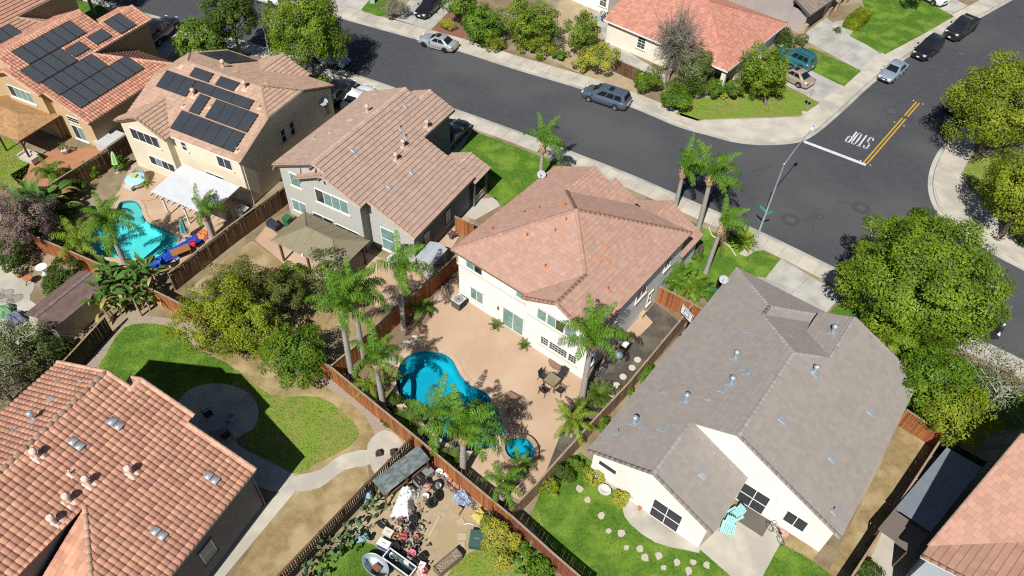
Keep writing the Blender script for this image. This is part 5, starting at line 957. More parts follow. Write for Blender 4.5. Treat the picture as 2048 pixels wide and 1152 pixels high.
# lean-to with grey shingles over the clutter
q0 = G(745, 963, 2.0); l_ = empty('lean_to', (q0.x, q0.y, 0), R(-44.4), 'lean-to with blue-grey shingle roof beside the cluttered yard', 'lean-to'); M_SHG = mat('shingle_grey', (.17, .20, .20), (.11, .135, .14), scale=2.5, island=.3)
roof(l_, [[(0, 0, 2.15), (0, 3.65, 2.15), (1.15, 3.65, 1.85), (1.15, 0, 1.85)]], M_SHG, tw=.3, th=.145, pick=0, lip=.012, thick=.05)
for a, b in ((.08, .1), (1.05, .1), (.08, 3.5), (1.05, 3.5), (1.05, 1.8)): MB().box((a, b, .95), (.09, .09, 1.9)).build('post', M_WOODD, l_)
MB().box((.55, 1.8, .9), (.8, 3.2, .04)).build('shelf', M_WOODD, l_)
# metal tool shed behind the grey house
q0 = G(836, 545); t_ = empty('tool_shed', (q0.x, q0.y, 0), R(-27.9), 'small pale metal tool shed at the corner of the grey house', 'shed'); M_TS = mat('shed_metal', (.52, .53, .53), (.47, .48, .48), scale=2, rough=.5)
b = MB(); b.box((.75, 1.0, .9), (1.5, 2.0, 1.8)); b.build('wall', M_TS, t_); MB().poly([(-.1, -.1, 1.78), (-.1, 2.1, 1.78), (.75, 2.1, 2.05), (.75, -.1, 2.05)]).poly([(1.6, -.1, 1.78), (1.6, 2.1, 1.78), (.75, 2.1, 2.05), (.75, -.1, 2.05)]).build('roof', mat('shed_roof_metal', (.42, .45, .48), (.38, .41, .44), scale=2, rough=.4), t_)
rb = MB()
for i in range(9): rb.box((.08 + i*.17, -.015, .9), (.03, .03, 1.76)); rb.box((1.515, .1 + i*.22, .9), (.03, .03, 1.76))
rb.build('rib', M_TS, t_)
# covered side store of the corner house (deep shade)
q0 = G(1790, 1017, 2.0); d_ = empty('side_shelter', (q0.x, q0.y, 0), R(-46.8), 'long grey metal shelter beside the corner house', 'shelter'); M_DK = mat('shelter_roof', (.2, .22, .25), (.17, .19, .22), scale=2, rough=.5)
MB().add([(0, 0, 2.0), (2.2, 0, 2.35), (2.2, 6.6, 2.35), (0, 6.6, 2.0), (0, 0, 2.06), (2.2, 0, 2.41), (2.2, 6.6, 2.41), (0, 6.6, 2.06)], [(3, 2, 1, 0), (4, 5, 6, 7), (0, 1, 5, 4), (1, 2, 6, 5), (2, 3, 7, 6), (3, 0, 4, 7)]).build('roof', M_DK, d_)
for i, (x0, y0) in enumerate(((.0, -1.0), (1.1, -1.0), (.0, -2.0), (1.1, -2.0))): MB().add([(x0, y0, 1.86 + .02*i), (x0+1.08, y0, 2.0 + .02*i), (x0+1.08, y0+.97, 2.02 + .02*i), (x0, y0+.97, 1.88 + .02*i)], [(0, 1, 2, 3)]).build('roof_panel', mat('panel_brown', (.16, .13, .11)), d_)
for a, b in ((.1, .1), (2.1, .1), (.1, 6.4), (2.1, 6.4), (.1, -2.1), (1.9, -2.1), (.1, 3.2), (2.1, 3.2)): MB().box((a, b, 1.0), (.09, .09, 2.0)).build('post', M_WOODD, d_)
# ================================================================ plants
M_TRUNK = mat('bark', (.13, .095, .065), (.2, .15, .105), scale=6, bump=.8, bscale=14); M_TRUNKG = mat('bark_grey', (.3, .27, .24), (.2, .18, .16), scale=6, bump=.8, bscale=14); M_WHITEB = mat('bark_white', (.5, .47, .42), (.36, .34, .3), scale=5)
def height_of(base, top):
    """height of the point above a base pixel that shows at a top pixel"""
    b = G(*base); zs = np.linspace(.2, 16, 400); best = (1e9, 0)
    for z in zs:
        d = AX.T @ (np.array([b.x, b.y, z]) - np.array([0, 0, CAM_H])); e_ = (1024 + FPX*d[0]/d[2] - top[0])**2 + (576 + FPX*d[1]/d[2] - top[1])**2
        if e_ < best[0]: best = (e_, z)
    return best[1]
def leaf_quads(P, N, size, asp=.55, rng=RNG):
    """a bent diamond leaf at each point P with normal near N"""
    n = len(P); N = N/np.linalg.norm(N, axis=1, keepdims=True); t = rng.normal(size=(n, 3)); t -= N*(t*N).sum(1, keepdims=True); t /= np.linalg.norm(t, axis=1, keepdims=True); b = np.cross(N, t)
    L_ = size*rng.uniform(.5, 1.4, (n, 1)); W_ = L_*asp
    return np.stack([P - t*L_*.5, P + b*W_*.5 - N*L_*.06, P + t*L_*.5, P - b*W_*.5 - N*L_*.06], 1).reshape(-1, 3)
def crown_points(c, r, n, lumps, lr=(.26, .42), rng=RNG, hollow=.5, low=-.75):
    """points on many overlapping lumps that fill an ellipsoid: uneven outline, gaps and clumps"""
    c = np.array(c); r = np.array(r); k = max(6, int(lumps*.75))
    q = np.arange(k*2) + .5; ct = 1 - 2*q/(k*2); ph = q*2.399963 + rng.uniform(0, 6.28); st = np.sqrt(1 - ct*ct); d = np.stack([st*np.cos(ph), st*np.sin(ph), ct], 1) + rng.normal(size=(k*2, 3))*.13; d /= np.linalg.norm(d, axis=1, keepdims=True); d = d[d[:, 2] > low]
    d = d[rng.permutation(len(d))]; k = len(d); inner = rng.random(k) < .22
    cen = d*np.where(inner, rng.uniform(.15, hollow, k), rng.uniform(max(hollow, .55), .96, k))[:, None]; rad = rng.uniform(lr[0], lr[1], k)*np.where(rng.random(k) < .2, 1.3, .85)
    w_ = rad**2; i = rng.choice(k, n, p=w_/w_.sum()); e = rng.normal(size=(n, 3)); e /= np.linalg.norm(e, axis=1, keepdims=True)
    out = cen[i]/np.linalg.norm(cen[i], axis=1, keepdims=True); flip = (e*out).sum(1) < -.35; e[flip] *= -1
    rr = rad[i][:, None]*(rng.uniform(.4, 1.12, (n, 1))**.6); e2 = e + out*(e*out).sum(1, keepdims=True)*.35; Q = cen[i] + e2*rr
    P = c + Q*r/1.13; Nn = e*.7 + out*.45 + rng.normal(size=(n, 3))*.32 + np.array([-.1, -.3, .5]); return P, Nn, cen*r + c, rad
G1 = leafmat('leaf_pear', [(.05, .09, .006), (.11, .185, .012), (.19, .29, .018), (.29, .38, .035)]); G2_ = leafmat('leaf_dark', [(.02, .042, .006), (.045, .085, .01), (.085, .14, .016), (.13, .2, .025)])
G3_ = leafmat('leaf_yellowgreen', [(.065, .10, .006), (.155, .215, .012), (.30, .34, .02), (.45, .43, .03)]); G4_ = leafmat('leaf_brownish', [(.045, .07, .014), (.085, .12, .022), (.15, .17, .03), (.25, .2, .05)]); G5_ = leafmat('leaf_purple', [(0.065, 0.043, 0.046), (0.131, 0.087, 0.087), (0.232, 0.167, 0.152), (0.290, 0.217, 0.189)])
G6_ = leafmat('leaf_grey', [(0.102, 0.109, 0.065), (0.189, 0.189, 0.123), (0.290, 0.275, 0.189), (0.348, 0.304, 0.217)]); G7_ = leafmat('leaf_autumn', [(0.131, 0.189, 0.022), (0.290, 0.319, 0.043), (0.493, 0.450, 0.058), (0.500, 0.392, 0.087)]); G10_ = leafmat('leaf_lime', [(.07, .105, .006), (.15, .21, .012), (.26, .32, .02), (.38, .41, .035)]); G8_ = leafmat('leaf_bright', [(.035, .08, .006), (.085, .17, .01), (.145, .255, .016), (.21, .33, .03)]); G9_ = leafmat('leaf_olive', [(0.051, 0.080, 0.023), (0.094, 0.138, 0.036), (0.160, 0.203, 0.058), (0.232, 0.261, 0.087)])
def tree(name, label, cpx, z, r, n, size, m, lumps=26, trunk=.16, cat='tree', group='trees', bark=None, lr=(.26, .42), base=None, twigs=0, hollow=.5, low=-.75, multi=1):
    """crown centre at photo pixel cpx and height z; r = radii"""
    c = G(*cpx, z); r = (r, r, r) if not hasattr(r, '__len__') else r; b = G(*base) if base else Vector((c.x, c.y, 0)); o = empty(name, (b.x, b.y, 0), 0, label, cat, group)
    C0 = np.array([c.x-b.x, c.y-b.y, z]); P, N, cen, rad = crown_points(C0, r, n, lumps, lr, hollow=hollow, low=low); P[:, 2] = np.maximum(P[:, 2], .06)
    from_np('crown', leaf_quads(P, N, size), np.arange(n*4).reshape(-1, 4), m, o)
    t = MB(); top = Vector(C0) + Vector((0, 0, r[2]*.2)); bark = bark or M_TRUNK
    for k in range(multi):
        off = Vector((random.uniform(-.3, .3), random.uniform(-.3, .3), 0))*(multi > 1); mid = off*1.5 + Vector((top.x*.4, top.y*.4, max(.3, z - r[2]*.75)))
        t.tube([off + Vector((0, 0, -.15)), off + mid*.5 + Vector((random.uniform(-.08, .08), random.uniform(-.08, .08), 0)), mid, top], [trunk*1.15, trunk, trunk*.8, trunk*.25], 8)
        for q in random.sample(range(len(cen)), min(len(cen), 9 + twigs)):
            e = Vector(cen[q]); s0 = mid.lerp(top, random.uniform(.0, .7)); mm = s0.lerp(e, .5) + Vector((0, 0, r[2]*.08)); t.tube([s0, mm, e], [trunk*.42, trunk*.25, trunk*.08], 5, cap=False)
            for _ in range(twigs//3): f = e + Vector(np.random.default_rng(q + _).normal(size=3))*r[0]*.35; t.tube([mm, f], [trunk*.14, .012], 4, cap=False)
    t.build('trunk', bark, o); return o
def shrub(label, cpx, r, m, n=900, size=.16, z=None, name='shrub', cat='shrub', group='garden shrubs', lumps=14, h=1.0, lr=(.3, .48), hollow=.42):
    z = r*h*.85 if z is None else z; return tree(name, label, cpx, z, (r, r, r*h), n, size, m, lumps, .05, cat, group, lr=lr, hollow=hollow, low=-.3, multi=2)
# ---- fronds
def frond_mesh(name, m, e0, e1, n=104, ll=.215, lw=.0056, droop=1.2, plume=1.3, L_=1.0, gaps=.1, rach=.011, fwd=.45, seed=1):
    """feather leaf of length 1 along +X: arching midrib from elevation e0 to e1, drooping leaflets both sides"""
    rg = random.Random(seed); b = MB(); pts = []; p = Vector((0, 0, 0)); K = 14
    for i in range(K+1):
        pts.append(p.copy()); e = R(e0 + (e1-e0)*(i/K)**1.15); p = p + Vector((math.cos(e), 0, math.sin(e)))/K
    b.tube(pts, [rach*(1.5 - 1.3*i/K) for i in range(K+1)], 4, cap=False)
    for i in range(n):
        t = .1 + .9*i/(n-1); f = t*K; j = min(int(f), K-1); q = pts[j].lerp(pts[j+1], f-j); tg = (pts[j+1]-pts[j]).normalized(); up = Vector((-tg.z, 0, tg.x))
        for s_ in (-1, 1):
            if rg.random() < gaps: continue
            Ln = ll*(math.sin(math.pi*min(1, .18 + .82*t)**.8)**.6*.85 + .25)*rg.uniform(.7, 1.2)
            d = (Vector((0, s_, 0)) + up*rg.uniform(-plume, plume)*.6 + tg*(fwd + rg.uniform(-.3, .3))).normalized(); w_ = lw*rg.uniform(.7, 1.3); x = d.cross(up).normalized()*w_; dr = droop*rg.uniform(.6, 1.25)
            m1 = q + d*Ln*.42 + Vector((0, 0, -dr*Ln*.1)); m2 = q + d*Ln*(.74 - dr*.13) + Vector((0, 0, -dr*Ln*.34)); e_ = q + d*Ln*(.95 - dr*.36) + Vector((0, 0, -dr*Ln*.68))
            b.add([q - x*.5, q + x*.5, m1 + x, m1 - x, m2 + x*.8, m2 - x*.8, e_], [(0, 1, 2, 3), (3, 2, 4, 5), (5, 4, 6)])
    return b.mesh(name, m)
GP = leafmat('leaf_palm', [(.065, .145, .018), (.12, .25, .024), (.19, .36, .032), (.30, .48, .06)], .3); GPY = leafmat('leaf_palm_yellow', [(0.129, 0.208, 0.024), (0.224, 0.336, 0.032), (0.368, 0.448, 0.056), (0.500, 0.500, 0.070)], .3); GC = leafmat('leaf_cycad', [(0.050, 0.080, 0.011), (0.089, 0.144, 0.020), (0.160, 0.240, 0.034), (0.352, 0.368, 0.052)], .15)
FR = [frond_mesh('frond', GP, 88, 15, seed=1), frond_mesh('frond', GP, 84, -62, seed=2), frond_mesh('frond', GP, 76, -84, seed=3), frond_mesh('frond', GP, 62, -92, seed=15), frond_mesh('frond', GP, 30, -92, seed=4)]
FY = [frond_mesh('frond', GPY, 70, -20, seed=5), frond_mesh('frond', GPY, 50, -45, seed=6), frond_mesh('frond', GPY, 25, -60, seed=7)]
FD = [frond_mesh('frond', leafmat('leaf_frond_dry', [(.2, .14, .07), (.3, .21, .11), (.38, .28, .15)], .2), -20, -86, n=26, seed=8)]
FC = [frond_mesh('frond', GC, 62, 5, n=44, ll=.2, lw=.009, droop=.15, plume=.3, seed=9), frond_mesh('frond', GC, 35, -18, n=44, ll=.2, lw=.009, droop=.15, plume=.3, seed=10), frond_mesh('frond', GC, 12, -30, n=44, ll=.2, lw=.009, droop=.15, plume=.3, seed=11)]
FCY = [frond_mesh('frond', GPY, 75, 55, n=8, ll=.1, lw=.06, droop=.05, rach=.03, seed=12), frond_mesh('frond', GPY, 45, 25, n=8, ll=.1, lw=.06, droop=.05, rach=.03, seed=13), frond_mesh('frond', GPY, 18, 0, n=8, ll=.1, lw=.06, droop=.05, rach=.03, seed=14)]
M_PTR = mat('palm_trunk', (.40, .37, .34), (.30, .275, .25), scale=5, bump=.8, bscale=16); M_BOOT = mat('palm_boots', (.50, .36, .23), (.33, .21, .12), scale=5, bump=1, bscale=10)
def put_frond(o, me, az, s, loc, tilt=0):
    f = bpy.data.objects.new('frond', me); link(f, o); f.location = loc; f.rotation_euler = (random.uniform(-.25, .25), tilt, az); f.scale = (s, s*random.uniform(.9, 1.1), s); return f
def palm(label, base, hub, L_=2.7, n=13, tr=.17, fronds=FR, group='tall feather palms', dry=2, wind=.55, boots=True, name='palm_tree', hz=None, spread=None):
    h = hz or height_of(base, hub); b = G(*base); t = G(*hub, h) - Vector((b.x, b.y, 0)); t = Vector((t.x*.9, t.y*.9, h)); o = empty(name, (b.x, b.y, 0), 0, label, 'palm tree', group)
    tr *= 1.15; k = 12; pts = [Vector((t.x*(i/k)**1.3, t.y*(i/k)**1.3, -.1 + (h-.25)*i/k)) for i in range(k+1)]; rs = [tr*(1.25 if i == 0 else 1.02 - .25*i/k)*(1 + .04*(i % 2)) for i in range(k+1)]
    MB().tube(pts, rs, 10).build('trunk', M_PTR, o)
    if boots:
        bb = MB(); p0 = pts[-1]; bb.tube([p0 - Vector((0, 0, .95)), p0 - Vector((0, 0, .6)), p0 - Vector((0, 0, .2)), p0 + Vector((0, 0, .3))], [tr*.85, tr*1.5, tr*1.35, tr*.5], 9)
        for i in range(16): a = i*2.4; z = -.9 + .06*i; bb.bar(p0 + Vector((math.cos(a)*tr*.9, math.sin(a)*tr*.9, z)), p0 + Vector((math.cos(a)*tr*2.0, math.sin(a)*tr*2.0, z + .32)), .09, .03)
        bb.build('leaf_bases', M_BOOT, o)
    hubp = Vector((t.x, t.y, h - .1)); wd = R(random.uniform(5, 60))
    for i in range(n):
        a = i*2.39996 + random.uniform(-.3, .3); lv = i/n; wk = wind*random.uniform(.6, 1.7); v = Vector((math.cos(a) + wk*math.cos(wd), math.sin(a) + wk*math.sin(wd), 0)); az = math.atan2(v.y, v.x)
        me = fronds[min(len(fronds)-1, int(lv*len(fronds)))]; put_frond(o, me, az, L_*random.uniform(.85, 1.12), hubp + Vector((math.cos(a)*tr*.5, math.sin(a)*tr*.5, .1 - .35*lv)))
    for i in range(dry): put_frond(o, FD[0], random.uniform(0, 6.3), L_*.55, hubp - Vector((0, 0, .45)))
    return o
palm('feather palm behind the roof of the white house, beside its satellite dish', (1080, 362), (1087, 284), 3.07, 9)
palm('leftmost of the two palms standing close together on the front lawn edge', (1350, 416), (1369, 335), 2.86, 9, wind=.7)
palm('taller palm of the pair at the kerb, heavy bulging leaf bases', (1396, 458), (1424, 348), 3.18, 11, tr=.2)
palm('palm on the front lawn beside the lamp post', (1411, 546), (1446, 448), 2.86, 9, wind=.9)
palm('palm at the rear corner of the white house', (1164, 797), (1184, 676), 3.07, 13, tr=.19)
palm('palm beside the fence near the metal tool shed', (807, 658), (799, 536), 2.97, 10, tr=.16)
palm('palm with pale leaf bases at the fence corner, left of the pair', (705, 755), (680, 610), 2.86, 12, tr=.19)
palm('palm rising behind the fence-corner palm', (725, 712), (708, 590), 3.18, 13, tr=.19)
palm('palm nearest the pool steps', (767, 814), (750, 718), 2.6, 12, tr=.18)
palm('stout palm in front of the pool with windswept crown', (926, 949), (927, 866), 3.5, 14, tr=.2, wind=.8)
palm('slender palm at the pool edge', (876, 905), (869, 832), 3.0, 11, tr=.16)
palm('low palm beside the spa', (1003, 1012), (1006, 966), 1.9, 12, tr=.18, wind=.2)
palm('low palm over the spa with fronds on the water', (1045, 960), (1040, 925), 1.2, 9, tr=.14, wind=.2)
palm('leaning palm over the turquoise pool', (250, 527), (213, 445), 2.9, 16, tr=.19, wind=.2)
palm('yellow-green palm at the far edge of the turquoise pool', (171, 508), (155, 482), 2.64, 12, tr=.15, fronds=FY, wind=.2)
palm('palm beside the white patio cover', (425, 475), (405, 418), 2.33, 9, tr=.19)
for k, (bx, by, hx, hy, L_, lab, fr) in enumerate([(1352, 590, 1350, 566, 1.8, 'pygmy palm in the clump at the side gate, nearest the wall', FR), (1375, 596, 1374, 572, 1.9, 'pygmy palm in the middle of the clump at the side gate', FY), (1396, 602, 1396, 578, 1.7, 'pygmy palm in the clump nearest the black bin', FR), (1366, 570, 1366, 548, 1.8, 'rear pygmy palm of the clump at the side gate', FR)]):
    palm(lab, (bx, by), (hx, hy), L_, 15, tr=.09, fronds=fr, group='pygmy palms', dry=0, wind=0, boots=False)
palm('small bright palm in the mulch bed beside the patio', (1143, 872), (1144, 838), 1.69, 15, tr=.12, fronds=FY, group='pygmy palms', wind=0, boots=False)
palm('small palm at the foot of the pool-step palm', (748, 792), (748, 768), 1.69, 12, tr=.12, fronds=FY, group='pygmy palms', dry=0, wind=0, boots=False)
palm('small dark palm in the shade of the side fence', (842, 632), (841, 616), 1.48, 10, tr=.1, group='pygmy palms', dry=0, wind=0, boots=False)
palm('drooping young palm in the shade left of the turquoise pool', (100, 375), (105, 350), 2.33, 12, tr=.12, group='pygmy palms', dry=0, wind=0, boots=False)
def cycad(label, c, L_, n=34, fr=FC, name='cycad', cat='cycad', group='cycads'):
    b = G(*c); o = empty(name, (b.x, b.y, 0), 0, label, cat, group); MB().tube([(0, 0, -.05), (0, 0, .25), (0, 0, .4)], [.2, .22, .12], 10).build('stem', M_BOOT, o)
    for i in range(n): put_frond(o, fr[min(2, int(i/n*3))], i*2.39996, L_*random.uniform(.85, 1.1), (0, 0, .38))
cycad('dark sago cycad at the rear corner of the white house', (1198, 796), 1.25); cycad('sago cycad between pool and fence, upper one', (817, 850), 1.2); cycad('sago cycad between pool and fence, lower one', (906, 924), 1.1)
cycad('spiky yellow-green yucca beside the lamp post', (1484, 492), 1.35, 70, FCY, 'yucca', 'yucca')
cycad('small cycad at the foot of the side wall', (1163, 818), .8)
# ---- broadleaf paddles (bird of paradise, banana)
def paddle(name, m, L_=1.0, w_=.2, e0=70, e1=-10, seed=0):
    b = MB(); p = Vector(); K = 9; vs = []
    for i in range(K+1):
        t = i/K; e = R(e0 + (e1-e0)*t**1.3); tg = Vector((math.cos(e), 0, math.sin(e))); up = Vector((-tg.z, 0, tg.x)); hw = (.012 if t < .35 else w_*math.sin(math.pi*((t-.35)/.65)**.75)**.8 + .004)
        vs += [p + Vector((0, -hw, 0)) + up*hw*.35, p.copy(), p + Vector((0, hw, 0)) + up*hw*.35]; p = p + tg/K
    b.add(vs, [(3*i+k, 3*i+k+1, 3*i+k+4, 3*i+k+3) for i in range(K) for k in (0, 1)], True); return b.mesh(name, m)
GB = leafmat('leaf_paddle', [(0.037, 0.106, 0.025), (0.075, 0.175, 0.031), (0.138, 0.250, 0.050), (0.250, 0.350, 0.075)], .25); GBD = leafmat('leaf_paddle_dry', [(0.250, 0.188, 0.075), (0.425, 0.325, 0.125), (0.500, 0.425, 0.213)], .2)
PD = [paddle('leaf', GB, w_=.10, e0=86, e1=20), paddle('leaf', GB, w_=.115, e0=72, e1=-25), paddle('leaf', GB, w_=.115, e0=52, e1=-55), paddle('leaf', GBD, w_=.09, e0=35, e1=-75)]
def paddle_plant(label, c, stems, L_, r, name, cat, hz=1.2, dryf=.2):
    b = G(*c); o = empty(name, (b.x, b.y, 0), 0, label, cat); 
    for s_ in range(stems):
        a, q = random.uniform(0, 6.28), r*math.sqrt(random.random()); x, y = q*math.cos(a), q*math.sin(a); hh = hz*random.uniform(.4, 1.2); MB().tube([(x, y, 0), (x*1.1, y*1.1, hh)], [.09, .06], 6).build('stem', M_BOOT, o)
        for i in range(7):
            me = PD[3] if random.random() < dryf else PD[min(2, i//2)]; f = bpy.data.objects.new('leaf', me); link(f, o); f.location = (x*1.1, y*1.1, hh - .03*i); s2 = L_*random.uniform(.7, 1.15); f.scale = (s2, s2, s2); f.rotation_euler = (random.uniform(-.4, .4), 0, random.uniform(0, 6.28))
    return o
paddle_plant('giant bird of paradise with ragged paddle leaves by the brown shed', (260, 602), 42, 1.45, 2.3, 'bird_of_paradise', 'plant', 2.0, .3)
paddle_plant('banana clump with broad leaves left of the turquoise pool', (88, 440), 12, 2.3, 1.6, 'banana_plant', 'plant', 1.7, .12)
paddle_plant('low broad-leaved clump at the bottom fence corner', (1062, 1128), 8, .9, .9, 'leafy_plant', 'plant', .3, .1)
# ---- trees
tree('pear_tree', 'large round bright green tree at the kerb before the junction', (1846, 556), 5.2, (6.3, 6.0, 4.9), 60000, .20, G1, 120, .28, lr=(.13, .22), hollow=.6)
tree('ash_tree', 'yellow-green tree between grey-roofed house and street', (1872, 762), 3.2, (3.0, 2.8, 2.4), 15000, .17, G8_, 60, .16, lr=(.16, .28))
tree('ash_tree', 'lower yellow-green tree overhanging the cedar gate', (1915, 822), 3.0, (2.5, 2.5, 2.3), 10000, .16, G10_, 44, .14, lr=(.18, .3))
tree('ash_tree', 'small green tree at the grey roof edge below the round tree', (1800, 690), 2.4, (1.8, 1.8, 1.6), 9000, .17, G1, 40, .14, lr=(.18, .3))
tree('birch_tree', 'sparse pale tree with white branches at the right edge', (2012, 768), 3.6, (3.0, 3.0, 2.6), 3200, .14, G9_, 34, .13, bark=M_WHITEB, twigs=12, hollow=.6)
tree('street_tree', 'large bright tree at the right edge above the junction', (2018, 205), 6.0, (5.4, 5.2, 4.6), 34000, .20, G10_, 90, .25, lr=(.15, .27))
tree('street_tree', 'green tree below it at the right edge, shading the corner', (2062, 385), 5.0, (4.2, 4.0, 3.8), 20000, .20, G10_, 64, .22, lr=(.16, .28))
tree('street_tree', 'tall green street tree by the blue car', (612, 62), 5.4, (4.4, 4.4, 4.6), 28000, .20, G1, 80, .22, lr=(.16, .28))
tree('street_tree', 'dark street tree behind the solar roof', (460, 30), 5.2, (2.9, 2.9, 3.6), 14000, .20, G2_, 50, .17, lr=(.18, .3))
tree('street_tree', 'light green bushy tree beside the tan house driveway', (400, 82), 2.6, (2.9, 2.6, 2.2), 6000, .24, G8_, 40, .14, lr=(.2, .32))
tree('street_tree', 'tree beyond the far left lawn with only its trunk in view', (150, -70), 6, (3.6, 3.6, 3), 5000, .3, G2_, 40, .2, bark=M_TRUNKG)
tree('fruit_tree', 'yellow-green fruit tree in the middle of the back gardens', (430, 632), 3.1, (3.3, 3.0, 3.1), 14000, .15, G3_, 54, .14, lr=(.16, .26), base=(440, 690))
tree('fruit_tree', 'bronze-tinged tree at the top of the back garden thicket', (475, 572), 2.9, (3.0, 2.5, 2.6), 9000, .14, G4_, 44, .13, lr=(.16, .26))
tree('fruit_tree', 'bronze-green tree between the thicket and the gazebo', (572, 588), 2.4, (1.9, 1.9, 2.0), 6000, .14, G4_, 36, .13, lr=(.16, .26))
tree('citrus_tree', 'dense bright green citrus tree at the lawn edge', (590, 712), 2.2, (2.5, 2.4, 2.3), 12000, .14, G8_, 44, .13, lr=(.18, .28))
tree('citrus_tree', 'green tree at the centre of the thicket', (505, 650), 3.0, (2.6, 2.3, 2.9), 9000, .15, G10_, 40, .13, lr=(.16, .26))
tree('citrus_tree', 'small tree behind the fence-corner palms', (655, 540), 2.2, (1.7, 1.7, 1.7), 3200, .15, G9_, 30, .1, lr=(.2, .32))
tree('plum_tree', 'purple-leaved tree at the left edge', (34, 440), 3.2, (3.0, 2.8, 2.6), 9000, .15, G5_, 54, .15, lr=(.16, .28))
tree('thicket_tree', 'dark olive tree at the left edge above the red tiles', (30, 700), 2.6, (3.2, 2.6, 2.2), 7000, .15, G9_, 50, .14, lr=(.16, .28), twigs=9)
tree('thicket_tree', 'greyish twiggy bush beside the red-tiled roof', (-10, 760), 2.4, (2.6, 2.6, 2), 4000, .13, G6_, 40, .12, twigs=15)
tree('garden_tree', 'sparse grey half-bare tree in front of the terracotta roof', (1352, 82), 4.6, (2.7, 2.5, 3.4), 3600, .14, G6_, 60, .13, bark=M_TRUNKG, lr=(.12, .22), twigs=45, base=(1336, 162), hollow=.4)
tree('garden_tree', 'dense green tree before the teal van', (1532, 142), 3.2, (2.8, 2.6, 3.0), 9000, .22, G1, 52, .16, lr=(.18, .3), base=(1532, 212))
tree('garden_tree', 'dark olive tree below the half-bare tree', (1392, 128), 2.6, (2.3, 2.2, 2.0), 5000, .18, G9_, 40, .12, lr=(.18, .3))
tree('garden_tree', 'tall green hedge tree left of the dirt yard', (1062, 45), 2.8, (3.6, 2.6, 2.6), 9000, .22, G1, 54, .15, lr=(.18, .3)); tree('garden_tree', 'leafy green tree at the dirt yard gap', (1166, 66), 3.0, (2.0, 1.9, 2.7), 5500, .2, G1, 44, .12, lr=(.18, .3))
tree('garden_tree', 'green hedge tree behind the silver sedan', (968, 48), 2.3, (2.6, 2.3, 2.2), 6000, .22, G8_, 44, .14, lr=(.18, .3)); tree('garden_tree', 'bright tree above the dry bush across the street', (922, 2), 3.2, (2.2, 2.2, 2.0), 4500, .22, G8_, 36, .13, lr=(.2, .32))
tree('young_tree', 'young tree in the lawn of the mauve house', (1832, -18), 2.6, (1.3, 1.3, 1.3), 1600, .2, G2_, 20, .07, base=(1829, 8))
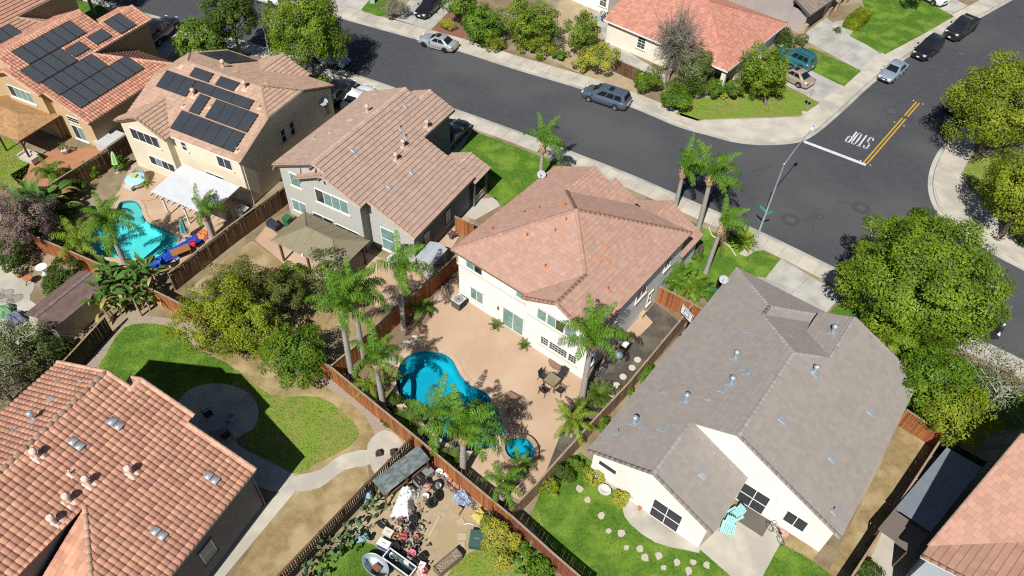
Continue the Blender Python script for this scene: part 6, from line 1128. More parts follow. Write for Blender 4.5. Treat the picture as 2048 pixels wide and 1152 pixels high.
for lab, c, r, m, n, sz, h in [
    ('yellow autumn shrub beside the short brown fence', (1200, 118), 2.3, G7_, 5000, .17, .8), ('red-tinged shrub at the pavement behind the silver van', (1165, 128), 1.2, G7_, 1600, .15, .8), ('low yellow shrub left of the hedge gap', (1085, 92), 1.5, G3_, 2200, .17, .8), ('green ground shrub at the pavement edge by the hedge', (1120, 108), 1.0, G8_, 1300, .16, .7), ('yellow-green shrub by the reddish gravel', (988, 88), 1.2, G3_, 1600, .16, .8), ('light shrub between hedge and pavement', (1050, 85), 1.3, G3_, 1700, .16, .8),
    ('grey-olive shrub in the gap of the street hedge', (1110, 80), 1.1, G6_, 1400, .14, .8), ('green hedge mound behind the silver van', (1295, 165), 1.7, G1, 3200, .17, .8), ('long green hedge mound at the corner lawn', (1350, 195), 1.9, G8_, 3800, .17, .7), ('dark hedge mound below the half-bare tree', (1372, 178), 1.6, G2_, 2800, .17, .8), ('round clipped shrub at the porch, left of the column', (1426, 178), 1.2, G8_, 2200, .15, .9), ('round clipped shrub at the porch, right of the column', (1468, 180), 1.2, G8_, 2200, .15, .9), ('low flowering shrub between the porch shrubs', (1447, 190), .6, G7_, 500, .12, .7),
    ('round clipped shrub at the corner of the mauve house', (1571, 80), 1.2, G2_, 2200, .15, 1.0), ('small shrub beside the stone base', (1604, 80), .8, G9_, 900, .14, .9), ('grey lavender bush at the far driveway', (785, 18), 1.8, G6_, 3200, .14, .7), ('dry tan bush beside the black sedan', (893, 48), 1.1, G7_, 1500, .12, .7), ('tiny olive shrub at the garage walk', (1676, 60), .5, G9_, 400, .12, .7),
    ('dark green hedge behind the brown shed', (128, 545), 1.5, G2_, 3600, .14, .8), ('dark green hedge along the shed, left end', (108, 565), 1.1, G2_, 2000, .14, .8), ('green bush at the left edge by the birdbath', (18, 515), 1.6, G2_, 3200, .15, .8), ('grassy bush in front of the shed door', (128, 695), 1.0, G4_, 1800, .16, .9), ('yellow flowering bush in the cluttered yard', (1002, 1082), 1.25, G7_, 4200, .13, .9),
    ('dark round bush beside the lawn at the weathered fence', (1122, 946), .75, G2_, 1500, .13, .9), ('bright bush left of the dark round bush', (1098, 974), .7, G3_, 1100, .13, .8), ('green bush above the dark round bush', (1150, 928), .6, G8_, 900, .13, .8), ('straw-coloured flowering bush beside the stone bench', (1186, 950), .75, G7_, 1500, .11, .8), ('drying yellow bush below the stone bench', (1240, 1000), .75, G7_, 1500, .11, .8), ('small bright bush behind the grey-roofed house', (1205, 850), .7, G8_, 1000, .13, .7), ('bright green clump between fence and grey roof', (1292, 748), .9, G8_, 1500, .15, .7), ('low green clump at the fence, upper', (1255, 780), .6, G8_, 700, .14, .6),
    ('broad leafy bush at the bottom edge behind the red fence', (1085, 1140), 1.0, G8_, 1600, .15, .7), ('low leafy bush at the bottom edge of the cluttered yard', (1040, 1100), .7, G8_, 900, .15, .7), ('small dark bush at the bottom of the side yard', (1735, 1145), .9, G2_, 1300, .14, .8), ('shrub in the shade below the lattice fence', (180, 338), .9, G8_, 1100, .14, .9), ('potted green shrub beside the folded green umbrella', (238, 330), .7, G8_, 900, .13, .9), ('olive shrub beneath the fence-corner palms', (640, 590), 1.2, G9_, 1900, .14, .8), ('bright shrub under the palms', (700, 600), .9, G3_, 1300, .14, .9),
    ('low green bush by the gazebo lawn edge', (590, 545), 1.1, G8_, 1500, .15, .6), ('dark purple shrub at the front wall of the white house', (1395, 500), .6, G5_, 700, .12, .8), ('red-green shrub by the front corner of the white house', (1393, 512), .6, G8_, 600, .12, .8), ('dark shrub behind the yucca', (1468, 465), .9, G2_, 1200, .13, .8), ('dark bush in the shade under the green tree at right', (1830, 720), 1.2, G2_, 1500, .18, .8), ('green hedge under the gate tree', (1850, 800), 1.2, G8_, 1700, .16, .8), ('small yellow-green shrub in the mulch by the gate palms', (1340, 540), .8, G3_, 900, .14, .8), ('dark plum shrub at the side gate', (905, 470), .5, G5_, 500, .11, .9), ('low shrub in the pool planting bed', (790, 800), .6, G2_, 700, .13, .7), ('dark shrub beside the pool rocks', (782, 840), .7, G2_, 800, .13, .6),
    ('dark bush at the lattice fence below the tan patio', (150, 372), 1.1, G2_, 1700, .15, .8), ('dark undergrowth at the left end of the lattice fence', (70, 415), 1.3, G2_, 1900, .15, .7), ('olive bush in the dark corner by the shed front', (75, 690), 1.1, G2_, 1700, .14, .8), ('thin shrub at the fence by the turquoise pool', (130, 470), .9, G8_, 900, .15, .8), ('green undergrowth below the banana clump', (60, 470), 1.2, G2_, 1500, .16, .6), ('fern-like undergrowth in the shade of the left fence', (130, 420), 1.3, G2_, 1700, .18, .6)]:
    shrub(lab, c, r, m, n, sz, h=h)
hd = empty('clipped_hedge', tuple(G(1712, 48)), R(yb + 0), 'clipped box hedge with bright top before the mauve house', 'hedge'); Pn = []; Nn = []
for k in range(7000):
    x, y, z = random.uniform(-.9, .9), random.uniform(-2.0, 2.0), random.uniform(0, 1.25); f = random.random()
    if f < .45: z = 1.25 + random.uniform(-.05, .06); nn = (0, 0, 1)
    elif f < .75: x = random.choice((-.9, .9)); nn = (np.sign(x), 0, .3)
    else: y = random.choice((-2.0, 2.0)); nn = (0, np.sign(y), .3)
    Pn.append((x, y, z)); Nn.append(np.array(nn) + RNG.normal(size=3)*.4)
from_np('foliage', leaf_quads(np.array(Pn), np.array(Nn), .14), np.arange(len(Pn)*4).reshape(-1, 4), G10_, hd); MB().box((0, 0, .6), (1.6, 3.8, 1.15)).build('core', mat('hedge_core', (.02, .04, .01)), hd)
# prickly pears
M_CAC = leafmat('cactus_pad', [(.06, .12, .05), (.1, .17, .07), (.17, .24, .09)], 0)
pd = MB(); pd.ball((0, 0, .5), .5, 10, 6); PADM = pd.mesh('pad', M_CAC)
def cactus(label, c, n, r, hmax):
    b = G(*c); o = empty('prickly_pear', (b.x, b.y, 0), 0, label, 'cactus', 'prickly pears')
    for i in range(n):
        a, q = random.uniform(0, 6.28), r*math.sqrt(random.random()); f = bpy.data.objects.new('pad', PADM); link(f, o); f.location = (q*math.cos(a), q*math.sin(a), hmax*random.random()*(1 - q/r*.5)); s_ = random.uniform(.2, .32); f.scale = (s_, .05, s_*1.35); f.rotation_euler = (random.uniform(-.7, .7), random.uniform(-.7, .7), random.uniform(0, 6.28))
cactus('prickly pear clump beside the lean-to', (748, 1020), 34, .7, .9); cactus('tall prickly pear clump along the black fence, middle', (712, 1075), 44, .9, 1.3); cactus('prickly pear clump along the black fence, lower', (665, 1105), 50, 1.0, 1.2); cactus('prickly pear clump at the bottom by the black fence', (628, 1150), 44, 1.0, 1.1); cactus('pale prickly pear leaning on the cedar fence', (985, 1050), 26, .5, 1.7)
# ================================================================ vehicles
M_TYRE = mat('tyre', (.018, .018, .018), rough=.85); M_RIM = mat('alloy', (.55, .56, .57), rough=.3, metal=.8); M_RIMB = mat('black_alloy', (.03, .03, .032), rough=.35, metal=.5); M_CGL = mat('car_glass', (.012, .014, .017), rough=.05, spec=.9); M_TRIMB = mat('black_plastic', (.02, .02, .021), rough=.6)
M_HEAD = mat('headlamp', (.75, .77, .78), rough=.12, spec=.9); M_TAIL = mat('tail_lamp', (.42, .03, .025), rough=.2, spec=.8); M_PLATE = mat('number_plate', (.7, .7, .68)); M_CHROME = mat('chrome', (.7, .7, .72), rough=.15, metal=1)
def paint(name, c, metal=.35): return mat('paint_' + name, c, rough=.28, metal=metal, spec=.6, coat=.8)
_wh = {}
def wheel_meshes(r, w_, rim):
    k = (round(r, 2), rim.name)
    if k in _wh: return _wh[k]
    def lat(prof, n=22):
        vs = [(R_*math.cos(2*math.pi*i/n), y, R_*math.sin(2*math.pi*i/n)) for R_, y in prof for i in range(n)]
        return vs, [(j*n+i, j*n+(i+1) % n, (j+1)*n+(i+1) % n, (j+1)*n+i) for j in range(len(prof)-1) for i in range(n)]
    t = MB(); t.add(*lat([(r*.62, -w_/2), (r*.93, -w_/2), (r, -w_*.36), (r, w_*.36), (r*.93, w_/2), (r*.62, w_/2)]), True)
    q = MB(); q.add(*lat([(r*.64, w_*.42), (r*.58, w_*.36), (r*.56, w_*.1), (.01, w_*.1)])); q.add(*lat([(r*.16, w_*.1), (r*.15, w_*.45), (.005, w_*.46)], 12))
    for i in range(5): a = 2*math.pi*i/5; q.bar((math.cos(a)*r*.1, w_*.4, math.sin(a)*r*.1), (math.cos(a)*r*.6, w_*.38, math.sin(a)*r*.6), r*.16, .03, up=(0, 1, 0))
    _wh[k] = (t.mesh('tyre', M_TYRE), q.mesh('rim', rim)); return _wh[k]
KIND = {  # L, W, H, belt, wheelbase, wheel r, cabin base x0..x1, roof x0..x1, hood (z at screen, z at nose), tail z, side windows
    'sedan': (4.65, 1.80, 1.45, .93, 2.70, .32, -1.72, 1.02, -.98, .12, (.95, .74), (.98, .9), 2),
    'suv': (4.85, 1.95, 1.74, 1.08, 2.82, .37, -2.28, 1.12, -2.02, .30, (1.08, .9), (1.1, 1.05), 3),
    'minivan': (5.16, 2.00, 1.74, 1.06, 3.0, .35, -2.46, 1.62, -2.2, .62, (1.04, .84), (1.08, 1.02), 3),
    'boxsuv': (4.75, 1.88, 1.76, 1.05, 2.85, .36, -2.3, .78, -2.12, .1, (1.04, .93), (1.06, 1.0), 3),
    'pickup': (5.85, 2.05, 1.95, 1.22, 3.6, .42, -.95, 1.28, -.72, .5, (1.2, 1.1), (1.2, 1.2), 2)}
def car(label, kind, fw, rw, side, pm, name='parked_car', cat='car', rim=None, sunroof=False, roofrack=False, nosol=0, group='parked cars', z0=ROADZ, name2=None):
    """fw, rw: photo pixels where the visible front and rear wheels stand; side: visible side ('L' or 'R')"""
    L_, W, H, belt, wb, wr, cx0, cx1, rx0, rx1, (hz0, hz1), (tz0, tz1), nw = KIND[kind]
    a, b = G(*fw, z0), G(*rw, z0); d = (a-b); d.z = 0; d.normalize(); lf = Vector((-d.y, d.x, 0)); c = (a+b)/2 - lf*(W/2-.1)*(1 if side == 'L' else -1)
    o = empty(name, (c.x, c.y, z0 + .008), math.atan2(d.y, d.x), label, cat, group); hw = W/2; fx = wb/2 + .03; h2 = L_/2
    # lower body: lofted sections tail -> nose
    st_ = [(-h2, .34, tz1-.12, .80), (-h2+.1, .26, tz1, .93), (-h2+.5, .2, tz0, .985), (cx0+.2 if cx0 > -h2+.7 else -h2+.7, .2, belt, 1.0), (0, .2, belt, 1.0), (cx1, .2, hz0, .99), (cx1+.4*(h2-cx1), .2, hz0*.55+hz1*.45+.03, .97), (h2-.3, .22, hz1+.03, .9), (h2-.07, .27, hz1-.1, .80), (h2, .34, hz1-.22, .70)]
    B = MB(); secs = []
    for x, zb, zt, k in st_:
        w_ = hw*k; secs.append([(x, -w_*.88, zb), (x, -w_, zb+.14), (x, -w_*1.0, zb + (zt-zb)*.55), (x, -w_*.96, zt-.07), (x, -w_*.84, zt), (x, -w_*.4, zt+.022), (x, w_*.4, zt+.022), (x, w_*.84, zt), (x, w_*.96, zt-.07), (x, w_, zb + (zt-zb)*.55), (x, w_, zb+.14), (x, w_*.88, zb)])
    n = 12; vs = [p for s in secs for p in s]; B.add(vs, [(i*n+k, (i+1)*n+k, (i+1)*n+(k+1) % n, i*n+(k+1) % n) for i in range(len(secs)-1) for k in range(n)], True); B.add(secs[0], [tuple(range(n))]); B.add(secs[-1], [tuple(range(n-1, -1, -1))])
    bo = B.build('body', pm, o)
    # cabin
    zb = belt - .03; zt = H; y0, y1 = hw*.93, hw*.72; C = MB(); xm = (rx0+rx1)/2
    ring = [[(cx0, -y0*.92, zb), (rx0, -y1*.95, zt-.05)], [(cx0+.3, -y0, zb), (rx0+.25, -y1, zt-.03)], [(cx1-.5, -y0, zb), (rx1-.15, -y1, zt-.03)], [(cx1, -y0*.84, zb), (rx1+.06, -y1*.9, zt-.06)], [(cx1, y0*.84, zb), (rx1+.06, y1*.9, zt-.06)], [(cx1-.5, y0, zb), (rx1-.15, y1, zt-.03)], [(cx0+.3, y0, zb), (rx0+.25, y1, zt-.03)], [(cx0, y0*.92, zb), (rx0, y1*.95, zt-.05)]]
    vs = [r[0] for r in ring] + [r[1] for r in ring]; C.add(vs, [(i, (i+1) % 8, 8+(i+1) % 8, 8+i) for i in range(8)], False)
    tp = [Vector(r[1]) for r in ring]; inn = [Vector((p.x*.93 + xm*.07, p.y*.86, zt)) for p in tp]; C.add(tp + inn, [(i, (i+1) % 8, 8+(i+1) % 8, 8+i) for i in range(8)] + [tuple(range(8, 16))], True)
    cb = C.build('cabin', pm, o)
    def glass(nm, q, s0, s1, t0, t1, off):
        q = [Vector(p) for p in q]; nn = (q[1]-q[0]).cross(q[3]-q[0]).normalized(); f = lambda s, t: q[0].lerp(q[1], s).lerp(q[3].lerp(q[2], s), t) + nn*off
        P = [f(s0, t0), f(s1, t0), f(s1, t1), f(s0, t1)]; MB().add(P + [p - nn*.02 for p in P], [(0, 1, 2, 3), (1, 0, 4, 5), (2, 1, 5, 6), (3, 2, 6, 7), (0, 3, 7, 4)]).build(nm, M_CGL, o)
    R_ = ring; glass('windshield', [R_[3][0], R_[4][0], R_[4][1], R_[3][1]], .05, .95, .1, .93, .012)
    glass('rear_window', [R_[7][0], R_[0][0], R_[0][1], R_[7][1]], .08, .92, .12 if kind in ('sedan', 'pickup') else .3, .9, .012)
    for sgn in (0, 1):
        q = [(cx0+.05, -y0*1.004, zb), (cx1-.02, -y0*1.004, zb), (rx1+.0, -y1*1.004, zt-.03), (rx0+.1, -y1*1.004, zt-.03)]; q = [Vector(p) for p in q]
        if sgn: q = [Vector((p.x, -p.y, p.z)) for p in (q[1], q[0], q[3], q[2])]
        ed = [.12, .48, .84] if nw == 2 else [.09, .34, .6, .86]
        for i in range(nw):
            s0, s1 = (ed[i], ed[i+1]-.035); s0, s1 = (1-s1, 1-s0) if sgn else (s0, s1); glass('side_window', q, s0, s1, .2, .88, .014)
    # wheels, arches
    tm, rm = wheel_meshes(wr, .22, rim or M_RIM)
    for x in (fx, fx-wb):
        for s_ in (-1, 1):
            ar = MB(); nn = 14; y = s_*(hw*1.003); ar.add([(x, y, wr)] + [(x + (wr+.055)*math.cos(math.pi*i/nn*1.16 - .25), y, wr + (wr+.055)*math.sin(math.pi*i/nn*1.16 - .25)) for i in range(nn+1)], [((0, i+1, i+2) if s_ < 0 else (0, i+2, i+1)) for i in range(nn)]); ar.build('wheel_arch', M_TRIMB, o)
            w_ = bpy.data.objects.new('wheel', tm); link(w_, o); w_.location = (x, s_*(hw-.085), wr); w_.rotation_euler = (0, 0, 0 if s_ > 0 else math.pi); q = bpy.data.objects.new('rim', rm); link(q, w_)
    for s_ in (-1, 1):
        MB().box((h2-.22, s_*hw*.62, hz1-.1), (.3, .34, .15), rz=-s_*.3).build('headlight', M_HEAD, o); MB().box((-h2+.1, s_*hw*.74, tz1-.15), (.16, .3, .2 if kind != 'boxsuv' else .4), rz=s_*.25).build('tail_light', M_TAIL, o)
        MB().box((cx1-.42, s_*(hw+.1), belt+.06), (.14, .22, .15)).build('mirror', pm, o); MB().box((.0, s_*hw*1.0, .27), (wb-.95, .03, .1)).build('side_sill', M_TRIMB if kind != 'sedan' else pm, o)
    MB().box((h2-.05, 0, hz1-.2), (.1, hw*.85, .2)).build('grille', M_TRIMB, o); MB().box((h2-.03, 0, .38), (.12, hw*1.3, .14)).build('bumper_vent', M_TRIMB, o); MB().box((h2+.02, 0, .5), (.02, .32, .16)).build('number_plate', M_PLATE, o); MB().box((-h2-.01, 0, .62 if kind != 'sedan' else .68), (.02, .32, .16)).build('number_plate', M_PLATE, o)
    if sunroof: MB().box(((rx0+rx1)/2+.25, 0, zt+.004), (.5, .8, .012)).build('sunroof', M_CGL, o)
    if roofrack:
        for s_ in (-1, 1): MB().bar((rx0+.2, s_*y1*.85, zt+.05), (rx1-.2, s_*y1*.85, zt+.05), .04, .04).build('roof_rail', M_TRIMB, o)
    if kind == 'pickup':
        MB().box((-1.95, 0, 1.215), (1.72, hw*1.62, .035)).build('bed_liner', M_TRIMB, o); 
        for s_ in (-1, 1): MB().box((-1.95, s_*hw*.88, 1.26), (1.85, .1, .1)).build('bed_rail', pm, o)
        MB().box((-h2+.06, 0, 1.05), (.08, hw*1.7, .45)).build('tailgate', pm, o)
    return o
P_SIL, P_BLK, P_LBL = paint('silver', (.42, .45, .48)), paint('black', (.012, .012, .015), .1), paint('lightblue', (.32, .40, .47))
car('silver sedan with black wheels and dark sunroof parked across the street', 'sedan', (848.5, 94), (890, 105.5), 'L', P_SIL, rim=M_RIMB, sunroof=True)
car('blue-grey minivan parked across the street by the hedge', 'minivan', (1177.5, 203), (1230, 220.5), 'L', paint('steel_blue', (.10, .135, .19)), sunroof=True, cat='van', name='parked_van')
car('pale blue sedan parked on the side street, nearest the stop line', 'sedan', (1785, 166), (1806, 148), 'L', P_LBL)
car('glossy black SUV parked between pale sedan and pickup', 'suv', (1852, 123), (1878, 103), 'L', P_BLK, sunroof=True, cat='suv')
car('black pickup truck parked at the top of the side street', 'pickup', (1914, 85), (1949, 60), 'L', paint('matt_black', (.018, .018, .02), 0), rim=M_RIMB, cat='pickup', name='pickup_truck')
car('gold sedan with white roof light in the driveway', 'sedan', (1553, 153), (1598, 176), 'L', paint('gold', (.46, .37, .29)), sunroof=True, z0=.03)
car('teal boxy SUV with roof rack in the driveway', 'boxsuv', (1553, 119), (1603, 143), 'L', paint('teal', (.03, .19, .24)), roofrack=True, z0=.03, cat='suv')
car('dark sedan parked in the shade of the east tree', 'sedan', (1912, 236), (1950, 208), 'L', paint('navy', (.02, .025, .035)), rim=M_RIM)
car('pale blue sedan nosing out from under the street tree', 'sedan', (673, 138), (632, 125), 'R', paint('ice_blue', (.36, .44, .58)))
car('black minivan in the driveway of the cream house', 'minivan', (708, 184), (676, 216), 'R', P_BLK, z0=.03, cat='van', name='parked_van')
car('white sedan beside the black minivan, half hidden by a roof', 'sedan', (745, 196), (718, 222), 'R', paint('white', (.72, .72, .72), 0), z0=.03)
car('black pickup in the driveway of the tan house', 'pickup', (352, 62), (322, 90), 'R', P_BLK, z0=.03, cat='pickup', name='pickup_truck')
car('dark sedan in the shaded driveway of the grey house', 'sedan', (936, 266), (908, 296), 'R', paint('charcoal', (.03, .035, .04)), z0=.03)
car('black car parked under the big round tree', 'suv', (1952, 668), (1900, 641), 'R', P_BLK, cat='suv')
car('white car in the driveway at the top right edge', 'suv', (1884, 6), (1846, -14), 'L', paint('white', (.72, .72, .72), 0), z0=.03, cat='suv')
car('white van at the top edge beyond the street', 'minivan', (500, 2), (548, 14), 'L', paint('white', (.72, .72, .72), 0), cat='van', name='parked_van')
car('black sedan in the driveway across the street', 'sedan', (858, 36), (880, 16), 'L', P_BLK, z0=.03)
# ================================================================ street furniture
M_POLE = mat('lamp_steel', (.42, .47, .5), (.36, .41, .44), scale=3, rough=.45, metal=.5)
def lamp(label, base, joint, head, zj):
    b = G(*base); o = empty('street_lamp', (b.x, b.y, 0), 0, label, 'street lamp', 'street lamps'); J = Vector((0, 0, zj)); q = G(*head, zj + .85) - Vector((b.x, b.y, 0)); q.z = zj + .85
    MB().tube([(0, 0, 0), (0, 0, .25), (0, 0, .3), J], [.16, .15, .1, .065], 12).build('pole', M_POLE, o); m1 = J.lerp(q, .5) + Vector((0, 0, .18)); MB().tube([J - Vector((0, 0, .1)), J.lerp(m1, .5) + Vector((0, 0, .05)), m1, q], [.05, .045, .04, .035], 8).build('arm', M_POLE, o)
    d = (q-J); d.z = 0; d.normalize(); MB().box(q + d*.25, (.62, .26, .12), rz=math.atan2(d.y, d.x), taper=.7).build('lamp_head', mat('lamp_head', (.7, .7, .68)), o); MB().tube([q + d*.25 + Vector((0, 0, .06)), q + d*.25 + Vector((0, 0, .16))], .05, 8).build('photocell', M_TRIMB, o); MB().ball(J, .11, 8, 5).build('joint', M_POLE, o); return o
lp = lamp('tall steel street lamp arching over the junction', (1513, 476), (1567, 327), (1624, 258), 8.1)
sg = MB().box((.35, .2, 2.75), (.85, .03, .24), rz=.5); sg.build('street_sign', mat('sign_green', (.02, .38, .26)), lp); sg = MB().box((-.2, .35, 3.05), (.03, .8, .24), rz=.5); sg.build('street_sign', MATS['sign_green'], lp)
lamp('street lamp at the upper left between two street trees', (540, 112), (520, 0), (500, -30), 8.1)
b = G(1608, 226); ss = empty('stop_sign', (b.x, b.y, 0), 0, 'stop sign seen from behind on the corner lawn', 'stop sign'); MB().tube([(0, 0, 0), (0, 0, 2.85)], .035, 8).build('post', M_POLE, ss); MB().box((0, 0, .03), (.45, .45, .08)).build('footing', M_CONC, ss)
dv = (-dd).normalized(); an = math.atan2(dv.y, dv.x); n8 = Vector((math.cos(an), math.sin(an), 0)); x8 = Vector((-n8.y, n8.x, 0)); oc = [x8*(.4*math.cos(R(22.5 + 45*i))) + Vector((0, 0, 2.5 + .4*math.sin(R(22.5 + 45*i)))) for i in range(8)]
MB().add([p - n8*.04 for p in oc] + [p - n8*.05 for p in oc], [tuple(range(8)), tuple(range(15, 7, -1))] + [(i, 8+i, 8+(i+1) % 8, (i+1) % 8) for i in range(8)]).build('plate', mat('sign_back', (.5, .5, .5), rough=.4, metal=.5), ss)
b = G(745, 6); ub = empty('utility_box', (b.x, b.y, 0), .3, 'pale green utility box on the far lawn', 'utility box'); MB().box((0, 0, .45), (.5, .45, .9)).build('cabinet', mat('utility_green', (.42, .55, .48)), ub); MB().box((0, 0, .93), (.56, .5, .08)).build('lid', MATS['utility_green'], ub)
# ================================================================ garden things
def thing(name, c, label, cat, rz=0, group=None, z=0.03):
    b = G(*c) if len(c) == 2 else Vector(c); return empty(name, (b.x, b.y, z), rz, label, cat, group)
def M(n, c, r=.6, metal=0): return mat('p_' + n, c, rough=r, metal=metal)
BLK, WHT, GRY, RED, BLU, BRN, TAN, TERR, PINK, TEAL = M('black', (.02, .02, .02)), M('white', (.74, .74, .73)), M('grey', (.3, .3, .3)), M('red', (.5, .04, .03)), M('blue', (.02, .07, .42), .35), M('brown', (.2, .1, .05)), M('tan', (.5, .38, .22)), M('terracotta', (.42, .16, .07)), M('pink', (.6, .16, .26)), M('turquoise', (.33, .60, .60))
def ac_unit(c, label, rz, m, s=.85):
    o = thing('air_conditioner', c, label, 'air conditioner', rz, 'air conditioner units'); MB().box((0, 0, .4), (s, s, .74)).build('casing', m, o); MB().box((0, 0, .79), (s+.03, s+.03, .05)).build('lid', M('acgrey', (.45, .45, .44)), o)
    g_ = MB()
    for r in (.12, .2, .28, .35): g_.lathe([(r, .83), (r+.015, .835), (r+.015, .82)], 20)
    for k in range(6): a = k*math.pi/6; g_.bar((math.cos(a)*.36, math.sin(a)*.36, .83), (-math.cos(a)*.36, -math.sin(a)*.36, .83), .012, .012)
    g_.build('fan_guard', BLK, o); f = MB()
    for k in range(12): f.box((0, s/2+.004, .1+k*.055), (s*.9, .012, .02)); f.box((s/2+.004, 0, .1+k*.055), (.012, s*.9, .02))
    f.build('louvre', BLK, o)
ac_unit((918, 612), 'dark air conditioner against the white house', R(-36.8), M('acdark', (.09, .085, .08))); ac_unit((488, 432), 'pale air conditioner behind the brown lattice fence', R(-25), M('acpale', (.5, .5, .48)))
def chair(c, label, rz, m, sling=None, name='patio_chair', z=.03, group='patio dining set'):
    o = thing(name, c, label, 'chair', rz, group, z)
    MB().box((0, 0, .43), (.5, .5, .03)).build('seat', sling or m, o); MB().box((-.29, 0, .74), (.03, .5, .58), ry=-.2).build('backrest', sling or m, o)
    for x in (-.24, .24):
        for y in (-.26, .26): MB().bar((x, y, .43), (x*1.25, y*1.05, 0), .03, .03).build('leg', m, o)
    for y in (-.28, .28): MB().bar((-.26, y, .64), (.26, y, .64), .04, .03).build('armrest', m, o); MB().bar((.25, y, .64), (.25, y, .43), .03, .03).build('arm_post', m, o)
    return o
t = thing('patio_table', (1103, 771), 'square glass patio table between the black chairs', 'table', R(-36.8)); MB().box((0, 0, .71), (.95, .95, .03)).build('tabletop', mat('amber_glass', (.22, .19, .11), rough=.08, spec=.8), t)
fr = MB()
for s_ in (-1, 1): fr.box((s_*.48, 0, .7), (.04, 1.0, .05)); fr.box((0, s_*.48, .7), (1.0, .04, .05))
fr.build('frame', M('bronze', (.12, .09, .06), .4, .5), t)
for x in (-.42, .42):
    for y in (-.42, .42): MB().bar((x, y, .7), (x*1.1, y*1.1, 0), .04, .04).build('leg', M('bronze', (.12, .09, .06), .4, .5), t)
SL = M('sling', (.035, .033, .032), .8)
for c, rz, lab in (((1086, 760), 0, 'black patio chair on the pool side far corner of the glass table'), ((1121, 757), -90, 'black patio chair between the glass table and the white house'), ((1087, 787), 90, 'black patio chair nearest the pool at the glass table'), ((1119, 787), 180, 'black patio chair at the glass table nearest the mulch bed')): chair(c, lab, R(-36.8 - 45 + rz + 45), M('chairframe', (.04, .03, .025), .4, .4), SL)
for c, lab in (((1024, 800), 'low rust-coloured side table in the palm shadow'), ((1031, 822), 'second low side table beside it, nearer the spa')):
    o = thing('side_table', c, lab, 'table', R(-30), 'low tables in the palm shade'); MB().box((0, 0, .36), (.95, .65, .05)).build('tabletop', M('rust', (.24, .15, .11)), o)
    for x in (-.4, .4):
        for y in (-.26, .26): MB().box((x, y, .17), (.05, .05, .34)).build('leg', M('rust', (.24, .15, .11)), o)
def pot(c, label, r, h, m, leaf=None, fr=None, n=12, L_=.7, name='potted_plant', cat='potted plant', group='potted plants'):
    o = thing(name, c, label, cat, 0, group); MB().lathe([(.01, 0), (r*.7, 0), (r, h), (r*1.08, h), (r*1.08, h*.88), (r*.9, h*.88), (r*.88, h*.93), (.01, h*.93)], 14).build('pot', m, o)
    if fr:
        for i in range(n): put_frond(o, fr[min(2, i*3//n)], i*2.4, L_*random.uniform(.8, 1.1), (0, 0, h*.9))
    elif leaf: P, N, _, _ = crown_points((0, 0, h + r), (r*1.5, r*1.5, r*1.3), 260, 8, (.35, .5)); from_np('foliage', leaf_quads(P, N, .12), np.arange(260*4).reshape(-1, 4), leaf, o)
    return o
pot((990, 656), 'potted spiky palm beside the sliding door', .2, .35, BLK, fr=FC); pot((1047, 695), 'potted spiky palm below the wing windows', .2, .35, BLK, fr=FC); pot((41, 554), 'terracotta pot with small succulent by the birdbath', .25, .4, TERR, leaf=G9_); pot((102, 578), 'terracotta pot with grassy plant against the brown shed', .26, .4, TERR, fr=FY, L_=.6); pot((1279, 1018), 'small terracotta pot on the half-round step patio', .14, .2, TERR); pot((132, 308), 'white planter beside the tan house patio', .3, .5, WHT, leaf=G9_); pot((1207, 42), 'blue planter with shrub beside the cream wall', .35, .5, M('planterblue', (.05, .13, .28)), leaf=G2_); pot((292, 370), 'potted red-green bromeliad by the round daybed', .2, .3, TERR, fr=FY, L_=.8); pot((246, 326), 'small terracotta pot by the lattice fence', .2, .3, TERR, leaf=G8_)
patch('mulch_circle', [(1096, 722), (1106, 714), (1122, 718), (1133, 728), (1122, 740), (1106, 738)], .036, M_BARK, 'half-round mulch cut-out against the white wall', k=3)
# rocks
def rock(c, r, m, label, group='garden rocks', z=0):
    b = MB(); b.ball((0, 0, r*.35), r, 9, 6, .6, .16); b = b.build('rock', m, None, tuple(G(*c)[:2]) + (z,), random.uniform(0, 6)); tag(b, label, 'rock', group); return b
RK = [M('rock_tan', (.45, .33, .24), .9), M('rock_grey', (.33, .3, .28), .9), M('rock_red', (.36, .2, .14), .9)]
for (x, y, r), w_ in zip([(803, 693, .3), (810, 690, .3), (817, 686, .3), (824, 682, .3), (831, 677, .3)], ('first', 'second', 'middle', 'fourth', 'last')): rock((x, y), r, M('rock_pale', (.58, .48, .38), .9), w_ + ' pale edging stone of the row, counted from the pool', 'pale edging stones')
for i, (x, y, r, lab) in enumerate([(768, 728, .5, 'largest boulder in the group left of the pool'), (785, 725, .45, 'boulder at the right of the group left of the pool'), (777, 737, .4, 'boulder at the front of the group left of the pool'), (790, 742, .3, 'small boulder touching the pool edge'), (758, 738, .35, 'boulder nearest the fence, left of the pool'), (842, 660, .4, 'tan boulder alone in the side mulch bed'), (1016, 864, .3, 'dark rock between pool and spa, upper'), (1022, 873, .32, 'dark rock between pool and spa, lower'), (988, 802, .25, 'small rock at the upper pool edge'), (996, 878, .3, 'rock at the lower right pool edge')]): rock((x, y), r, RK[i % 3], lab)
